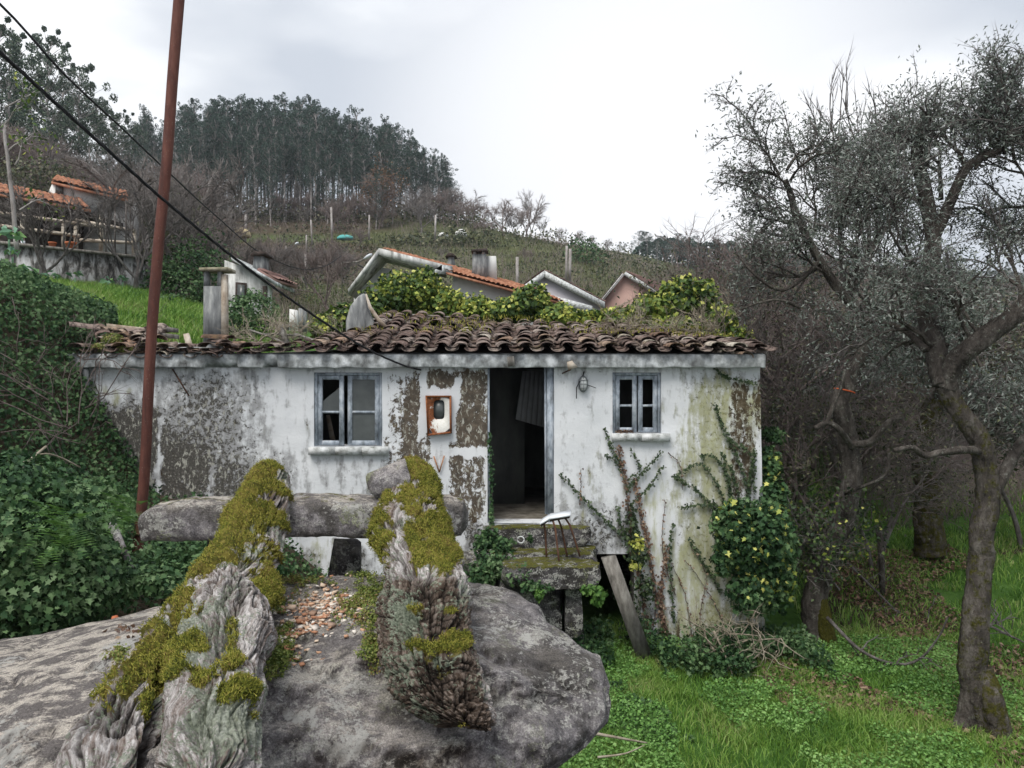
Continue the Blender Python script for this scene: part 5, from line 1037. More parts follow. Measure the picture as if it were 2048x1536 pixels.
# ------------------------------------------------------------------ far houses and things on the slope
def gable_tiles(name, parent, A, Bp, Cc, D, mat, period=.24, rows=.34, amp=.05):
    """pantiled plane: A,B along the eave, D,C along the ridge; corrugated and stepped"""
    A, Bp, Cc, D = [np.array(v, float) for v in (A, Bp, Cc, D)]
    L = np.linalg.norm(Bp-A); H = np.linalg.norm(D-A); nu = max(4, int(L/period)*6); nr = max(2, int(H/rows)); 
    u = np.linspace(0, 1, nu+1); v = []
    for k in range(nr): v += [k/nr, (k+1)/nr-1e-4]
    v = np.array(v); U, Vv = np.meshgrid(u, v); P = (A*(1-U[..., None])+Bp*U[..., None])*(1-Vv[..., None])+(D*(1-U[..., None])+Cc*U[..., None])*Vv[..., None]
    N = np.cross(Bp-A, D-A); N /= np.linalg.norm(N); N *= np.sign(N[2]) or 1
    col = np.floor(U*L/period); rowid = np.floor(Vv*nr)
    h = np.abs(np.sin(U*L/period*math.pi))*amp+(np.arange(len(v)) % 2 == 0)[:, None]*.035+(hashn(col.astype(int), rowid.astype(int), 3)-.5)*.02
    P = P+N*h[..., None]; i = np.arange(len(v)-1)[:, None]*(nu+1); j = np.arange(nu)[None]
    Fq = np.stack([i+j, i+j+1, i+j+nu+2, i+j+nu+1], -1).reshape(-1, 4); b = MB(); b.add(P.reshape(-1, 3), Fq)
    th = N*-.07; Q = np.array([A, Bp, Cc, D])+N*-.012; b.slab(Q, th); return b.obj(name, mat, parent)
def wallpoly(name, parent, poly, Y, th, mat, dY=None):
    P = np.array([W(a, c, Y if dY is None else Y+dY[k]) for k, (a, c) in enumerate(poly)]); n = len(P); Q = P+np.array([0, th, 0])
    b = MB(); b.add(np.vstack([P, Q]), *[np.array([[i, (i+1) % n, n+(i+1) % n, n+i]]) for i in range(n)], np.array([[0, i+1, i] for i in range(1, n-1)]), np.array([[n, n+i, n+i+1] for i in range(1, n-1)]))
    return b.obj(name, mat, parent)
# tiled house with the big pale gable
h = thing('tiled_house', 'pale house with broad overhanging gable, orange tiled roof and mottled chimney', 'house', W(800, 660, 25))
Yg = 23.0
wallpoly('gable_wall', h, [(705, 700), (708, 590), (765, 535), (880, 562), (905, 580), (905, 700)], Yg+.9, .3, M['housewhite'])
def band(p, q, Y0, depth, w, nm, mat='cornice', off=0):
    b = MB(); A, B2 = W(*p, Y0), W(*q, Y0); b.hexa([A, B2, B2-[0, 0, w], A-[0, 0, w], A+[0, depth, 0], B2+[0, depth, 0], B2+[0, depth, -w], A+[0, depth, -w]]); return b.obj(nm, M[mat], h)
# overhang: two sloping slabs meeting at the apex (760,495)
band((696, 578), (757.7, 496), Yg, 1.6, .16, 'roof_overhang', 'streaked'); band((758, 496), (884, 528), Yg, 1.6, .2, 'roof_overhang', 'streaked')
b = MB(); b.hexa([W(884, 529, Yg), W(858, 548, Yg), W(905, 548, Yg), W(905, 532, Yg)]+[W(884, 529, Yg+1), W(858, 548, Yg+1), W(905, 548, Yg+1), W(905, 532, Yg+1)]); b.obj('roof_overhang', M['cornice'], h)
gable_tiles('roof', h, W(880, 540, Yg+.05), W(1130, 606, 22.0), W(1062, 576, 26.0), W(765, 496, 26.5), M['tile_orange'], .15, .28, .045)
wallpoly('side_wall', h, [(905, 700), (905, 548), (1125, 606), (1128, 700)], Yg+.5, .3, M['housewhite'], [0, 0, -.8, -.8])
for (x0, x1, y0, y1, Y, m1) in ((945, 972, 508, 556, 24.2, 'concrete'), (973, 992, 512, 560, 24.5, 'housewhite')):
    c = thing('chimney', None, None); c.parent = h; c.location = tuple(W(x0, y1, Y)-np.array(h.location))
    b = MB(); P = [W(x0-2, y1, Y), W(x1+2, y1, Y), W(x1, y0, Y), W(x0, y0, Y)]; b.hexa(P+[p+np.array([0, .5, 0]) for p in P]); b.obj('chimney_shaft', M[m1], c)
    if m1 == 'concrete':
        for q in (946, 964): b = MB(); P = [W(q, y0, Y), W(q+6, y0, Y), W(q+6, y0-6, Y), W(q, y0-6, Y)]; b.hexa(P+[p+np.array([0, .15, 0]) for p in P]); b.obj('chimney_post', M['concrete'], c)
        b = MB(); P = [W(942, 502, Y-.1), W(976, 502, Y-.1), W(974, 496, Y), W(946, 498, Y)]; b.hexa(P+[p+np.array([0, .6, 0]) for p in P]); b.obj('chimney_cap', M['darkwood'], c)
b = MB(); P = [W(893, 536, 27), W(910, 538, 27), W(907, 512, 27), W(897, 512, 27)]; b.hexa(P+[p+np.array([0, .5, 0]) for p in P]); b.obj('chimney', M['concrete'], h)
b = MB(); P = [W(890, 513, 26.9), W(913, 513, 26.9), W(905, 506, 26.9), W(896, 505, 26.9)]; b.hexa(P+[p+np.array([0, .6, 0]) for p in P]); b.obj('chimney_cap', M['darkwood'], h)
# white gable, pink gable
def gablehouse(name, label, apex, lo, ro, Y, depth, wallm, roofm, band_m='whitepaint', dx=0, bw=.22):
    base = W((lo[0]+ro[0])/2, 690, Y); g_ = thing(name, label, 'house', base); wy = 700
    wallpoly('gable_wall', g_, [(lo[0]+9, wy), (lo[0]+9, lo[1]+1), (apex[0], apex[1]+7), (ro[0]-9, ro[1]+1), (ro[0]-9, wy)], Y+.35, .3, M[wallm])
    for (p, q) in ((lo, (apex[0]-.2, apex[1])), ((apex[0]+.2, apex[1]), ro)):
        b = MB(); A, B2 = W(*p, Y), W(*q, Y); b.hexa([A, B2, B2-[0, 0, bw], A-[0, 0, bw], A+[0, .6, 0], B2+[0, .6, 0], B2+[0, .6, -bw], A+[0, .6, -bw]]); b.obj('verge', M[band_m], g_)
    off = np.array([dx, depth, 0]); ap = W(*apex, Y); l = W(*lo, Y); r = W(*ro, Y)
    gable_tiles('roof', g_, r+[0, .02, .02], r+off, ap+off, ap+[0, .02, .02], M[roofm], .22, .35, .05); gable_tiles('roof', g_, l+off, l+[0, .02, .02], ap+[0, .02, .02], ap+off, M[roofm], .22, .35, .05)
    b = MB(); b.hexa([W(ro[0]-9, wy, Y+.4), W(ro[0]-9, ro[1]+3, Y+.4), W(ro[0]-9, ro[1]+3, Y+.4)+off, W(ro[0]-9, wy, Y+.4)+off]+[p-np.array([.3, 0, 0]) for p in (W(ro[0]-9, wy, Y+.4), W(ro[0]-9, ro[1]+3, Y+.4), W(ro[0]-9, ro[1]+3, Y+.4)+off, W(ro[0]-9, wy, Y+.4)+off)]); b.obj('side_wall', M[wallm], g_)
    return g_
g1 = gablehouse('gabled_house', 'lilac white gable with broad white verge beyond the tiled roof', (1089, 541), (1040, 576), (1210, 604), 38, 8, 'houselilac', 'tile_dull', bw=.30, dx=1)
g2 = gablehouse('gabled_house', 'pink rendered gable under a dull red roof beside the bare trees', (1249, 542), (1200, 602), (1330, 590), 44, 12, 'housepink', 'tile_dull', dx=6.5, bw=.22)
b = MB(); A, B2 = W(1095, 588, 33), W(1185, 612, 33); b.hexa([A, B2, B2-[0, 0, .3], A-[0, 0, .3], A+[0, .5, 0], B2+[0, .5, 0], B2+[0, .5, -.3], A+[0, .5, -.3]]); b.obj('verge', M['whitepaint'], g1)
# small whitewashed shed with chimney
s_ = thing('whitewashed_shed', 'small whitewashed shed with tapering chimney and window behind the concrete chimney', 'shed', W(490, 660, 19))
wallpoly('wall', s_, [(448, 690), (449, 520), (482, 532), (537, 572), (536, 680)], 19, .3, M['streaked'])
b = MB(); A, B2 = W(462, 511, 18.8), W(552, 563, 18.8); b.hexa([A, B2, B2-[0, 0, .10], A-[0, 0, .10], A+[0, 1.6, 0], B2+[0, 1.6, 0], B2+[0, 1.6, -.1], A+[0, 1.6, -.1]]); b.obj('roof', M['cornice'], s_)
gable_tiles('roof_tiling', s_, W(556, 560, 18.9), W(556, 560, 18.9)+[.1, 1.4, .02], W(516, 536, 18.9)+[.1, 1.4, .02], W(516, 536, 18.9), M['tile_dull'], .2, .3, .03)
b = MB(); P = [W(504, 545, 19.2), W(529, 548, 19.2), W(527, 512, 19.2), W(508, 510, 19.2)]; b.hexa(P+[p+np.array([0, .4, 0]) for p in P]); b.obj('chimney', M['concrete'], s_)
b = MB(); P = [W(500, 511, 19.1), W(534, 511, 19.1), W(530, 503, 19.1), W(506, 503, 19.1)]; b.hexa(P+[p+np.array([0, .6, 0]) for p in P]); b.obj('chimney_cap', M['darkwood'], s_)
b = MB(); P = [W(470, 614, 18.95), W(492, 616, 18.95), W(493, 566, 18.95), W(471, 564, 18.95)]; b.hexa(P+[p+np.array([0, .03, 0]) for p in P]); wo_ = b.obj('window_frame', M['darkwood'], s_)
b = MB(); P = [W(474, 610, 18.92), W(488, 611, 18.92), W(489, 570, 18.92), W(475, 569, 18.92)]; b.hexa(P+[p+np.array([0, .02, 0]) for p in P]); b.obj('pane', M['paneglass'], s_)
b = MB(); P = [W(525, 665, 18.9), W(533, 665, 18.9), W(533, 572, 18.9), W(525, 572, 18.9)]; b.hexa(P+[p+np.array([0, .08, 0]) for p in P]); b.obj('corner_board', M['darkwood'], s_)
for (a, c, y0, y1, Y, nm, lb) in ((578, 594, 618, 662, 16.5, 'whitewashed_slab', 'upright whitewashed slab standing in the garden right of the shed'), (596, 612, 616, 664, 16.8, 'whitewashed_slab', 'narrower mottled slab touching the upright whitewashed slab')):
    b = MB(); P = [W(a, y1, Y), W(c, y1, Y), W(c-1, y0+2, Y), W(a+1, y0, Y)]; b.hexa(P+[p+np.array([0, .12, 0]) for p in P]); tag(b.obj(nm, M['housewhite' if a == 578 else 'concrete']), lb, 'slab')
b = MB(); b.hexa([W(530, 662, 17), W(580, 660, 17), W(580, 648, 17), W(530, 646, 17)]+[W(530, 662, 17.3), W(580, 660, 17.3), W(580, 648, 17.3), W(530, 646, 17.3)]); tag(b.obj('garden_wall', M['concrete']), 'low pale garden wall between the shed and the slabs', 'wall')
# stone house with pergola on the left
sh = thing('stone_house', 'old stone house with orange tiled roof above the terrace wall', 'house', W(140, 575, 21))
wallpoly('stone_wall', sh, [(60, 560), (95, 395), (180, 405), (262, 400), (270, 560)], 22, .4, simplemat('rough_pale_stone', (.10, .10, .10), (.26, .255, .25), 2.2, c3=(.42, .415, .40), bump=.9, bd=.05))
wallpoly('upper_wall', sh, [(92, 395), (105, 366), (165, 372), (205, 400), (180, 425), (95, 410)], 21.9, .3, M['housewhite'])
b = MB(); P = [W(110, 390, 21.85), W(125, 393, 21.85), W(126, 366, 21.85), W(112, 364, 21.85)]; b.hexa(P+[p+np.array([0, .03, 0]) for p in P]); b.obj('window', M['paneglass'], sh)
gable_tiles('roof', sh, W(103, 362, 21.6), W(256, 398, 21.6), W(252, 384, 24.5), W(112, 352, 24.5), M['tile_orange'], .16, .3, .035)
gable_tiles('porch_roof', sh, W(-60, 376, 20.2), W(182, 419, 20.2), W(160, 398, 22.0), W(-60, 356, 22), M['tile_orange'], .16, .3, .035)
b = MB(); A, B2 = W(-60, 384, 20.3), W(181, 427, 20.3); b.hexa([A, B2, B2-[0, 0, .08], A-[0, 0, .08], A+[0, 1.7, .1], B2+[0, 1.7, .1], B2+[0, 1.7, 0], A+[0, 1.7, 0]]); b.obj('porch_ceiling', M['darkwood'], sh)
wallpoly('porch_shade_wall', sh, [(-60, 560), (-60, 385), (60, 395), (165, 425), (160, 560)], 21.9, .2, M['darkwood'])
tw_ = thing('terrace_wall', 'mottled black and white terrace wall below the pergola', 'wall', W(140, 590, 19.5))
def mott():
    n = NT('mottled_limewash'); v = n.coord('Object', (1.6, 1, .6)); a = n.noise(3.2, 8, .72, v, .5)
    return n.out(n.ramp(a, [(.40, (.035, .035, .034)), (.48, (.16, .155, .15)), (.55, (.38, .385, .39)), (.7, (.52, .53, .55))]), .9, n.bump(a, .8, .04))
M['mottled'] = mott()
b = MB(); P = [W(-80, 600, 19.5), W(276, 600, 19.3), W(276, 516, 19.3), W(-80, 478, 19.5)]; b.hexa(P+[p+np.array([0, .4, 0]) for p in P]); b.obj('wall_face', M['mottled'], tw_)
b = MB(); P = [W(-80, 479, 19.3), W(280, 516, 19.1), W(280, 511, 19.1), W(-80, 473, 19.3)]; b.hexa(P+[p+np.array([0, .7, 0]) for p in P]); b.obj('wall_coping', M['boardgrey'], tw_)
pg = thing('pergola', 'weathered timber pergola frame with rails on top of the terrace wall', 'pergola', W(140, 500, 19.6))
for (a, y0, y1) in ((45, 425, 484), (127, 440, 496), (152, 450, 497), (202, 430, 504), (268, 462, 512)): b = MB(); b.tube([W(a, y1, 19.6), W(a, y0, 19.6)], .055, 4); b.obj('post', M['boardpale'], pg)
for (p, q) in (((-40, 420), (200, 453)), ((-40, 446), (160, 472)), ((150, 440), (270, 462)), ((160, 480), (268, 486))): b = MB(); b.tube([W(*p, 19.55), W(*q, 19.55)], .045, 4); b.obj('rail', M['boardpale'], pg)
for (a, y0, y1) in ((212, 436, 508), (230, 418, 508), (252, 400, 512), (285, 410, 520)): b = MB(); b.tube([W(a, y1, 19.3), W(a, y0, 19.3)], .022, 4); b.obj('stake', M['barktwig'], pg)
def pot(c, r, label):
    t = thing('plant_pot', label, 'plant pot', c); b = MB()
    b.tube([c, c+[0, 0, r*1.35], c+[0, 0, r*1.36], c+[0, 0, r*1.75], c+[0, 0, r*1.76], c+[0, 0, r*1.4]], [r*.72, r*.95, r*1.08, r*1.12, r*.95, r*.9], 16, cap=True); b.obj('pot_body', M['terracotta'], t, smooth=False); return t
pot(W(142, 502, 19.4), .125, 'terracotta pot standing on the terrace wall by the pergola post'); pot(W(105, 497, 19.5), .09, 'smaller darker terracotta pot along the terrace wall')
b = MB(); b.tube([W(46, 490, 19.4), W(46, 482, 19.4)], .05, 8); tag(b.obj('white_jar', M['lampwhite']), 'small white jar on the terrace wall below the porch', 'jar')
# street lamps
for (hd, arm, post, Y, lb) in ((((728, 518), (744, 508)), (716, 524), (684, 560), 30, 'pale street lamp head beside the verge of the tiled house'), (((590, 489), (597, 485)), (588, 490), (586, 540), 45, 'small distant street lamp head among the bare trees')):
    t = thing('street_lamp', lb, 'street lamp', W(post[0], post[1]+60, Y)); b = MB()
    A, B2 = W(*hd[0], Y), W(*hd[1], Y); b.tube([A, A*.6+B2*.4, A*.2+B2*.8, B2], [.06, .13, .12, .05], 8, flat=.5); b.obj('lamp_head', M['lampwhite'], t)
    b = MB(); b.tube([W(post[0], post[1]+60, Y), W(post[0], post[1]-38, Y), W(post[0]+6, arm[1]+2, Y), W(*arm, Y), A], .035, 6); b.obj('lamp_post', M['boardgrey'], t)
# posts on the hillside
for k, (a, y1, y0, Y, r) in enumerate([(624, 478, 440, 80, .10), (664, 475, 415, 85, .12), (1034, 590, 514, 45, .09), (1132, 560, 492, 60, .10), (1139, 560, 498, 60, .12), (436, 500, 462, 60, .08), (611, 560, 508, 40, .06), (572, 500, 492, 60, .06), (491, 474, 428, 100, .16), (613, 500, 470, 70, .08), (870, 470, 430, 95, .12), (738, 470, 430, 95, .12)]):
    labs = ['pale thin post on the terrace edge above the shed', 'leaning post beside the teal tarpaulin', 'pale post behind the mottled chimney', 'slimmer of the paired poles behind the lilac gable', 'thicker of the paired poles behind the lilac gable', 'short pale stake in the scrub above the concrete chimney', 'thin pale pole between the shed and the street lamp', 'little stub post in the scrub above the shed', 'pale post by the cream cover on the terrace', 'short post under the terrace edge', 'grey post on the terrace right of the russet tree', 'grey post on the terrace below the eucalyptus wood']
    b = MB(); b.tube([W(a, y1+10, Y), W(a+rng.normal()*1, y0, Y)], r, 6); tag(b.obj('post', M['barkpale']), labs[k], 'post')
def mound(px, py, Y, rx, rz, mat, name, label, cat):
    u = np.linspace(0, math.pi/2, 8); v = np.linspace(0, 2*math.pi, 17)[:-1]; c = W(px, py, Y); U, Vv = np.meshgrid(u, v, indexing='ij')
    P = c+np.stack([rx*np.cos(U)*np.cos(Vv), rx*.7*np.cos(U)*np.sin(Vv), rz*np.sin(U)-.3*rz*(U == 0)], -1)*(1+.25*(vnoise(np.stack([Vv*2, U*3, 0*U+px], -1))-.5))[..., None]
    V, Fq, T = loft(P); b = MB(); b.add(V, Fq, T); tag(b.obj(name, M[mat]), label, cat)
mound(481, 470, 100, 1.35, .9, 'cream', 'covered_heap', 'cream coloured covered heap on the green terrace', 'heap')
mound(690, 477, 100, 1.1, .45, 'teal', 'tarpaulin_heap', 'teal tarpaulin heap on the green terrace', 'tarpaulin')
mound(922, 470, 108, .8, .8, 'housewhite', 'pale_boulder', 'pale boulder in the scrub at the right end of the terrace', 'boulder'); mound(885, 472, 106, .8, .45, 'housewhite', 'pale_boulder', 'flatter pale boulder just along the terrace from the other', 'boulder')
# far right house behind the trees
fr = thing('cottage', 'low cottage with orange roof glimpsed through the trees at the picture edge', 'house', W(2060, 720, 32))
wallpoly('wall', fr, [(1985, 720), (1985, 672), (2140, 668), (2140, 720)], 32, .3, M['housewhite']); gable_tiles('roof', fr, W(1978, 672, 31.7), W(2150, 668, 31.7), W(2150, 645, 35), W(2000, 648, 35), M['tile_orange'], .4, .5, .07)
# ------------------------------------------------------------------ vegetation builders
def rot_about(v, ax, a):
    ax = ax/np.linalg.norm(ax); return v*math.cos(a)+np.cross(ax, v)*math.sin(a)+ax*ax.dot(v)*(1-math.cos(a))
class Tree:
    def __init__(s, seed): s.r = np.random.default_rng(seed); s.b = MB(); s.fine = MB(); s.tips = []; s.tipd = []
    def limb(s, P, r0, r1, n=10, moss=0.0, steps=None):
        big = r0 > .07; P = smoothpath(P, (steps or max(6, len(P)*5))*(4 if big else 1)); m = len(P)
        P = P+(np.stack([fbm(np.c_[P*2.2+k*7], 2) for k in range(3)], -1)-.5)*r0*.6
        rr = np.linspace(r0, r1, m)*(1+.22*(fbm(P*3.1+5, 2)-.5))
        s.b.tube(P, rr, 30 if big else n, attr=(0, moss, 0, 1))
        if big:
            V = s.b.V[-1]; c = np.repeat(P, 30, 0); D = V-c; L = np.linalg.norm(D, axis=1)[:, None]; D /= L; q = np.c_[D*3.2/r0*.12, c[:, 2]*2.5]
            q = np.stack([D[:, 0]*2.6+c[:, 2]*.35, D[:, 1]*2.6, c[:, 2]*2.2], -1)
            f1 = fbm(q*2.2, 4, g=.6)-.5; f2 = np.abs(fbm(q*3.4+9, 3)-.5); s.b.V[-1] = V+D*L*(f1*.42-sstep(.07, 0, f2)*.10)[:, None]
        return P
    def grow(s, p, d, L, r, depth, ang=(.45, .95), kids=(3, 5), shrink=(.55, .78), curl=.22, grav=0.0, seg=4, spread_from=.25, minr=.004):
        P = [p]; d = d/np.linalg.norm(d)
        for k in range(seg):
            d = d+s.r.normal(size=3)*curl+np.array([0, 0, grav]); d /= np.linalg.norm(d); P.append(P[-1]+d*L/seg)
        P = np.array(P); rr = np.linspace(r, max(minr, r*.55), len(P))
        (s.b if r > .012 else s.fine).tube(P, rr, 6 if r > .03 else (4 if r > .012 else 3), cap=False, attr=(0, 0, 0, 1))
        if depth == 0:
            for q in (0.4, .7, 1.0): s.tips.append(P[0]*(1-q)+P[-1]*q if q < 1 else P[-1]); s.tipd.append(d)
            return
        nk = s.r.integers(kids[0], kids[1]+1)
        for k in range(nk):
            t = spread_from+(1-spread_from)*(k+s.r.random())/nk; i = min(seg-1, int(t*seg)); f = t*seg-i; q = P[i]*(1-f)+P[i+1]*f; dd = P[i+1]-P[i]; dd /= np.linalg.norm(dd)
            ax = np.cross(dd, s.r.normal(size=3)); a = s.r.uniform(*ang)*(1 if t < .95 else .4)
            s.grow(q, rot_about(dd, ax, a), L*s.r.uniform(*shrink), r*(.62 if t < .9 else .75), depth-1, ang, kids, shrink, curl, grav, max(3, seg-1), spread_from, minr)
    def twigs(s, per, L, r, curl=.5):
        T = np.repeat(np.array(s.tips), per, 0); D = np.repeat(np.array(s.tipd), per, 0); n = len(T)
        D = D+s.r.normal(size=(n, 3))*curl; D /= np.linalg.norm(D, axis=1)[:, None]; e = T+D*(L*s.r.uniform(.4, 1.2, n))[:, None]; s.fine.spikes(T, e, r)
        if s.fine.A: s.fine.A.append(np.tile([0., 0, 0, 1], (n*4, 1)))
        return T, e
    def build(s, root, bark, twigmat, trunkname='trunk', twigname='branches'):
        if s.b.n: s.b.obj(trunkname, M[bark], root, smooth=True)
        if s.fine.n: s.fine.obj(twigname, M[twigmat], root)
def leaf_cloud(pts, per, spread, size, mat, root, asp=.35, name='crown', up=.2, ivy=False):
    P = np.repeat(np.asarray(pts), per, 0); P = P+rng.normal(size=P.shape)*spread; b = MB()
    (b.ivyleaves(P, size, up=up) if ivy else b.leaves(P, size, asp, up)); return b.obj(name, M[mat], root)
# ---- eucalyptus wood on the hill
def euca_proto(seed, near=False, bushy=1.0, low=.42, cl=66, hw=.115):
    r = np.random.default_rng(seed); root = thing('eucalyptus_tree', None, None); H = 20.0
    x = np.cumsum(r.normal(size=8)*.16); y = np.cumsum(r.normal(size=8)*.16); P = np.stack([x-x[0], y-y[0], np.linspace(-1, H*.93, 8)], -1)
    b = MB(); b.tube(smoothpath(P, 14), np.linspace(.19, .05, 14), 6, attr=(0, 0, 0, 1)); L = []
    for k in range(cl):
        t = r.uniform(low, 1.0)**.9; z = H*t; w = H*hw*bushy*(1-abs((t-.62)/.5)**2.2)*.9+.35; a = r.uniform(0, 6.28); q = r.uniform(.15, 1)*w
        c = np.array([np.interp(z, P[:, 2], P[:, 0])+q*math.cos(a), np.interp(z, P[:, 2], P[:, 1])+q*math.sin(a), z]); base = np.array([np.interp(z-1.2, P[:, 2], P[:, 0]), np.interp(z-1.2, P[:, 2], P[:, 1]), z-1.4-q*.3])
        b.tube([base, (base+c)/2+[0, 0, .2], c], [.06, .035, .02], 3, cap=False, attr=(0, 0, 0, 1)); n = int(38*(1.0 if not near else 1.8)); rad = r.uniform(.5, 1.05)*(1-.5*max(0, t-.75)/.25)
        d = r.normal(size=(n, 3)); d /= np.linalg.norm(d, axis=1)[:, None]; L.append(c+d*rad*np.array([1, 1, 1.15])*r.uniform(.3, 1, (n, 1))**.5)
    b.obj('trunk', M['barkpale'], root); L = np.concatenate(L); l = MB(); l.leaves(L, .30 if not near else .38, .5, .25); l.obj('crown', M['euca' if not near else 'euca_near'], root); return root
# copies hang from these
EP = [euca_proto(100+k, low=[.30, .22, .42, .16, .36][k], bushy=[1, 1.15, .85, 1.25, .95][k]) for k in range(5)]
EN = [euca_proto(200+k, True, low=.25, bushy=[1.25, 1.5][k], cl=70, hw=.19) for k in range(2)]
used = set()
def place(proto, base, H, protoH, label, cat, group, rz=None, name=None, sxy=1.0):
    o = proto if proto.name not in used else copy_tree(proto); used.add(proto.name) if o is proto else None
    s = H/protoH; o.location = tuple(base); o.scale = (s*sxy, s*sxy, s); o.rotation_euler = (0, 0, rng.uniform(0, 6.28) if rz is None else rz); tag(o, label, cat, group); return o
topx = [255, 290, 320, 345, 375, 410, 430, 455, 490, 520, 560, 600, 625, 660, 690, 715, 745, 770, 800, 830, 850, 880, 905, 925, 945, 975]
topy = [250, 200, 260, 240, 195, 200, 182, 195, 183, 205, 200, 188, 200, 215, 225, 205, 240, 235, 240, 270, 290, 300, 345, 395, 430, 450]
LE = 'tall dark eucalyptus tree in the dense wood along the hill crest'
for row, (Yr, dn, step) in enumerate(((146, 0, 15), (136, 12, 14), (128, 42, 17), (122, 85, 24))):
    p = 262+row*6
    while p < (905 if row < 2 else 860 if row == 2 else 800):
        if row == 3 and 300 < p < 330: p += step; continue
        ty = float(np.interp(p, topx, topy))+dn+abs(rng.normal())*20-6; Y = Yr+rng.normal()*2.2; x = (p-1024)/F*Y; z = float(gh(x, Y)); H = (768-ty)/F*Y-z
        if H > 4: place(EP[int(rng.integers(5))], (x, Y, z-.2), H, 20.0, LE, 'eucalyptus tree', 'eucalyptus trees of the hilltop wood', sxy=rng.uniform(.75, 1.2)*(1.0 if H > 12 else 1.4))
        p += step*rng.uniform(.6, 1.4)
# small trees down the crest to the right
for (p, ty, Y) in ((905, 352, 140), (922, 392, 140), (938, 428, 142), (955, 432, 142), (972, 440, 145), (990, 452, 145), (1002, 447, 145), (1240, 486, 180), (1250, 490, 180), (1262, 495, 190)):
    x = (p-1024)/F*Y; z = float(gh(x, Y)); H = max(3.0, (768-ty)/F*Y-z); place(EP[3], (x, Y, z-.3), H, 20, 'small dark tree on the skyline where the hill crest descends', 'tree', 'small skyline trees on the descending crest', sxy=1.7)
# far wood right
for k in range(96):
    p = 1275+k*8.6+rng.normal()*6; Y = 205+rng.normal()*14; ty = np.interp(p, [1270, 1300, 1380, 1500, 1700, 1900, 2100], [492, 482, 476, 490, 520, 545, 560])+rng.normal()*6; x = (p-1024)/F*Y; z = float(gh(x, Y)); H = max(7, (768-ty)/F*Y-z)
    place(EP[3], (x, Y, z-.4), H, 20, 'distant rounded tree in the dark wood on the far ridge', 'tree', 'trees of the wood on the far ridge', sxy=1.9)
ptop = lambda p: np.interp(p, [1270, 1300, 1380, 1500, 1700, 1900, 2100], [500, 488, 482, 494, 524, 549, 562])
pp_ = rng.uniform(1262, 2130, 15000); vv_ = ptop(pp_)+7*(fbm(np.stack([pp_/13, 0*pp_, 0*pp_], -1), 3)-.5)*4+rng.uniform(0, 1, 15000)**1.3*62; yy_ = rng.uniform(196, 212, 15000)
b = MB(); b.leaves(np.stack([(pp_-1024)/F*yy_, yy_, (768-vv_)/F*yy_], -1), .85, .7, .3); tag(b.obj('distant_wood', M['euca']), 'dark foliage mass of the wood on the far ridge', 'foliage', kind='stuff')
# near eucalyptus group at the left
for (p, ty, Y, sx, lb) in ((92, 62, 74, 1.1, 'tallest open eucalyptus standing alone against the sky by the cable'), (160, 122, 80, 1.1, 'leaning eucalyptus just right of the tallest one'), (20, 60, 60, 1.0, 'eucalyptus cut by the picture edge beside the thick cable'), (-10, 40, 62, 1.2, 'eucalyptus mostly outside the picture corner'), (50, 160, 76, 1.1, 'low eucalyptus between the edge tree and the tallest one'), (130, 165, 84, 1.2, 'broad eucalyptus below the leaning one'), (195, 190, 90, 1.1, 'eucalyptus crown dipping towards the valley of the skyline'), (232, 218, 95, 1.0, 'last eucalyptus of the near group before the gap'), (215, 240, 98, 1.2, 'squat eucalyptus low in the near group'), (105, 215, 88, 1.2, 'dark eucalyptus crown over the brown slope')):
    x = (p-1024)/F*Y; z = float(gh(x, Y)); H = (768-ty)/F*Y-z; place(EN[int(rng.integers(2))], (x, Y, z-.3), max(H, 4), 20, lb, 'eucalyptus tree', 'near eucalyptus trees on the left slope', sxy=sx*np.clip(12/max(H, 4), .8, 1.5))
# ---- bare trees of the hillside
def bare_proto(seed, H=6.0, mat='barktwig', fork=3, dens=5, name='bare_tree'):
    T = Tree(seed); root = thing(name, None, None); n = fork; trunkH = H*.16
    P = T.limb([[0, 0, -.4], [0.05, 0, trunkH*.5], [.02*H*T.r.normal(), .02*H*T.r.normal(), trunkH]], H*.022, H*.016, 6)
    for k in range(n):
        a = 6.28*k/n+T.r.random(); T.grow(P[-1], np.array([math.cos(a)*.45, math.sin(a)*.45, 1]), H*.42, H*.012, 3, (.3, .7), (3, 4), (.55, .75), .14, .02, 4, .25, .006*H/6)
    T.twigs(dens, H*.11, .0017*H, .45); T.build(root, mat, mat); return root
BP = [bare_proto(300+k, mat=['barktwig', 'barkbrown', 'barkbrown', 'barktwig'][k]) for k in range(4)]
RT = bare_proto(333, mat='barkbrown', name='russet_tree')
leaf_cloud(np.array([c for c in (rng.normal(size=(260, 3))*[1.0, 1.0, 1.35]+[0, 0, 3.9])]), 7, .25, .2, 'rustleaf', RT, .7)
x = (765-1024)/F*118; place(RT, (x, 118, float(gh(x, 118))), 8.5, 6, 'russet brown leaved tree in front of the eucalyptus wood', 'tree', None)
def bare_at(p, Y, H, label, group, sxy=1.0, k=None):
    x = (p-1024)/F*Y; return place(BP[int(rng.integers(4)) if k is None else k], (x, Y, float(gh(x, Y))-.1), H, 6.0, label, 'bare tree', group, sxy=sxy)
LB = 'bare leafless tree in the brown scrub of the hillside'
n = 0
while n < 105:
    p = rng.uniform(-60, 1060); Y = float(np.exp(rng.uniform(math.log(50), math.log(128))))
    if 98 < Y < 112 and rng.random() < .7: continue
    if p > 700 and Y < 90: continue
    H = rng.uniform(3.0, 6.5); zg = float(gh((p-1024)/F*Y, Y))
    if Y < 97 and p > 430: H = min(H, (768-492)/F*Y-zg)
    if H > 1.3: bare_at(p, Y, H, LB, 'bare trees of the hillside scrub', 1.25)
    n += 1
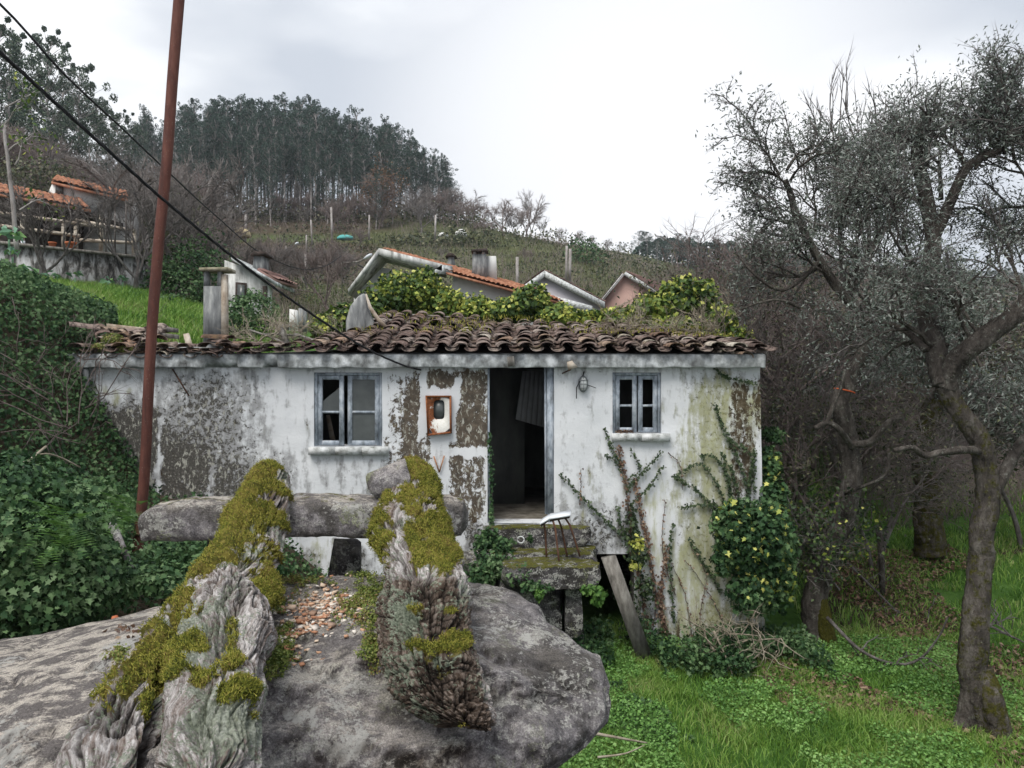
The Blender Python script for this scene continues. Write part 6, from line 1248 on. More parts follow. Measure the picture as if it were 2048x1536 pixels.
for k in range(9): bare_at(rng.uniform(290, 560), rng.uniform(28, 48), rng.uniform(2.0, 3.8), 'bare tree with pale twigs in the gardens behind the shed', 'bare trees of the gardens', 1.2)
bare_at(358, 27, 5.0, 'dense leafless bush-like tree right of the rusty pole over the wall', None, 1.6, 0); bare_at(300, 24, 4.4, 'bare tree just behind the rusty pole', None, 1.5, 3); bare_at(270, 18.5, 3.2, 'thin bare tree rooted against the terrace wall', None, .9, 0); bare_at(420, 24, 3.4, 'bare tree behind the concrete chimney', None, 1.3, 3)
bare_at(90, 18.0, 2.6, 'spindly bare shrub in front of the mottled terrace wall', None, 1.1, 0)
RB = 'reddish bare tree between the shed and the tiled house'
bare_at(655, 30, 3.2, RB, None, 1.0, 1)
for (p, Y, H) in ((1062, 140, 9), (1085, 142, 4.5), (1160, 145, 3.5), (1185, 150, 3.2), (1120, 143, 3.5), (1215, 160, 3.5)): bare_at(p, Y, H, 'small bare tree silhouetted on the grassy skyline', 'bare trees on the grassy skyline', .8)
# scrub texture of the slopes: dull leaves and twigs nobody could count
def in_view(P): return 1024+P[:, 0]/P[:, 1]*F, 768-P[:, 2]/P[:, 1]*F
S = scatter_view(64000, -150, 2200, 22, 185, .8); u, v = in_view(S)
cl = fbm(S*np.array([.12, .12, .12])+3, 3); keep = (cl > .47) & ~((S[:, 1] > 97) & (S[:, 1] < 112) & (u < 1130) & (v < 486)); S = S[keep]; cl = cl[keep]
h_ = (cl-.45)*9*rng.random(len(S)); b = MB(); b.leaves(S+np.c_[rng.normal(size=(len(S), 2))*.2, h_*np.clip(S[:, 1]/60, .5, 1.3)], np.clip(S[:, 1]*.0036, .09, .5), .7, .4)
tag(b.obj('hillside_scrub', M['scrubleaf']), 'low dull green scrub covering the hillside', 'scrub', kind='stuff')
S = scatter_view(42000, -150, 2200, 24, 175); cl = fbm(S*.15+30, 3); S = S[cl > .46]; b = MB(); D = rng.normal(size=S.shape)*.35; D[:, 2] = 1; b.spikes(S, S+D*(rng.uniform(.5, 1.7, len(S))*np.clip(S[:, 1]/70, .55, 1.2))[:, None], np.clip(S[:, 1]*.00022, .006, .03))
tag(b.obj('dry_stems', M['barkbrown']), 'brown dry stems and bracken on the hillside', 'undergrowth', kind='stuff')
S = scatter_view(26000, 380, 1340, 24, 150); u, v = in_view(S); g_ = ((S[:, 1] > 96) & (S[:, 1] < 112)) | (u > 1000) | ((u > 560) & (u < 800) & (S[:, 1] < 60)); S = S[g_]; b = MB(); b.blades(S, np.clip(S[:, 1]*.006, .2, .6)*rng.uniform(.5, 1, len(S)), S[:, 1]*.0007)
tag(b.obj('hill_grass', M['drygrass']), 'tussocky dull grass on the hillside terraces', 'grass', kind='stuff')
S = scatter_view(9000, 250, 960, 122, 150); b = MB(); b.leaves(S+np.c_[rng.normal(size=(len(S), 2))*.4, rng.random(len(S))*5.5*fbm(S*.3, 2)], .45, .6, .4); tag(b.obj('wood_undergrowth', M['scrubleaf']), 'dim undergrowth between the trunks of the hilltop wood', 'undergrowth', kind='stuff')
# bushes on the slope
def blobs_leaves(blobs, n, size, mat, name, parent=None, kind=None, asp=.75, ivy=False, inner=.55, up=.35, tips=None, **kw):
    B = np.array([[*W(p, q, Y), rx, ry, rz] for p, q, Y, rx, ry, rz in blobs]); vol = (B[:, 3]*B[:, 5]+B[:, 3]*B[:, 4]); k = rng.choice(len(B), n, p=vol/vol.sum())
    d = rng.normal(size=(n, 3)); d /= np.linalg.norm(d, axis=1)[:, None]; r = rng.uniform(inner, 1.0, (n, 1)); c = B[k]
    P = c[:, :3]+d*c[:, 3:]*r; P = P+(fbm(P*2.2, 3)-.5)[:, None]*d*c[:, 3:]*.9; b = MB()
    (b.ivyleaves(P, size, N=d, up=up) if ivy else b.leaves(P, size, asp, up, N=d)); o = b.obj(name, M[mat], parent, **kw); 
    if kind: o['kind'] = kind
    return o, P, d
for (bl, n, lb) in (([(1165, 520, 100, 3.2, 3, 3.0)], 900, 'round dark green bush on the grassy hill above the lilac gable'), ([(340, 430, 34, 1.6, 1.5, 1.6), (365, 500, 30, 1.5, 1.4, 1.8), (320, 530, 28, 1.4, 1.3, 1.3)], 4200, 'tall grey green bush behind the rusty pole'), ([(70, 355, 48, 3.2, 2, 1.2)], 1500, 'grey green bush above the porch roof'),
    ([(400, 560, 20, 1.0, .8, 1.2), (350, 580, 19.5, .9, .8, .9), (330, 620, 17.5, .5, .5, .4)], 5200, 'dark evergreen bush beside the concrete chimney'), ([(505, 620, 15, .5, .5, .5), (470, 640, 14.6, .4, .4, .4)], 2200, 'low leafy bush at the foot of the concrete chimney'), ([(940, 480, 105, 5, 3, 1.8), (860, 486, 104, 7, 3, 1.4)], 1500, 'long dark bramble bank below the terrace edge')):
    Yb = bl[0][2]; blobs_leaves(bl, n, max(.05, Yb*.0042), 'scrubleaf' if 'grey' in lb or 'bramble' in lb else 'ivy', 'bush', label=lb, cat='bush')
# ------------------------------------------------------------------ ivy behind the roof
IV = [(650, 660, 12.6, .30, .3, .28), (690, 645, 12.7, .28, .3, .30), (755, 620, 12.8, .32, .4, .42), (800, 592, 13.0, .40, .5, .46), (845, 590, 13.0, .40, .5, .48), (890, 615, 12.9, .42, .4, .38), (950, 622, 12.9, .5, .4, .30), (1010, 625, 12.8, .42, .4, .27), (1065, 606, 12.8, .40, .4, .36), (1120, 640, 12.6, .42, .4, .26),
      (1180, 648, 12.6, .42, .4, .24), (1240, 642, 12.5, .42, .4, .26), (1300, 622, 12.5, .42, .4, .33), (1360, 602, 12.6, .42, .4, .37), (1405, 606, 12.6, .35, .4, .42), (1440, 645, 12.4, .30, .4, .34), (1480, 676, 12.2, .22, .3, .18), (1340, 660, 12.3, .55, .4, .22), (1420, 685, 12.0, .40, .3, .15)]
ivr = thing('ivy_bush', 'long mound of dark ivy with yellow flower heads behind the tiled roof', 'ivy', W(1060, 690, 12.8))
_, P, d = blobs_leaves(IV, 24000, .085, 'ivyyellow', 'foliage', ivr, ivy=False, asp=.8, inner=.45)
top = P[(d[:, 2] > -.15)]; top = top[rng.choice(len(top), 2600)]; b = MB(); b.leaves(top+rng.normal(size=top.shape)*.03+[0, -.03, .02], .065, .9, .6); b.obj('flower_heads', M['ivytip'], ivr, kind='stuff')
T = Tree(5)
for k in range(15):
    p = W(rng.uniform(1190, 1440), 692, rng.uniform(11.0, 12.0)); T.grow(p, np.array([rng.normal()*.5, -.3, 1]), rng.uniform(.25, .5), .012, 2, (.4, 1.1), (3, 4), (.6, .85), .3, -.02)
for k in range(16): T.grow(W(rng.uniform(490, 700), 692, rng.uniform(10.3, 12.5)), np.array([rng.normal()*.8, -.2, .7]), .35, .010, 2, (.4, 1.1), (3, 4), (.6, .85), .3, -.05)
T.twigs(2, .18, .003); T.b.A = []; T.fine.A = []; T.b.obj('dead_stems', M['deadbranch'], ivr); T.fine.obj('dead_twigs', M['deadbranch'], ivr)
b = MB(); xx = rng.uniform(wx(640), wx(1500), 2600); yy = rng.uniform(10.2, 12.1, 2600); kk = fbm(np.stack([xx, yy*1.5, 0*xx], -1)*1.6+4, 3) > .53; xx, yy = xx[kk], yy[kk]; zz = np.array([zc1+.19+(y-(YW-.25))*slope(x) for x, y in zip(xx, yy)]); b.blades(np.stack([xx, yy, zz-.05], -1), rng.uniform(.02, .07, len(xx)), .006, .8)
b.obj('roof_moss', M['mossblade'], house, kind='stuff')
# moss heap at the left end of the eave
o, _, _ = blobs_leaves([(200, 695, 9.65, .12, .12, .07), (225, 680, 9.75, .16, .15, .10), (250, 698, 9.6, .14, .1, .05), (290, 690, 9.8, .12, .1, .05)], 2600, .022, 'sedum', 'eave_moss', house, 'stuff')
# ---- vines on the wall
yv = YW-.045
def vine_leaves(paths, dens, size, mat, name, parent, stem='barkbrown', r=.005, y=None, spread=.014):
    st_, lf = MB(), []
    for pts in paths:
        P = smoothpath([W(a, c, YW-.03) for a, c in pts], 12*len(pts)); P = P+rng.normal(size=P.shape)*[.005, .004, .005]; st_.tube(P, np.linspace(r, r*.5, len(P)), 4, cap=False)
        L = np.linalg.norm(P[-1]-P[0]); k = rng.integers(0, len(P), int(dens*L)); lf.append(P[k]+rng.normal(size=(len(k), 3))*[spread, .008, spread]+[0, -.02, 0])
    st_.obj('vine_stem', M[stem], parent); P = np.concatenate(lf); b = MB(); b.ivyleaves(P, size, N=np.tile([[0, -1., .3]], (len(P), 1)), jit=.25); b.obj(name, M[mat], parent)
va = thing('climbing_ivy', 'sprays of small dark ivy climbing the pale wall near the corner bush', 'ivy', W(1450, 1100, 9.5))
vine_leaves([[(1462, 1060), (1440, 985), (1410, 935), (1385, 930), (1350, 955)], [(1470, 1050), (1455, 960), (1430, 915), (1402, 912)], [(1500, 990), (1470, 905), (1448, 860), (1428, 812)], [(1508, 985), (1505, 920), (1480, 890), (1455, 880)], [(1430, 738), (1452, 755), (1480, 762), (1516, 770)], [(1455, 1060), (1420, 1010), (1385, 975), (1345, 952)], [(1470, 1060), (1452, 940), (1444, 905)], [(1440, 1012), (1400, 1010), (1365, 1014)], [(1500, 1080), (1495, 980), (1510, 900)], [(1480, 1070), (1478, 1000), (1460, 930)],
  [(1450, 1100), (1430, 1060), (1425, 1000)], [(1440, 1180), (1410, 1130), (1378, 1078)]], 165, .036, 'vineleaf', 'foliage', va)
vb = thing('climbing_ivy', 'ivy with rusty dead leaves climbing below the narrow window', 'ivy', W(1290, 1320, 9.5))
vine_leaves([[(1310, 1320), (1285, 1200), (1265, 1080), (1250, 960), (1236, 895)], [(1345, 1310), (1310, 1180), (1290, 1060), (1268, 960)], [(1330, 1300), (1322, 1180), (1335, 1090)]], 170, .036, 'deadleaf', 'dead_leaves', vb, r=.012, spread=.022)
vine_leaves([[(1262, 1090), (1215, 1045), (1170, 1000), (1122, 950)], [(1252, 980), (1285, 945), (1322, 905)], [(1262, 1010), (1300, 970), (1325, 935)], [(1245, 930), (1225, 900), (1210, 858)], [(1250, 960), (1232, 925), (1210, 908)], [(1256, 960), (1280, 935), (1260, 900)], [(1275, 1080), (1245, 1060), (1235, 1015)], [(1290, 1120), (1275, 1060), (1262, 1010)], [(1300, 1180), (1270, 1120), (1262, 1060)], [(1348, 1240), (1338, 1120), (1345, 1050)]], 150, .034, 'vineleaf', 'foliage', vb)
vine_leaves([[(1420, 1320), (1400, 1240), (1412, 1150), (1380, 1090)], [(1390, 1320), (1372, 1200), (1340, 1120)], [(1456, 1310), (1440, 1230), (1400, 1160), (1370, 1120)], [(1160, 1010), (1162, 940)], [(1300, 1290), (1312, 1200), (1300, 1110), (1270, 1000)], [(1335, 905), (1360, 930), (1365, 980)], [(1350, 1190), (1325, 1100), (1330, 1000)]], 26, .03, 'deadleaf', 'dead_leaves', vb, r=.007)
o, _, _ = blobs_leaves([(1262, 1050, 9.6, .13, .08, .35), (1275, 1110, 9.5, .18, .12, .22), (1290, 1180, 9.5, .20, .12, .3), (1240, 1180, 9.45, .10, .1, .2), (1270, 1250, 9.4, .2, .15, .25)], 900, .05, 'vineleaf', 'foliage', vb, ivy=True, inner=.2)
o, _, _ = blobs_leaves([(1275, 1090, 9.45, .10, .08, .14), (1270, 1130, 9.45, .08, .06, .10)], 60, .06, 'ivytip', 'pale_leaves', vb, ivy=True, inner=.2)
vc = thing('doorway_ivy', 'trailing ivy beside the doorway steps and over the stones', 'ivy', W(985, 1150, 9.3))
vine_leaves([[(985, 1110), (983, 1030), (984, 960), (978, 870)], [(990, 1120), (986, 1060), (982, 1000)]], 160, .036, 'ivy', 'foliage', vc)
o, _, _ = blobs_leaves([(975, 1085, 9.35, .22, .12, .22), (1010, 1095, 9.2, .15, .12, .15), (990, 1130, 9.0, .28, .2, .2), (1040, 1150, 8.7, .25, .15, .14), (955, 1160, 8.9, .25, .2, .2), (1070, 1175, 8.55, .18, .08, .08), (1060, 1075, 9.38, .04, .02, .06)], 3300, .05, 'ivy', 'foliage', vc, ivy=True, inner=.3)
o, _, _ = blobs_leaves([(1078, 1190, 8.5, .06, .06, .07), (1195, 1190, 8.5, .10, .08, .14), (1175, 1180, 8.55, .09, .06, .07)], 420, .05, 'fern', 'light_leaves', vc, ivy=True, inner=.2)
# corner bush of ivy
cbz = thing('ivy_bush', 'dense ivy bush with yellow flower heads at the cottage corner', 'ivy', W(1500, 1230, 9.4))
_, P, d = blobs_leaves([(1470, 1060, 9.3, .32, .25, .38), (1520, 1090, 9.3, .40, .35, .52), (1510, 1170, 9.3, .36, .3, .42), (1560, 1130, 9.4, .25, .3, .6), (1450, 1120, 9.35, .18, .2, .25), (1540, 1000, 9.8, .2, .3, .35), (1535, 930, 10.0, .14, .3, .25)], 9000, .075, 'ivy', 'foliage', cbz, ivy=True, inner=.35)
t_ = P[rng.choice(len(P), 500)]; b = MB(); b.ivyleaves(t_[(t_[:, 2] > -2.6)]+[0, -.05, .03], .07, up=.4); b.obj('flower_heads', M['ivytip'], cbz, kind='stuff')
blobs_leaves([(1500, 860, 10.2, .1, .2, .2), (1545, 870, 10.3, .18, .3, .12)], 500, .06, 'ivy', 'foliage', cbz, ivy=True, inner=.2)
# ---- left: ivy bank, fern, brambles
lb_ = thing('ivy_bank', 'thick bank of dark ivy covering the slope beside the cottage', 'ivy', W(60, 900, 7.5))
n = 62000; x = rng.uniform(-8.5, -4.1, n); y = rng.uniform(5.6, 12.2, n); z = gh(x, y); u = 1024+x/y*F; v = 768-z/y*F
k = (u < np.where(v > 860, 285, np.where(v < 740, 235, 215))) & (u > -160) & (v > 560); P = np.stack([x, y, z+rng.uniform(.0, .28, n)*(.5+fbm(np.stack([x, y, z], -1)*1.8, 3))], -1)[k]; b = MB(); b.ivyleaves(P, .050, up=.25, N=np.tile([[.5, -.7, .4]], (len(P), 1)), jit=.5); b.obj('foliage', M['ivy'], lb_)
T = Tree(77)
for k in range(26): p = W(rng.uniform(0, 190), rng.uniform(700, 960), rng.uniform(7, 9)); T.grow(p, np.array([rng.normal(), -.3, rng.uniform(.3, 1.5)]), rng.uniform(.4, .9), .007, 1, (.3, .8), (2, 3), (.4, .7), .25, -.05)
T.twigs(2, .2, .0025); T.b.A = []; T.fine.A = []; T.fine.obj('stems', M['barkbrown'], lb_)
fb = thing('ivy_mound', 'big leaved dark ivy mound in the near left corner of the view', 'ivy', W(100, 1200, 5.2))
blobs_leaves([(20, 980, 5.0, .35, .4, .26), (60, 1080, 4.9, .45, .5, .42), (-60, 1050, 4.8, .5, .5, .5), (120, 1180, 4.9, .4, .4, .28), (20, 1190, 4.7, .45, .4, .28)], 16500, .047, 'ivy', 'foliage', fb, ivy=True, inner=.5)
blobs_leaves([(150, 985, 6.6, .40, .4, .12), (225, 1010, 7.2, .30, .3, .14), (185, 1060, 6.2, .38, .4, .26), (225, 1140, 5.6, .32, .4, .20), (200, 1175, 5.2, .35, .4, .16), (330, 1150, 5.4, .40, .4, .13), (420, 1130, 5.6, .35, .3, .15), (330, 1105, 7.2, .6, .3, .16), (500, 1140, 5.8, .3, .3, .15), (130, 1230, 5.0, .3, .3, .14)], 13500, .046, 'ivy', 'small_foliage', fb, ivy=True, inner=.25)
fn = thing('fern', 'bright green fern clump hanging from the left ivy bank', 'fern', W(120, 1090, 5.2))
b = MB()
for k in range(46):
    p = W(rng.uniform(100, 165), rng.uniform(1020, 1100), 4.25+rng.uniform(-.15, .2)); d = np.array([rng.normal()*.6, -.5, rng.uniform(-.2, .6)]); d /= np.linalg.norm(d); L = rng.uniform(.18, .36); t = np.linspace(0, 1, 16)[:, None]; C_ = p+d*L*t+np.array([0, 0, -.10])*t*t; s = np.cross(d, [0, 0, 1]); s /= np.linalg.norm(s)
    for sg in (-1, 1):
        w = (.045*np.sin(np.clip(t*1.1+.12, 0, 1)*math.pi))*rng.uniform(.9, 1.1, t.shape); A = C_; B2 = C_+s*sg*w+d*.012; V = np.stack([A, A+d*.008, B2, ], 1).reshape(-1, 3); q = (np.arange(16)*3)[:, None]; b.add(V, q+[0, 1, 2])
b.obj('fronds', M['fern'], fn)
fn2 = copy_tree(fn); fn2.location = tuple(W(228, 1045, 5.2)); fn2['label'] = 'smaller fern leaning out beside the rusty pole'; fn2.scale = (.8, .8, .7); fn['group'] = fn2['group'] = 'ferns of the left bank'
b = MB(); b.tube(smoothpath([W(-20, 1010, 5.2), W(20, 960, 5.3), W(60, 920, 5.6), (W(92, 893, 5.8))], 14), .010, 5); b.tube(smoothpath([W(45, 925, 5.5), W(85, 908, 5.6), W(120, 915, 5.8), W(160, 935, 6.0)], 14), .007, 5); tag(b.obj('bramble_cane', M['deadbranch']), 'pale arching bramble cane over the left ivy', 'bramble')
lm = thing('lichened_stake', 'slender lichened stake slanting down beside the rusty pole', 'stake', W(280, 1190, 5.4)); b = MB(); b.tube(smoothpath([W(225, 1050, 5.9), W(245, 1095, 5.7), W(268, 1150, 5.5), W(282, 1192, 5.3)], 12), np.linspace(.035, .012, 12), 6, attr=(0, .3, 0, 1)); b.obj('stake_shaft', M['granite'], lm)
# green slope behind the cottage: long grass, garden cabbages
S = scatter(60000, -12, -3.2, 12.0, 22); u, v = in_view(S); S = S[(u > -60) & (u < 560) & ((u > 60) | (S[:, 1] > 14))]; b = MB(); b.blades(S, rng.uniform(.10, .30, len(S)), .012, .8)
tag(b.obj('slope_grass', M['grass']), 'long bright green grass on the slope behind the cottage', 'grass', kind='stuff')
for k, (p, q, Y, s) in enumerate(((18, 475, 15, .30), (35, 540, 16, .22), (60, 548, 17, .22), (100, 556, 18, .25), (150, 552, 18, .22), (215, 566, 18, .2), (25, 510, 15, .2), (245, 560, 18.2, .16))):
    c = thing('cabbage_plant', 'broad leaved cabbage plant in the garden row under the terrace wall', 'plant', W(p, q+14, Y), group='cabbage plants under the terrace wall'); b = MB(); n = 14; d = rng.normal(size=(n, 3)); d[:, 2] = abs(d[:, 2])*.6; d /= np.linalg.norm(d, axis=1)[:, None]
    b.tube([W(p, q+22, Y), W(p, q+4, Y)], .02, 5); b.leaves(W(p, q, Y)+d*s*.6, s*.8, .6, .2, N=d*.4+[0, 0, .6]); b.obj('leaves', M['cabbage'], c)
bt = thing('young_tree', 'slim bare tree with a few pale green leaves over the porch', 'tree', W(28, 480, 16)); T = Tree(9); T.limb([W(35, 500, 16), W(25, 400, 16), W(8, 250, 16)], .05, .03)
for (p, q) in ((18, 300), (8, 250), (30, 330), (40, 420), (10, 215)): T.grow(W(p, q, 16), np.array([.6+rng.normal()*.3, 0, .5]), .6, .02, 2, (.4, .9), (2, 3), (.5, .8), .2)
T.build(bt, 'barkpale', 'barkpale'); leaf_cloud(T.tips[::2], 4, .10, .11, 'ivyyellow', bt, .5)
S = scatter(17000, -4.4, -.5, 4.5, 9.5); k = (fbm(S*1.5+np.array([4, 1, 0]), 3) > .36); S = S[k]; b = MB(); b.ivyleaves(S+np.c_[0*S[:, :2], rng.uniform(.02, .22, len(S))], .05, up=.9)
tag(b.obj('lane_ivy', M['ivy']), 'low dark ivy and weeds covering the ground behind the granite post', 'undergrowth', kind='stuff')
S = scatter(15000, -1.4, 1.4, 4.2, 9.0, lambda x, y: gh(x, y) < -2.0); b = MB(); b.blades(S, rng.uniform(.05, .14, len(S)), .005, 1.0); b.leaves(S[::2]+np.c_[0*S[::2, :2], rng.uniform(.02, .10, len(S[::2]))], .035, .8, 1.5); tag(b.obj('hollow_weeds', M['clover']), 'green weeds in the hollow between the boulder and the stone steps', 'undergrowth', kind='stuff')
# ---- lawn in front at the right
def lawn_ok(x, y): u = 1024+x/y*F; v = 768-gh(x, y)/y*F; return (u > 1080) & (u < 2120) & (v < 1600)
S = scatter(150000, .2, 6.0, 4.9, 10.2, lawn_ok); k = (fbm(S*np.array([1.3, 1.3, 0])+8, 3) > .43) | (rng.random(len(S)) < .25); S = S[k]; S = S[(S[:, 0] < 3.0) | (S[:, 1] < 8.8) | (rng.random(len(S)) < .3)]
b = MB(); b.blades(S, rng.uniform(.05, .15, len(S)), .0045, 1.0); tag(b.obj('lawn_grass', M['grass']), 'bright green grass in front of the cottage', 'grass', kind='stuff')
S = scatter(90000, .2, 5.5, 4.9, 9.8, lawn_ok); k = fbm(S*np.array([1.1, 1.1, 0])+21, 3)+(9.3-S[:, 1])*.01 > .47; S = S[k]; b = MB(); b.leaves(S+np.c_[0*S[:, :2], rng.uniform(.03, .13, len(S))], .030, .8, 1.5, fold=.1); tag(b.obj('clover_plants', M['clover']), 'small round leaved clover and nettles growing through the lawn', 'undergrowth', kind='stuff')
S = scatter(26000, .3, 3.6, 7.2, 9.6, lawn_ok); k = fbm(S*np.array([1.6, 1.6, 0])+2, 3)+.20*sstep(8.2, 9.4, S[:, 1])-.10*sstep(1.2, 3.5, S[:, 0]) > .55; S = S[k]; b = MB(); b.ivyleaves(S+np.c_[0*S[:, :2], rng.uniform(.03, .30, len(S))*sstep(7.6, 9.2, S[:, 1])+.04], .05, up=.7); tag(b.obj('ivy_ground_cover', M['ivy']), 'dark ivy and nettles spreading at the foot of the wall', 'undergrowth', kind='stuff')
S = scatter(42000, 2.5, 12, 9, 19, lambda x, y: (x/y > .24)); k = fbm(S*np.array([.6, .6, 0])+5, 3) > .30; S = S[k]; b = MB(); b.blades(S, rng.uniform(.06, .18, len(S)), .008, 1.0); tag(b.obj('meadow_grass', M['grass']), 'thinner grass of the meadow under the trees', 'grass', kind='stuff')
S = scatter(18000, 2.8, 7.6, 6.0, 13.5); k = fbm(S*np.array([.7, .7, 0])+15, 3)+.22*np.exp(-((S[:, 0]-5.2)/1.0)**2-((S[:, 1]-10)/3)**2) > .57; S = S[k]; b = MB(); b.leaves(S+[0, 0, .06], .06, .7, 2.0); tag(b.obj('fallen_leaves', M['deadleaf']), 'brown fallen leaves on the ground between the trees', 'leaves', kind='stuff')
def stick(pts, r, label, name='fallen_branch', cat='branch', mat='deadbranch', subs=0):
    T = Tree(int(abs(pts[0][0])+7)); P = T.limb([W(*p) for p in pts], r, r*.4, 6, steps=20)
    for k in range(subs): q = P[int(rng.integers(3, 18))]; T.grow(q, rng.normal(size=3)*[1, .4, 1], .35, r*.5, 1, (.4, 1), (2, 3), (.4, .8), .3)
    T.b.A = []; bb = T.b; 
    if T.fine.n: bb.V += T.fine.V; bb.Fs += [f+bb.n for f in T.fine.Fs]; bb.n += T.fine.n
    return tag(bb.obj(name, M[mat]), label, cat)
stick([(1165, 1462, 6.4), (1230, 1475, 6.4), (1294, 1486, 6.5)], .016, 'straight pale stick lying on the lawn beside the boulder'); stick([(1195, 1515, 6.2), (1250, 1507, 6.2), (1290, 1490, 6.3)], .010, 'thin dry stalk on the lawn below the pale stick')
stick([(1655, 1235, 9.5), (1720, 1300, 9.0), (1790, 1328, 8.9), (1840, 1318, 8.8), (1880, 1270, 8.7), (1895, 1235, 8.6)], .022, 'long dark crooked branch hanging low over the lawn between the trees', mat='barktwig', subs=7)
stick([(1700, 1130, 11.5), (1770, 1200, 11), (1810, 1235, 10.8), (1880, 1265, 10.5)], .02, 'dark branch sloping behind the fence post', mat='barktwig', subs=5); stick([(1960, 1240, 8), (2000, 1262, 8), (2060, 1290, 8)], .02, 'dark branch crossing the picture edge low on the far side', mat='barktwig', subs=4)
stick([(1428, 1262, 9.1), (1450, 1310, 8.9), (1465, 1350, 8.7)], .014, 'short peeled branch leaning at the wall foot', subs=3)
T = Tree(55)
for k in range(22): T.grow(W(rng.uniform(1420, 1530), rng.uniform(1270, 1320), 9.0), rng.normal(size=3)*[1, .5, .6]+[0, 0, .2], rng.uniform(.25, .5), .010, 1, (.4, 1.2), (2, 4), (.5, .9), .35)
T.twigs(2, .15, .003); T.b.A = []; T.fine.A = []; tag(T.fine.obj('brushwood', M['deadbranch']), 'tangle of dry brushwood heaped at the cottage corner', 'brushwood', kind='stuff')
b = MB(); b.tube([W(1765, 1214, 11.4), W(1764, 1130, 11.4), W(1758, 1052, 11.4)], .045, 7, attr=(0, .2, 0, 1)); tag(b.obj('fence_post', M['bark']), 'upright dark wooden post in the grass between the trees', 'post')
# ------------------------------------------------------------------ trees at the right
def tree_from(name, label, base, seed, limbs, grows, leafmat_, n_leaf, lsize, lspread, twig=(3, .22, .003), asp=.3, tm='barktwig', bark='bark', cat='tree', wy=0):
    root = thing(name, label, cat, base); T = Tree(seed)
    for pts, r0, r1, mo in limbs: T.limb([W(*p) for p in pts], r0, r1, 12 if r0 > .06 else 7, mo, steps=len(pts)*7)
    for (p, d, L, r, dep, k) in grows:
        for q in range(max(2, k-1)): T.grow(W(*p)+T.r.normal(size=3)*.05, np.array(d, float)+T.r.normal(size=3)*.35, L*T.r.uniform(.8, 1.2), r, dep, (.35, .95), (3, 4), (.58, .80), .20, .015)
    T.twigs(*twig)
    T.build(root, bark, tm)
    if n_leaf:
        tips = np.array(T.tips); n_ = len(tips); per = max(1, n_leaf//n_); leaf_cloud(tips, per, lspread, lsize, leafmat_, root, asp)
    return root
Yt = 7.6
limbs = [([(1990, 1560, Yt), (1950, 1400, Yt), (1948, 1280, Yt), (1962, 1100, Yt), (1975, 1000, Yt), (1962, 900, Yt), (1925, 830, Yt), (1885, 770, Yt)], .138, .092, .42),
         ([(1885, 770, Yt), (1868, 700, Yt+.1), (1850, 600, Yt+.3), (1865, 480, Yt+.4), (1850, 380, Yt+.5), (1835, 310, Yt+.5), (1855, 228, Yt+.5)], .10, .06, .3),
         ([(1890, 775, Yt), (1915, 720, Yt-.1), (1965, 680, Yt-.2), (2030, 630, Yt-.3), (2110, 560, Yt-.4)], .10, .07, .25),
         ([(1865, 480, Yt+.4), (1905, 400, Yt+.3), (1935, 330, Yt+.2), (2000, 300, Yt+.1)], .065, .035, 0),
         ([(1978, 1020, Yt+.1), (2000, 960, Yt+.1), (2040, 890, Yt+.2), (2090, 830, Yt+.3)], .06, .05, 0),
         ([(1960, 905, Yt), (1935, 900, Yt-.2), (1880, 905, Yt-.3), (1850, 912, Yt-.3), (1825, 895, Yt-.4), (1790, 900, Yt-.5)], .045, .022, 0),
         ([(2015, 1560, Yt-.1), (1980, 1420, Yt-.1), (1965, 1330, Yt)], .16, .10, .5), ([(1945, 1330, Yt), (1930, 1430, Yt), (1900, 1520, Yt)], .08, .12, .3),
         ([(1850, 600, Yt+.3), (1800, 560, Yt+.6), (1720, 520, Yt+.9), (1660, 470, Yt+1)], .045, .02, 0), ([(1850, 700, Yt), (1800, 655, Yt+.3), (1720, 640, Yt+.6)], .04, .018, 0)]
gr_ = [((1850, 560, Yt+.3), (-.5, 0, .7), .7, .02, 3, 3), ((1850, 420, Yt+.5), (-.5, .2, .8), .62, .02, 3, 3), ((1845, 330, Yt+.5), (-.2, 0, .6), .45, .025, 2, 3), ((1935, 330, Yt+.2), (.3, 0, .8), .55, .018, 3, 4), ((2000, 300, Yt+.1), (.4, 0, .8), .50, .018, 3, 4),
       ((2030, 630, Yt-.3), (.1, 0, .9), .75, .03, 3, 3), ((1965, 680, Yt-.2), (-.3, .2, .6), .6, .025, 3, 3), ((1880, 690, Yt+.1), (-.8, .2, .2), .65, .025, 3, 3), ((1720, 520, Yt+.9), (-.5, 0, .6), .6, .02, 3, 3), ((2060, 860, Yt+.3), (.2, 0, .6), .7, .03, 3, 3), ((1905, 400, Yt+.3), (.1, .1, .8), .8, .03, 3, 3),
       ((2060, 600, Yt), (.3, 0, .9), .7, .02, 3, 3), ((2080, 400, Yt+.2), (-.1, 0, .9), .7, .02, 3, 4), ((1720, 640, Yt+.6), (-.6, 0, .1), .45, .015, 2, 3), ((1990, 250, Yt), (-.2, 0, .8), .4, .014, 2, 3)]
tree_from('old_tree', 'big leaning mossy tree with grey green leaves filling the sky side of the view', W(1965, 1470, Yt), 41, limbs, gr_, 'olive', 32000, .046, .085, twig=(2, .20, .0028))
Y2 = 9.8
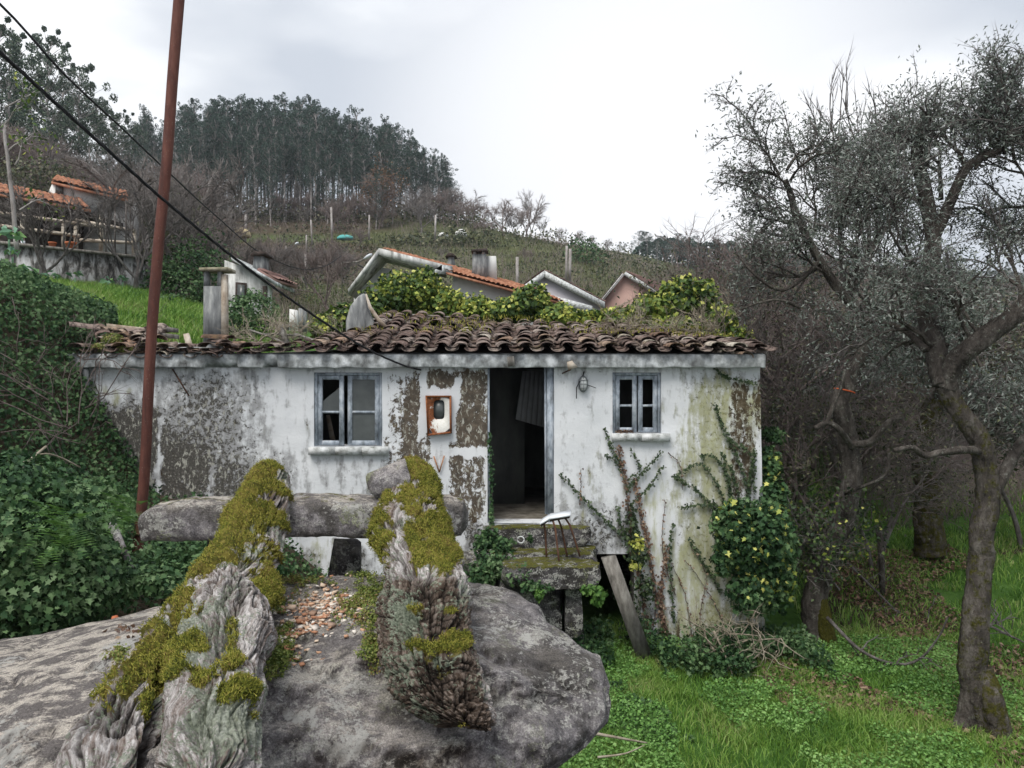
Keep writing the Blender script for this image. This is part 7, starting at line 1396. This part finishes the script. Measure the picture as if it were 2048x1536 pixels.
limbs = [([(1640, 1310, Y2), (1630, 1220, Y2), (1650, 1120, Y2), (1690, 1030, Y2), (1705, 940, Y2), (1690, 860, Y2), (1680, 800, Y2), (1692, 770, Y2)], .16, .11, .3),
         ([(1655, 1300, Y2-.1), (1650, 1240, Y2-.1), (1640, 1180, Y2)], .13, .09, .9),
         ([(1692, 770, Y2), (1725, 700, Y2), (1735, 640, Y2), (1690, 590, Y2), (1640, 520, Y2), (1605, 460, Y2), (1570, 360, Y2)], .085, .035, 0),
         ([(1705, 895, Y2-.1), (1680, 860, Y2-.3), (1655, 845, Y2-.3), (1632, 855, Y2-.4)], .045, .03, 0), ([(1655, 845, Y2-.3), (1665, 815, Y2-.3), (1685, 770, Y2-.3), (1690, 740, Y2-.3)], .03, .02, 0),
         ([(1698, 890, Y2-.1), (1740, 885, Y2-.2), (1775, 850, Y2-.3), (1800, 835, Y2-.3)], .05, .04, 0), ([(1690, 985, Y2-.1), (1720, 975, Y2-.3), (1770, 950, Y2-.4), (1778, 905, Y2-.4)], .025, .015, 0),
         ([(1640, 520, Y2), (1600, 560, Y2-.2), (1560, 580, Y2-.3), (1510, 550, Y2-.4), (1470, 505, Y2-.4)], .03, .012, 0), ([(1600, 615, Y2-.2), (1560, 600, Y2-.3), (1520, 605, Y2-.3), (1480, 620, Y2-.3)], .022, .010, 0), ([(1690, 590, Y2), (1740, 500, Y2+.2), (1800, 420, Y2+.3)], .05, .03, 0), ([(1640, 1060, Y2-.1), (1610, 1010, Y2), (1580, 960, Y2)], .03, .015, 0)]
gr_ = [((1575, 370, Y2), (-.3, 0, .8), .55, .022, 3, 2), ((1560, 340, Y2), (.2, 0, .8), .55, .022, 3, 2), ((1600, 440, Y2), (-.6, 0, .5), .65, .022, 3, 3), ((1620, 480, Y2), (.6, .1, .5), .7, .022, 3, 3), ((1650, 540, Y2), (-.8, .1, .1), .6, .022, 3, 2), ((1690, 590, Y2), (.5, 0, .7), .8, .025, 3, 3), ((1740, 500, Y2+.2), (-.2, 0, .9), .8, .025, 3, 4), ((1800, 420, Y2+.3), (0, 0, 1), .75, .025, 3, 3), ((1560, 560, Y2), (-.5, 0, .4), .45, .015, 2, 3), ((1735, 660, Y2), (.6, 0, .3), .7, .022, 3, 3)]
tree_from('leaning_tree', 'leaning grey tree with an orange tape round its trunk beside the cottage', W(1640, 1300, Y2), 42, limbs, gr_, 'olive', 13500, .060, .09, twig=(2, .20, .0032))
b = MB(); c = W(1689, 783, Y2); b.tube([c+[.12*math.cos(t), .12*math.sin(t), -.03*math.cos(t)+.01] for t in np.linspace(0, 2*math.pi, 17)], .009, 5); tag(b.obj('tape', M['orange']), 'orange tape tied round the leaning tree trunk', 'tape')
T = Tree(66); bt = thing('bare_shoots', 'long bare upright shoots rising above the leafy crowns', 'tree', W(1665, 560, 10.2))
for (p, d, L) in (((1668, 330, 10.2), (-.5, 0, 1), .65), ((1668, 330, 10.2), (-.1, 0, 1), .95), ((1672, 330, 10.2), (.25, 0, 1), .8), ((1720, 310, 10.2), (-.35, 0, 1), .8), ((1730, 340, 10), (-.1, 0, 1), .7), ((1760, 300, 10), (-.2, 0, 1), .6), ((1690, 380, 10), (.1, 0, 1), .6)): T.grow(W(*p), np.array(d, float), L, .014, 2, (.2, .45), (2, 3), (.4, .6), .07, .04, 5, .35)
T.limb([W(1690, 600, 9.9), W(1680, 450, 10.1), W(1668, 330, 10.2)], .04, .02); T.limb([W(1740, 500, 10), W(1735, 400, 10.1), W(1725, 310, 10.2)], .03, .015); T.twigs(1, .2, .003, .2); T.build(bt, 'barktwig', 'barktwig')
tree_from('broad_trunk_tree', 'brown trunked tree standing farther back on the meadow', W(1855, 1100, 13), 43, [([(1858, 1110, 13), (1855, 1040, 13), (1850, 960, 13), (1845, 880, 13), (1870, 800, 13)], .24, .15, .5), ([(1850, 930, 13), (1810, 890, 13), (1790, 840, 13)], .09, .05, 0)], [((1870, 800, 13), (.2, 0, 1), 1.2, .05, 3, 4), ((1790, 840, 13), (-.5, 0, .8), 1.0, .04, 3, 3), ((1850, 870, 13), (.5, .2, .6), 1.0, .04, 3, 3)], 'olive', 9000, .09, .15, twig=(3, .28, .004))
# yellow flowered shrub at the right of the cottage
ys = thing('yellow_shrub', 'loose shrub with yellow green leaves between the ivy corner and the leaning tree', 'shrub', W(1620, 1180, 9.9)); T = Tree(88)
for k in range(14): T.grow(W(rng.uniform(1560, 1690), rng.uniform(1060, 1180), 9.8+rng.normal()*.3), np.array([rng.normal()*.5, 0, .8]), .55, .014, 2, (.3, .9), (3, 4), (.5, .8), .2)
T.twigs(2, .16, .003); T.build(ys, 'barktwig', 'barktwig'); leaf_cloud(T.tips, 3, .09, .055, 'vineleaf', ys, .7); leaf_cloud(T.tips[::2], 2, .10, .05, 'ivyyellow', ys, .8, 'yellow_leaves'); leaf_cloud(T.tips[::7], 1, .12, .055, 'ivytip', ys, .8, 'flower_heads')
# thicket copies behind: bare and half-leaved trees
def thicket_proto(seed, mat, leafm, nl, size=.07):
    T = Tree(seed); root = thing('thicket_tree', None, None)
    for s in range(3):
        a = T.r.uniform(0, 6.28); P = T.limb([[0, 0, -.3], [.15*math.cos(a), .15*math.sin(a), .6], [.35*math.cos(a), .35*math.sin(a), 1.2]], .05, .03, 6)
        T.grow(P[-1], np.array([math.cos(a)*.4, math.sin(a)*.4, 1]), 1.3, .028, 3, (.35, .9), (4, 5), (.6, .85), .2, .0)
    T.twigs(3, .28, .0035, .6); T.build(root, mat, mat)
    if nl: leaf_cloud(T.tips, max(1, nl//len(T.tips)), .12, size, leafm, root, .4)
    return root
TP_ = [thicket_proto(501, 'barkbrown', None, 0), thicket_proto(502, 'barktwig', 'olive', 1800), thicket_proto(503, 'barkbrown', 'scrubleaf', 2600), thicket_proto(504, 'barktwig', 'scrubleaf', 1500)]
LT = ['reddish bare thicket tree behind the cottage', 'grey leaved thicket tree among the trees of the meadow edge', 'bushy dull green thicket tree of the meadow edge', 'sparse grey thicket tree of the meadow edge']
spots = []
def topy(p): return float(np.interp(p, [1400, 1470, 1560, 1650, 1800, 2100], [640, 590, 560, 540, 530, 540]))+rng.uniform(-15, 110)
def Hat(p, Y, ty): return max(1.2, (768-ty)/F*Y-float(gh((p-1024)/F*Y, Y)))
for k in range(17): p = rng.uniform(1490, 1760); Y = rng.uniform(14.5, 30); spots.append((p, Y, min(5.5, Hat(p, Y, topy(p)))/1.1, int(rng.choice([0, 0, 2, 3]))))
for k in range(22): p = rng.uniform(1660, 2160); Y = rng.uniform(18, 36); spots.append((p, Y, min(5.5, Hat(p, Y, topy(p)))/1.1, int(rng.choice([0, 1, 2, 3]))))
for k in range(24): p = rng.uniform(1400, 2150); Y = rng.uniform(48, 85); spots.append((p, Y, min(6.5, Hat(p, Y, topy(p)-40))/1.1, int(rng.choice([0, 0, 1, 3]))))
spots += [(1580, 11.5, 2.9, 2), (1560, 12.8, 3.2, 0), (1600, 13.2, 3.3, 3), (1540, 13.5, 3.6, 2), (1750, 12.2, 2.6, 3), (1500, 14.5, 3.2, 0), (1470, 15.5, 3.2, 0), (2050, 13.2, 3.0, 3)]
for (p, Y, H, k) in spots:
    x = (p-1024)/F*Y; place(TP_[k], (x, Y, float(gh(x, Y))-.05), H, 3.4, LT[k]+('' if Y < 35 else ', up the slope'), 'thicket tree', 'thicket trees of kind %s' % ['reddish bare', 'grey leaved', 'dull green', 'sparse grey'][k]+(' near' if Y < 35 else ' upslope'), sxy=1.15)
blobs_leaves([(1560, 820, 14, .9, .6, .9), (1640, 780, 16, 1.2, .8, 1.3), (1740, 860, 15, 1.1, .8, .9), (1600, 950, 12, .5, .5, .7), (2040, 860, 14, 1.2, .8, 1.0), (1660, 1010, 11.5, .4, .4, .4), (1830, 720, 17, 1.6, .8, 1.5), (1980, 700, 18, 1.6, .8, 1.5)], 9000, .075, 'scrubleaf', 'undergrowth', kind='stuff', label='dull green undergrowth filling the gaps between the trees', cat='undergrowth', inner=.1)
b = MB(); S = scatter(16000, 3.6, 18, 15, 30, lambda x, y: x/y > .27); D = rng.normal(size=S.shape)*.45; D[:, 2] = 1; b.spikes(S, S+D*rng.uniform(.4, 1.5, len(S))[:, None], .007); tag(b.obj('brown_stems', M['barkbrown']), 'brown dry stems standing thickly at the meadow edge', 'undergrowth', kind='stuff')
for o in list(bpy.data.objects):
    if o.type == 'EMPTY' and o.get('label') is None and o.get('category') is None and o.parent is None and o.name not in used: 
        for c in list(o.children): bpy.data.objects.remove(c)
        bpy.data.objects.remove(o)

# ------------------------------------------------------------------ thin damp air
hz = MB(); hz.box((-760, -7, float(gz.min())-1.5), (760, 425, max(62.0, float(gz.max())+3))); n = NT('thin_haze'); v = n.n('ShaderNodeVolumePrincipled'); v.inputs['Density'].default_value = 0.00032; v.inputs['Color'].default_value = (0.86, 0.91, 1.0, 1); v.inputs['Anisotropy'].default_value = 0.2
o_ = n.n('ShaderNodeOutputMaterial'); n.t.links.new(v.outputs[0], o_.inputs['Volume']); M['haze'] = n.m
hz.obj('haze', M['haze'], kind='stuff', label='thin pale haze in the valley air')
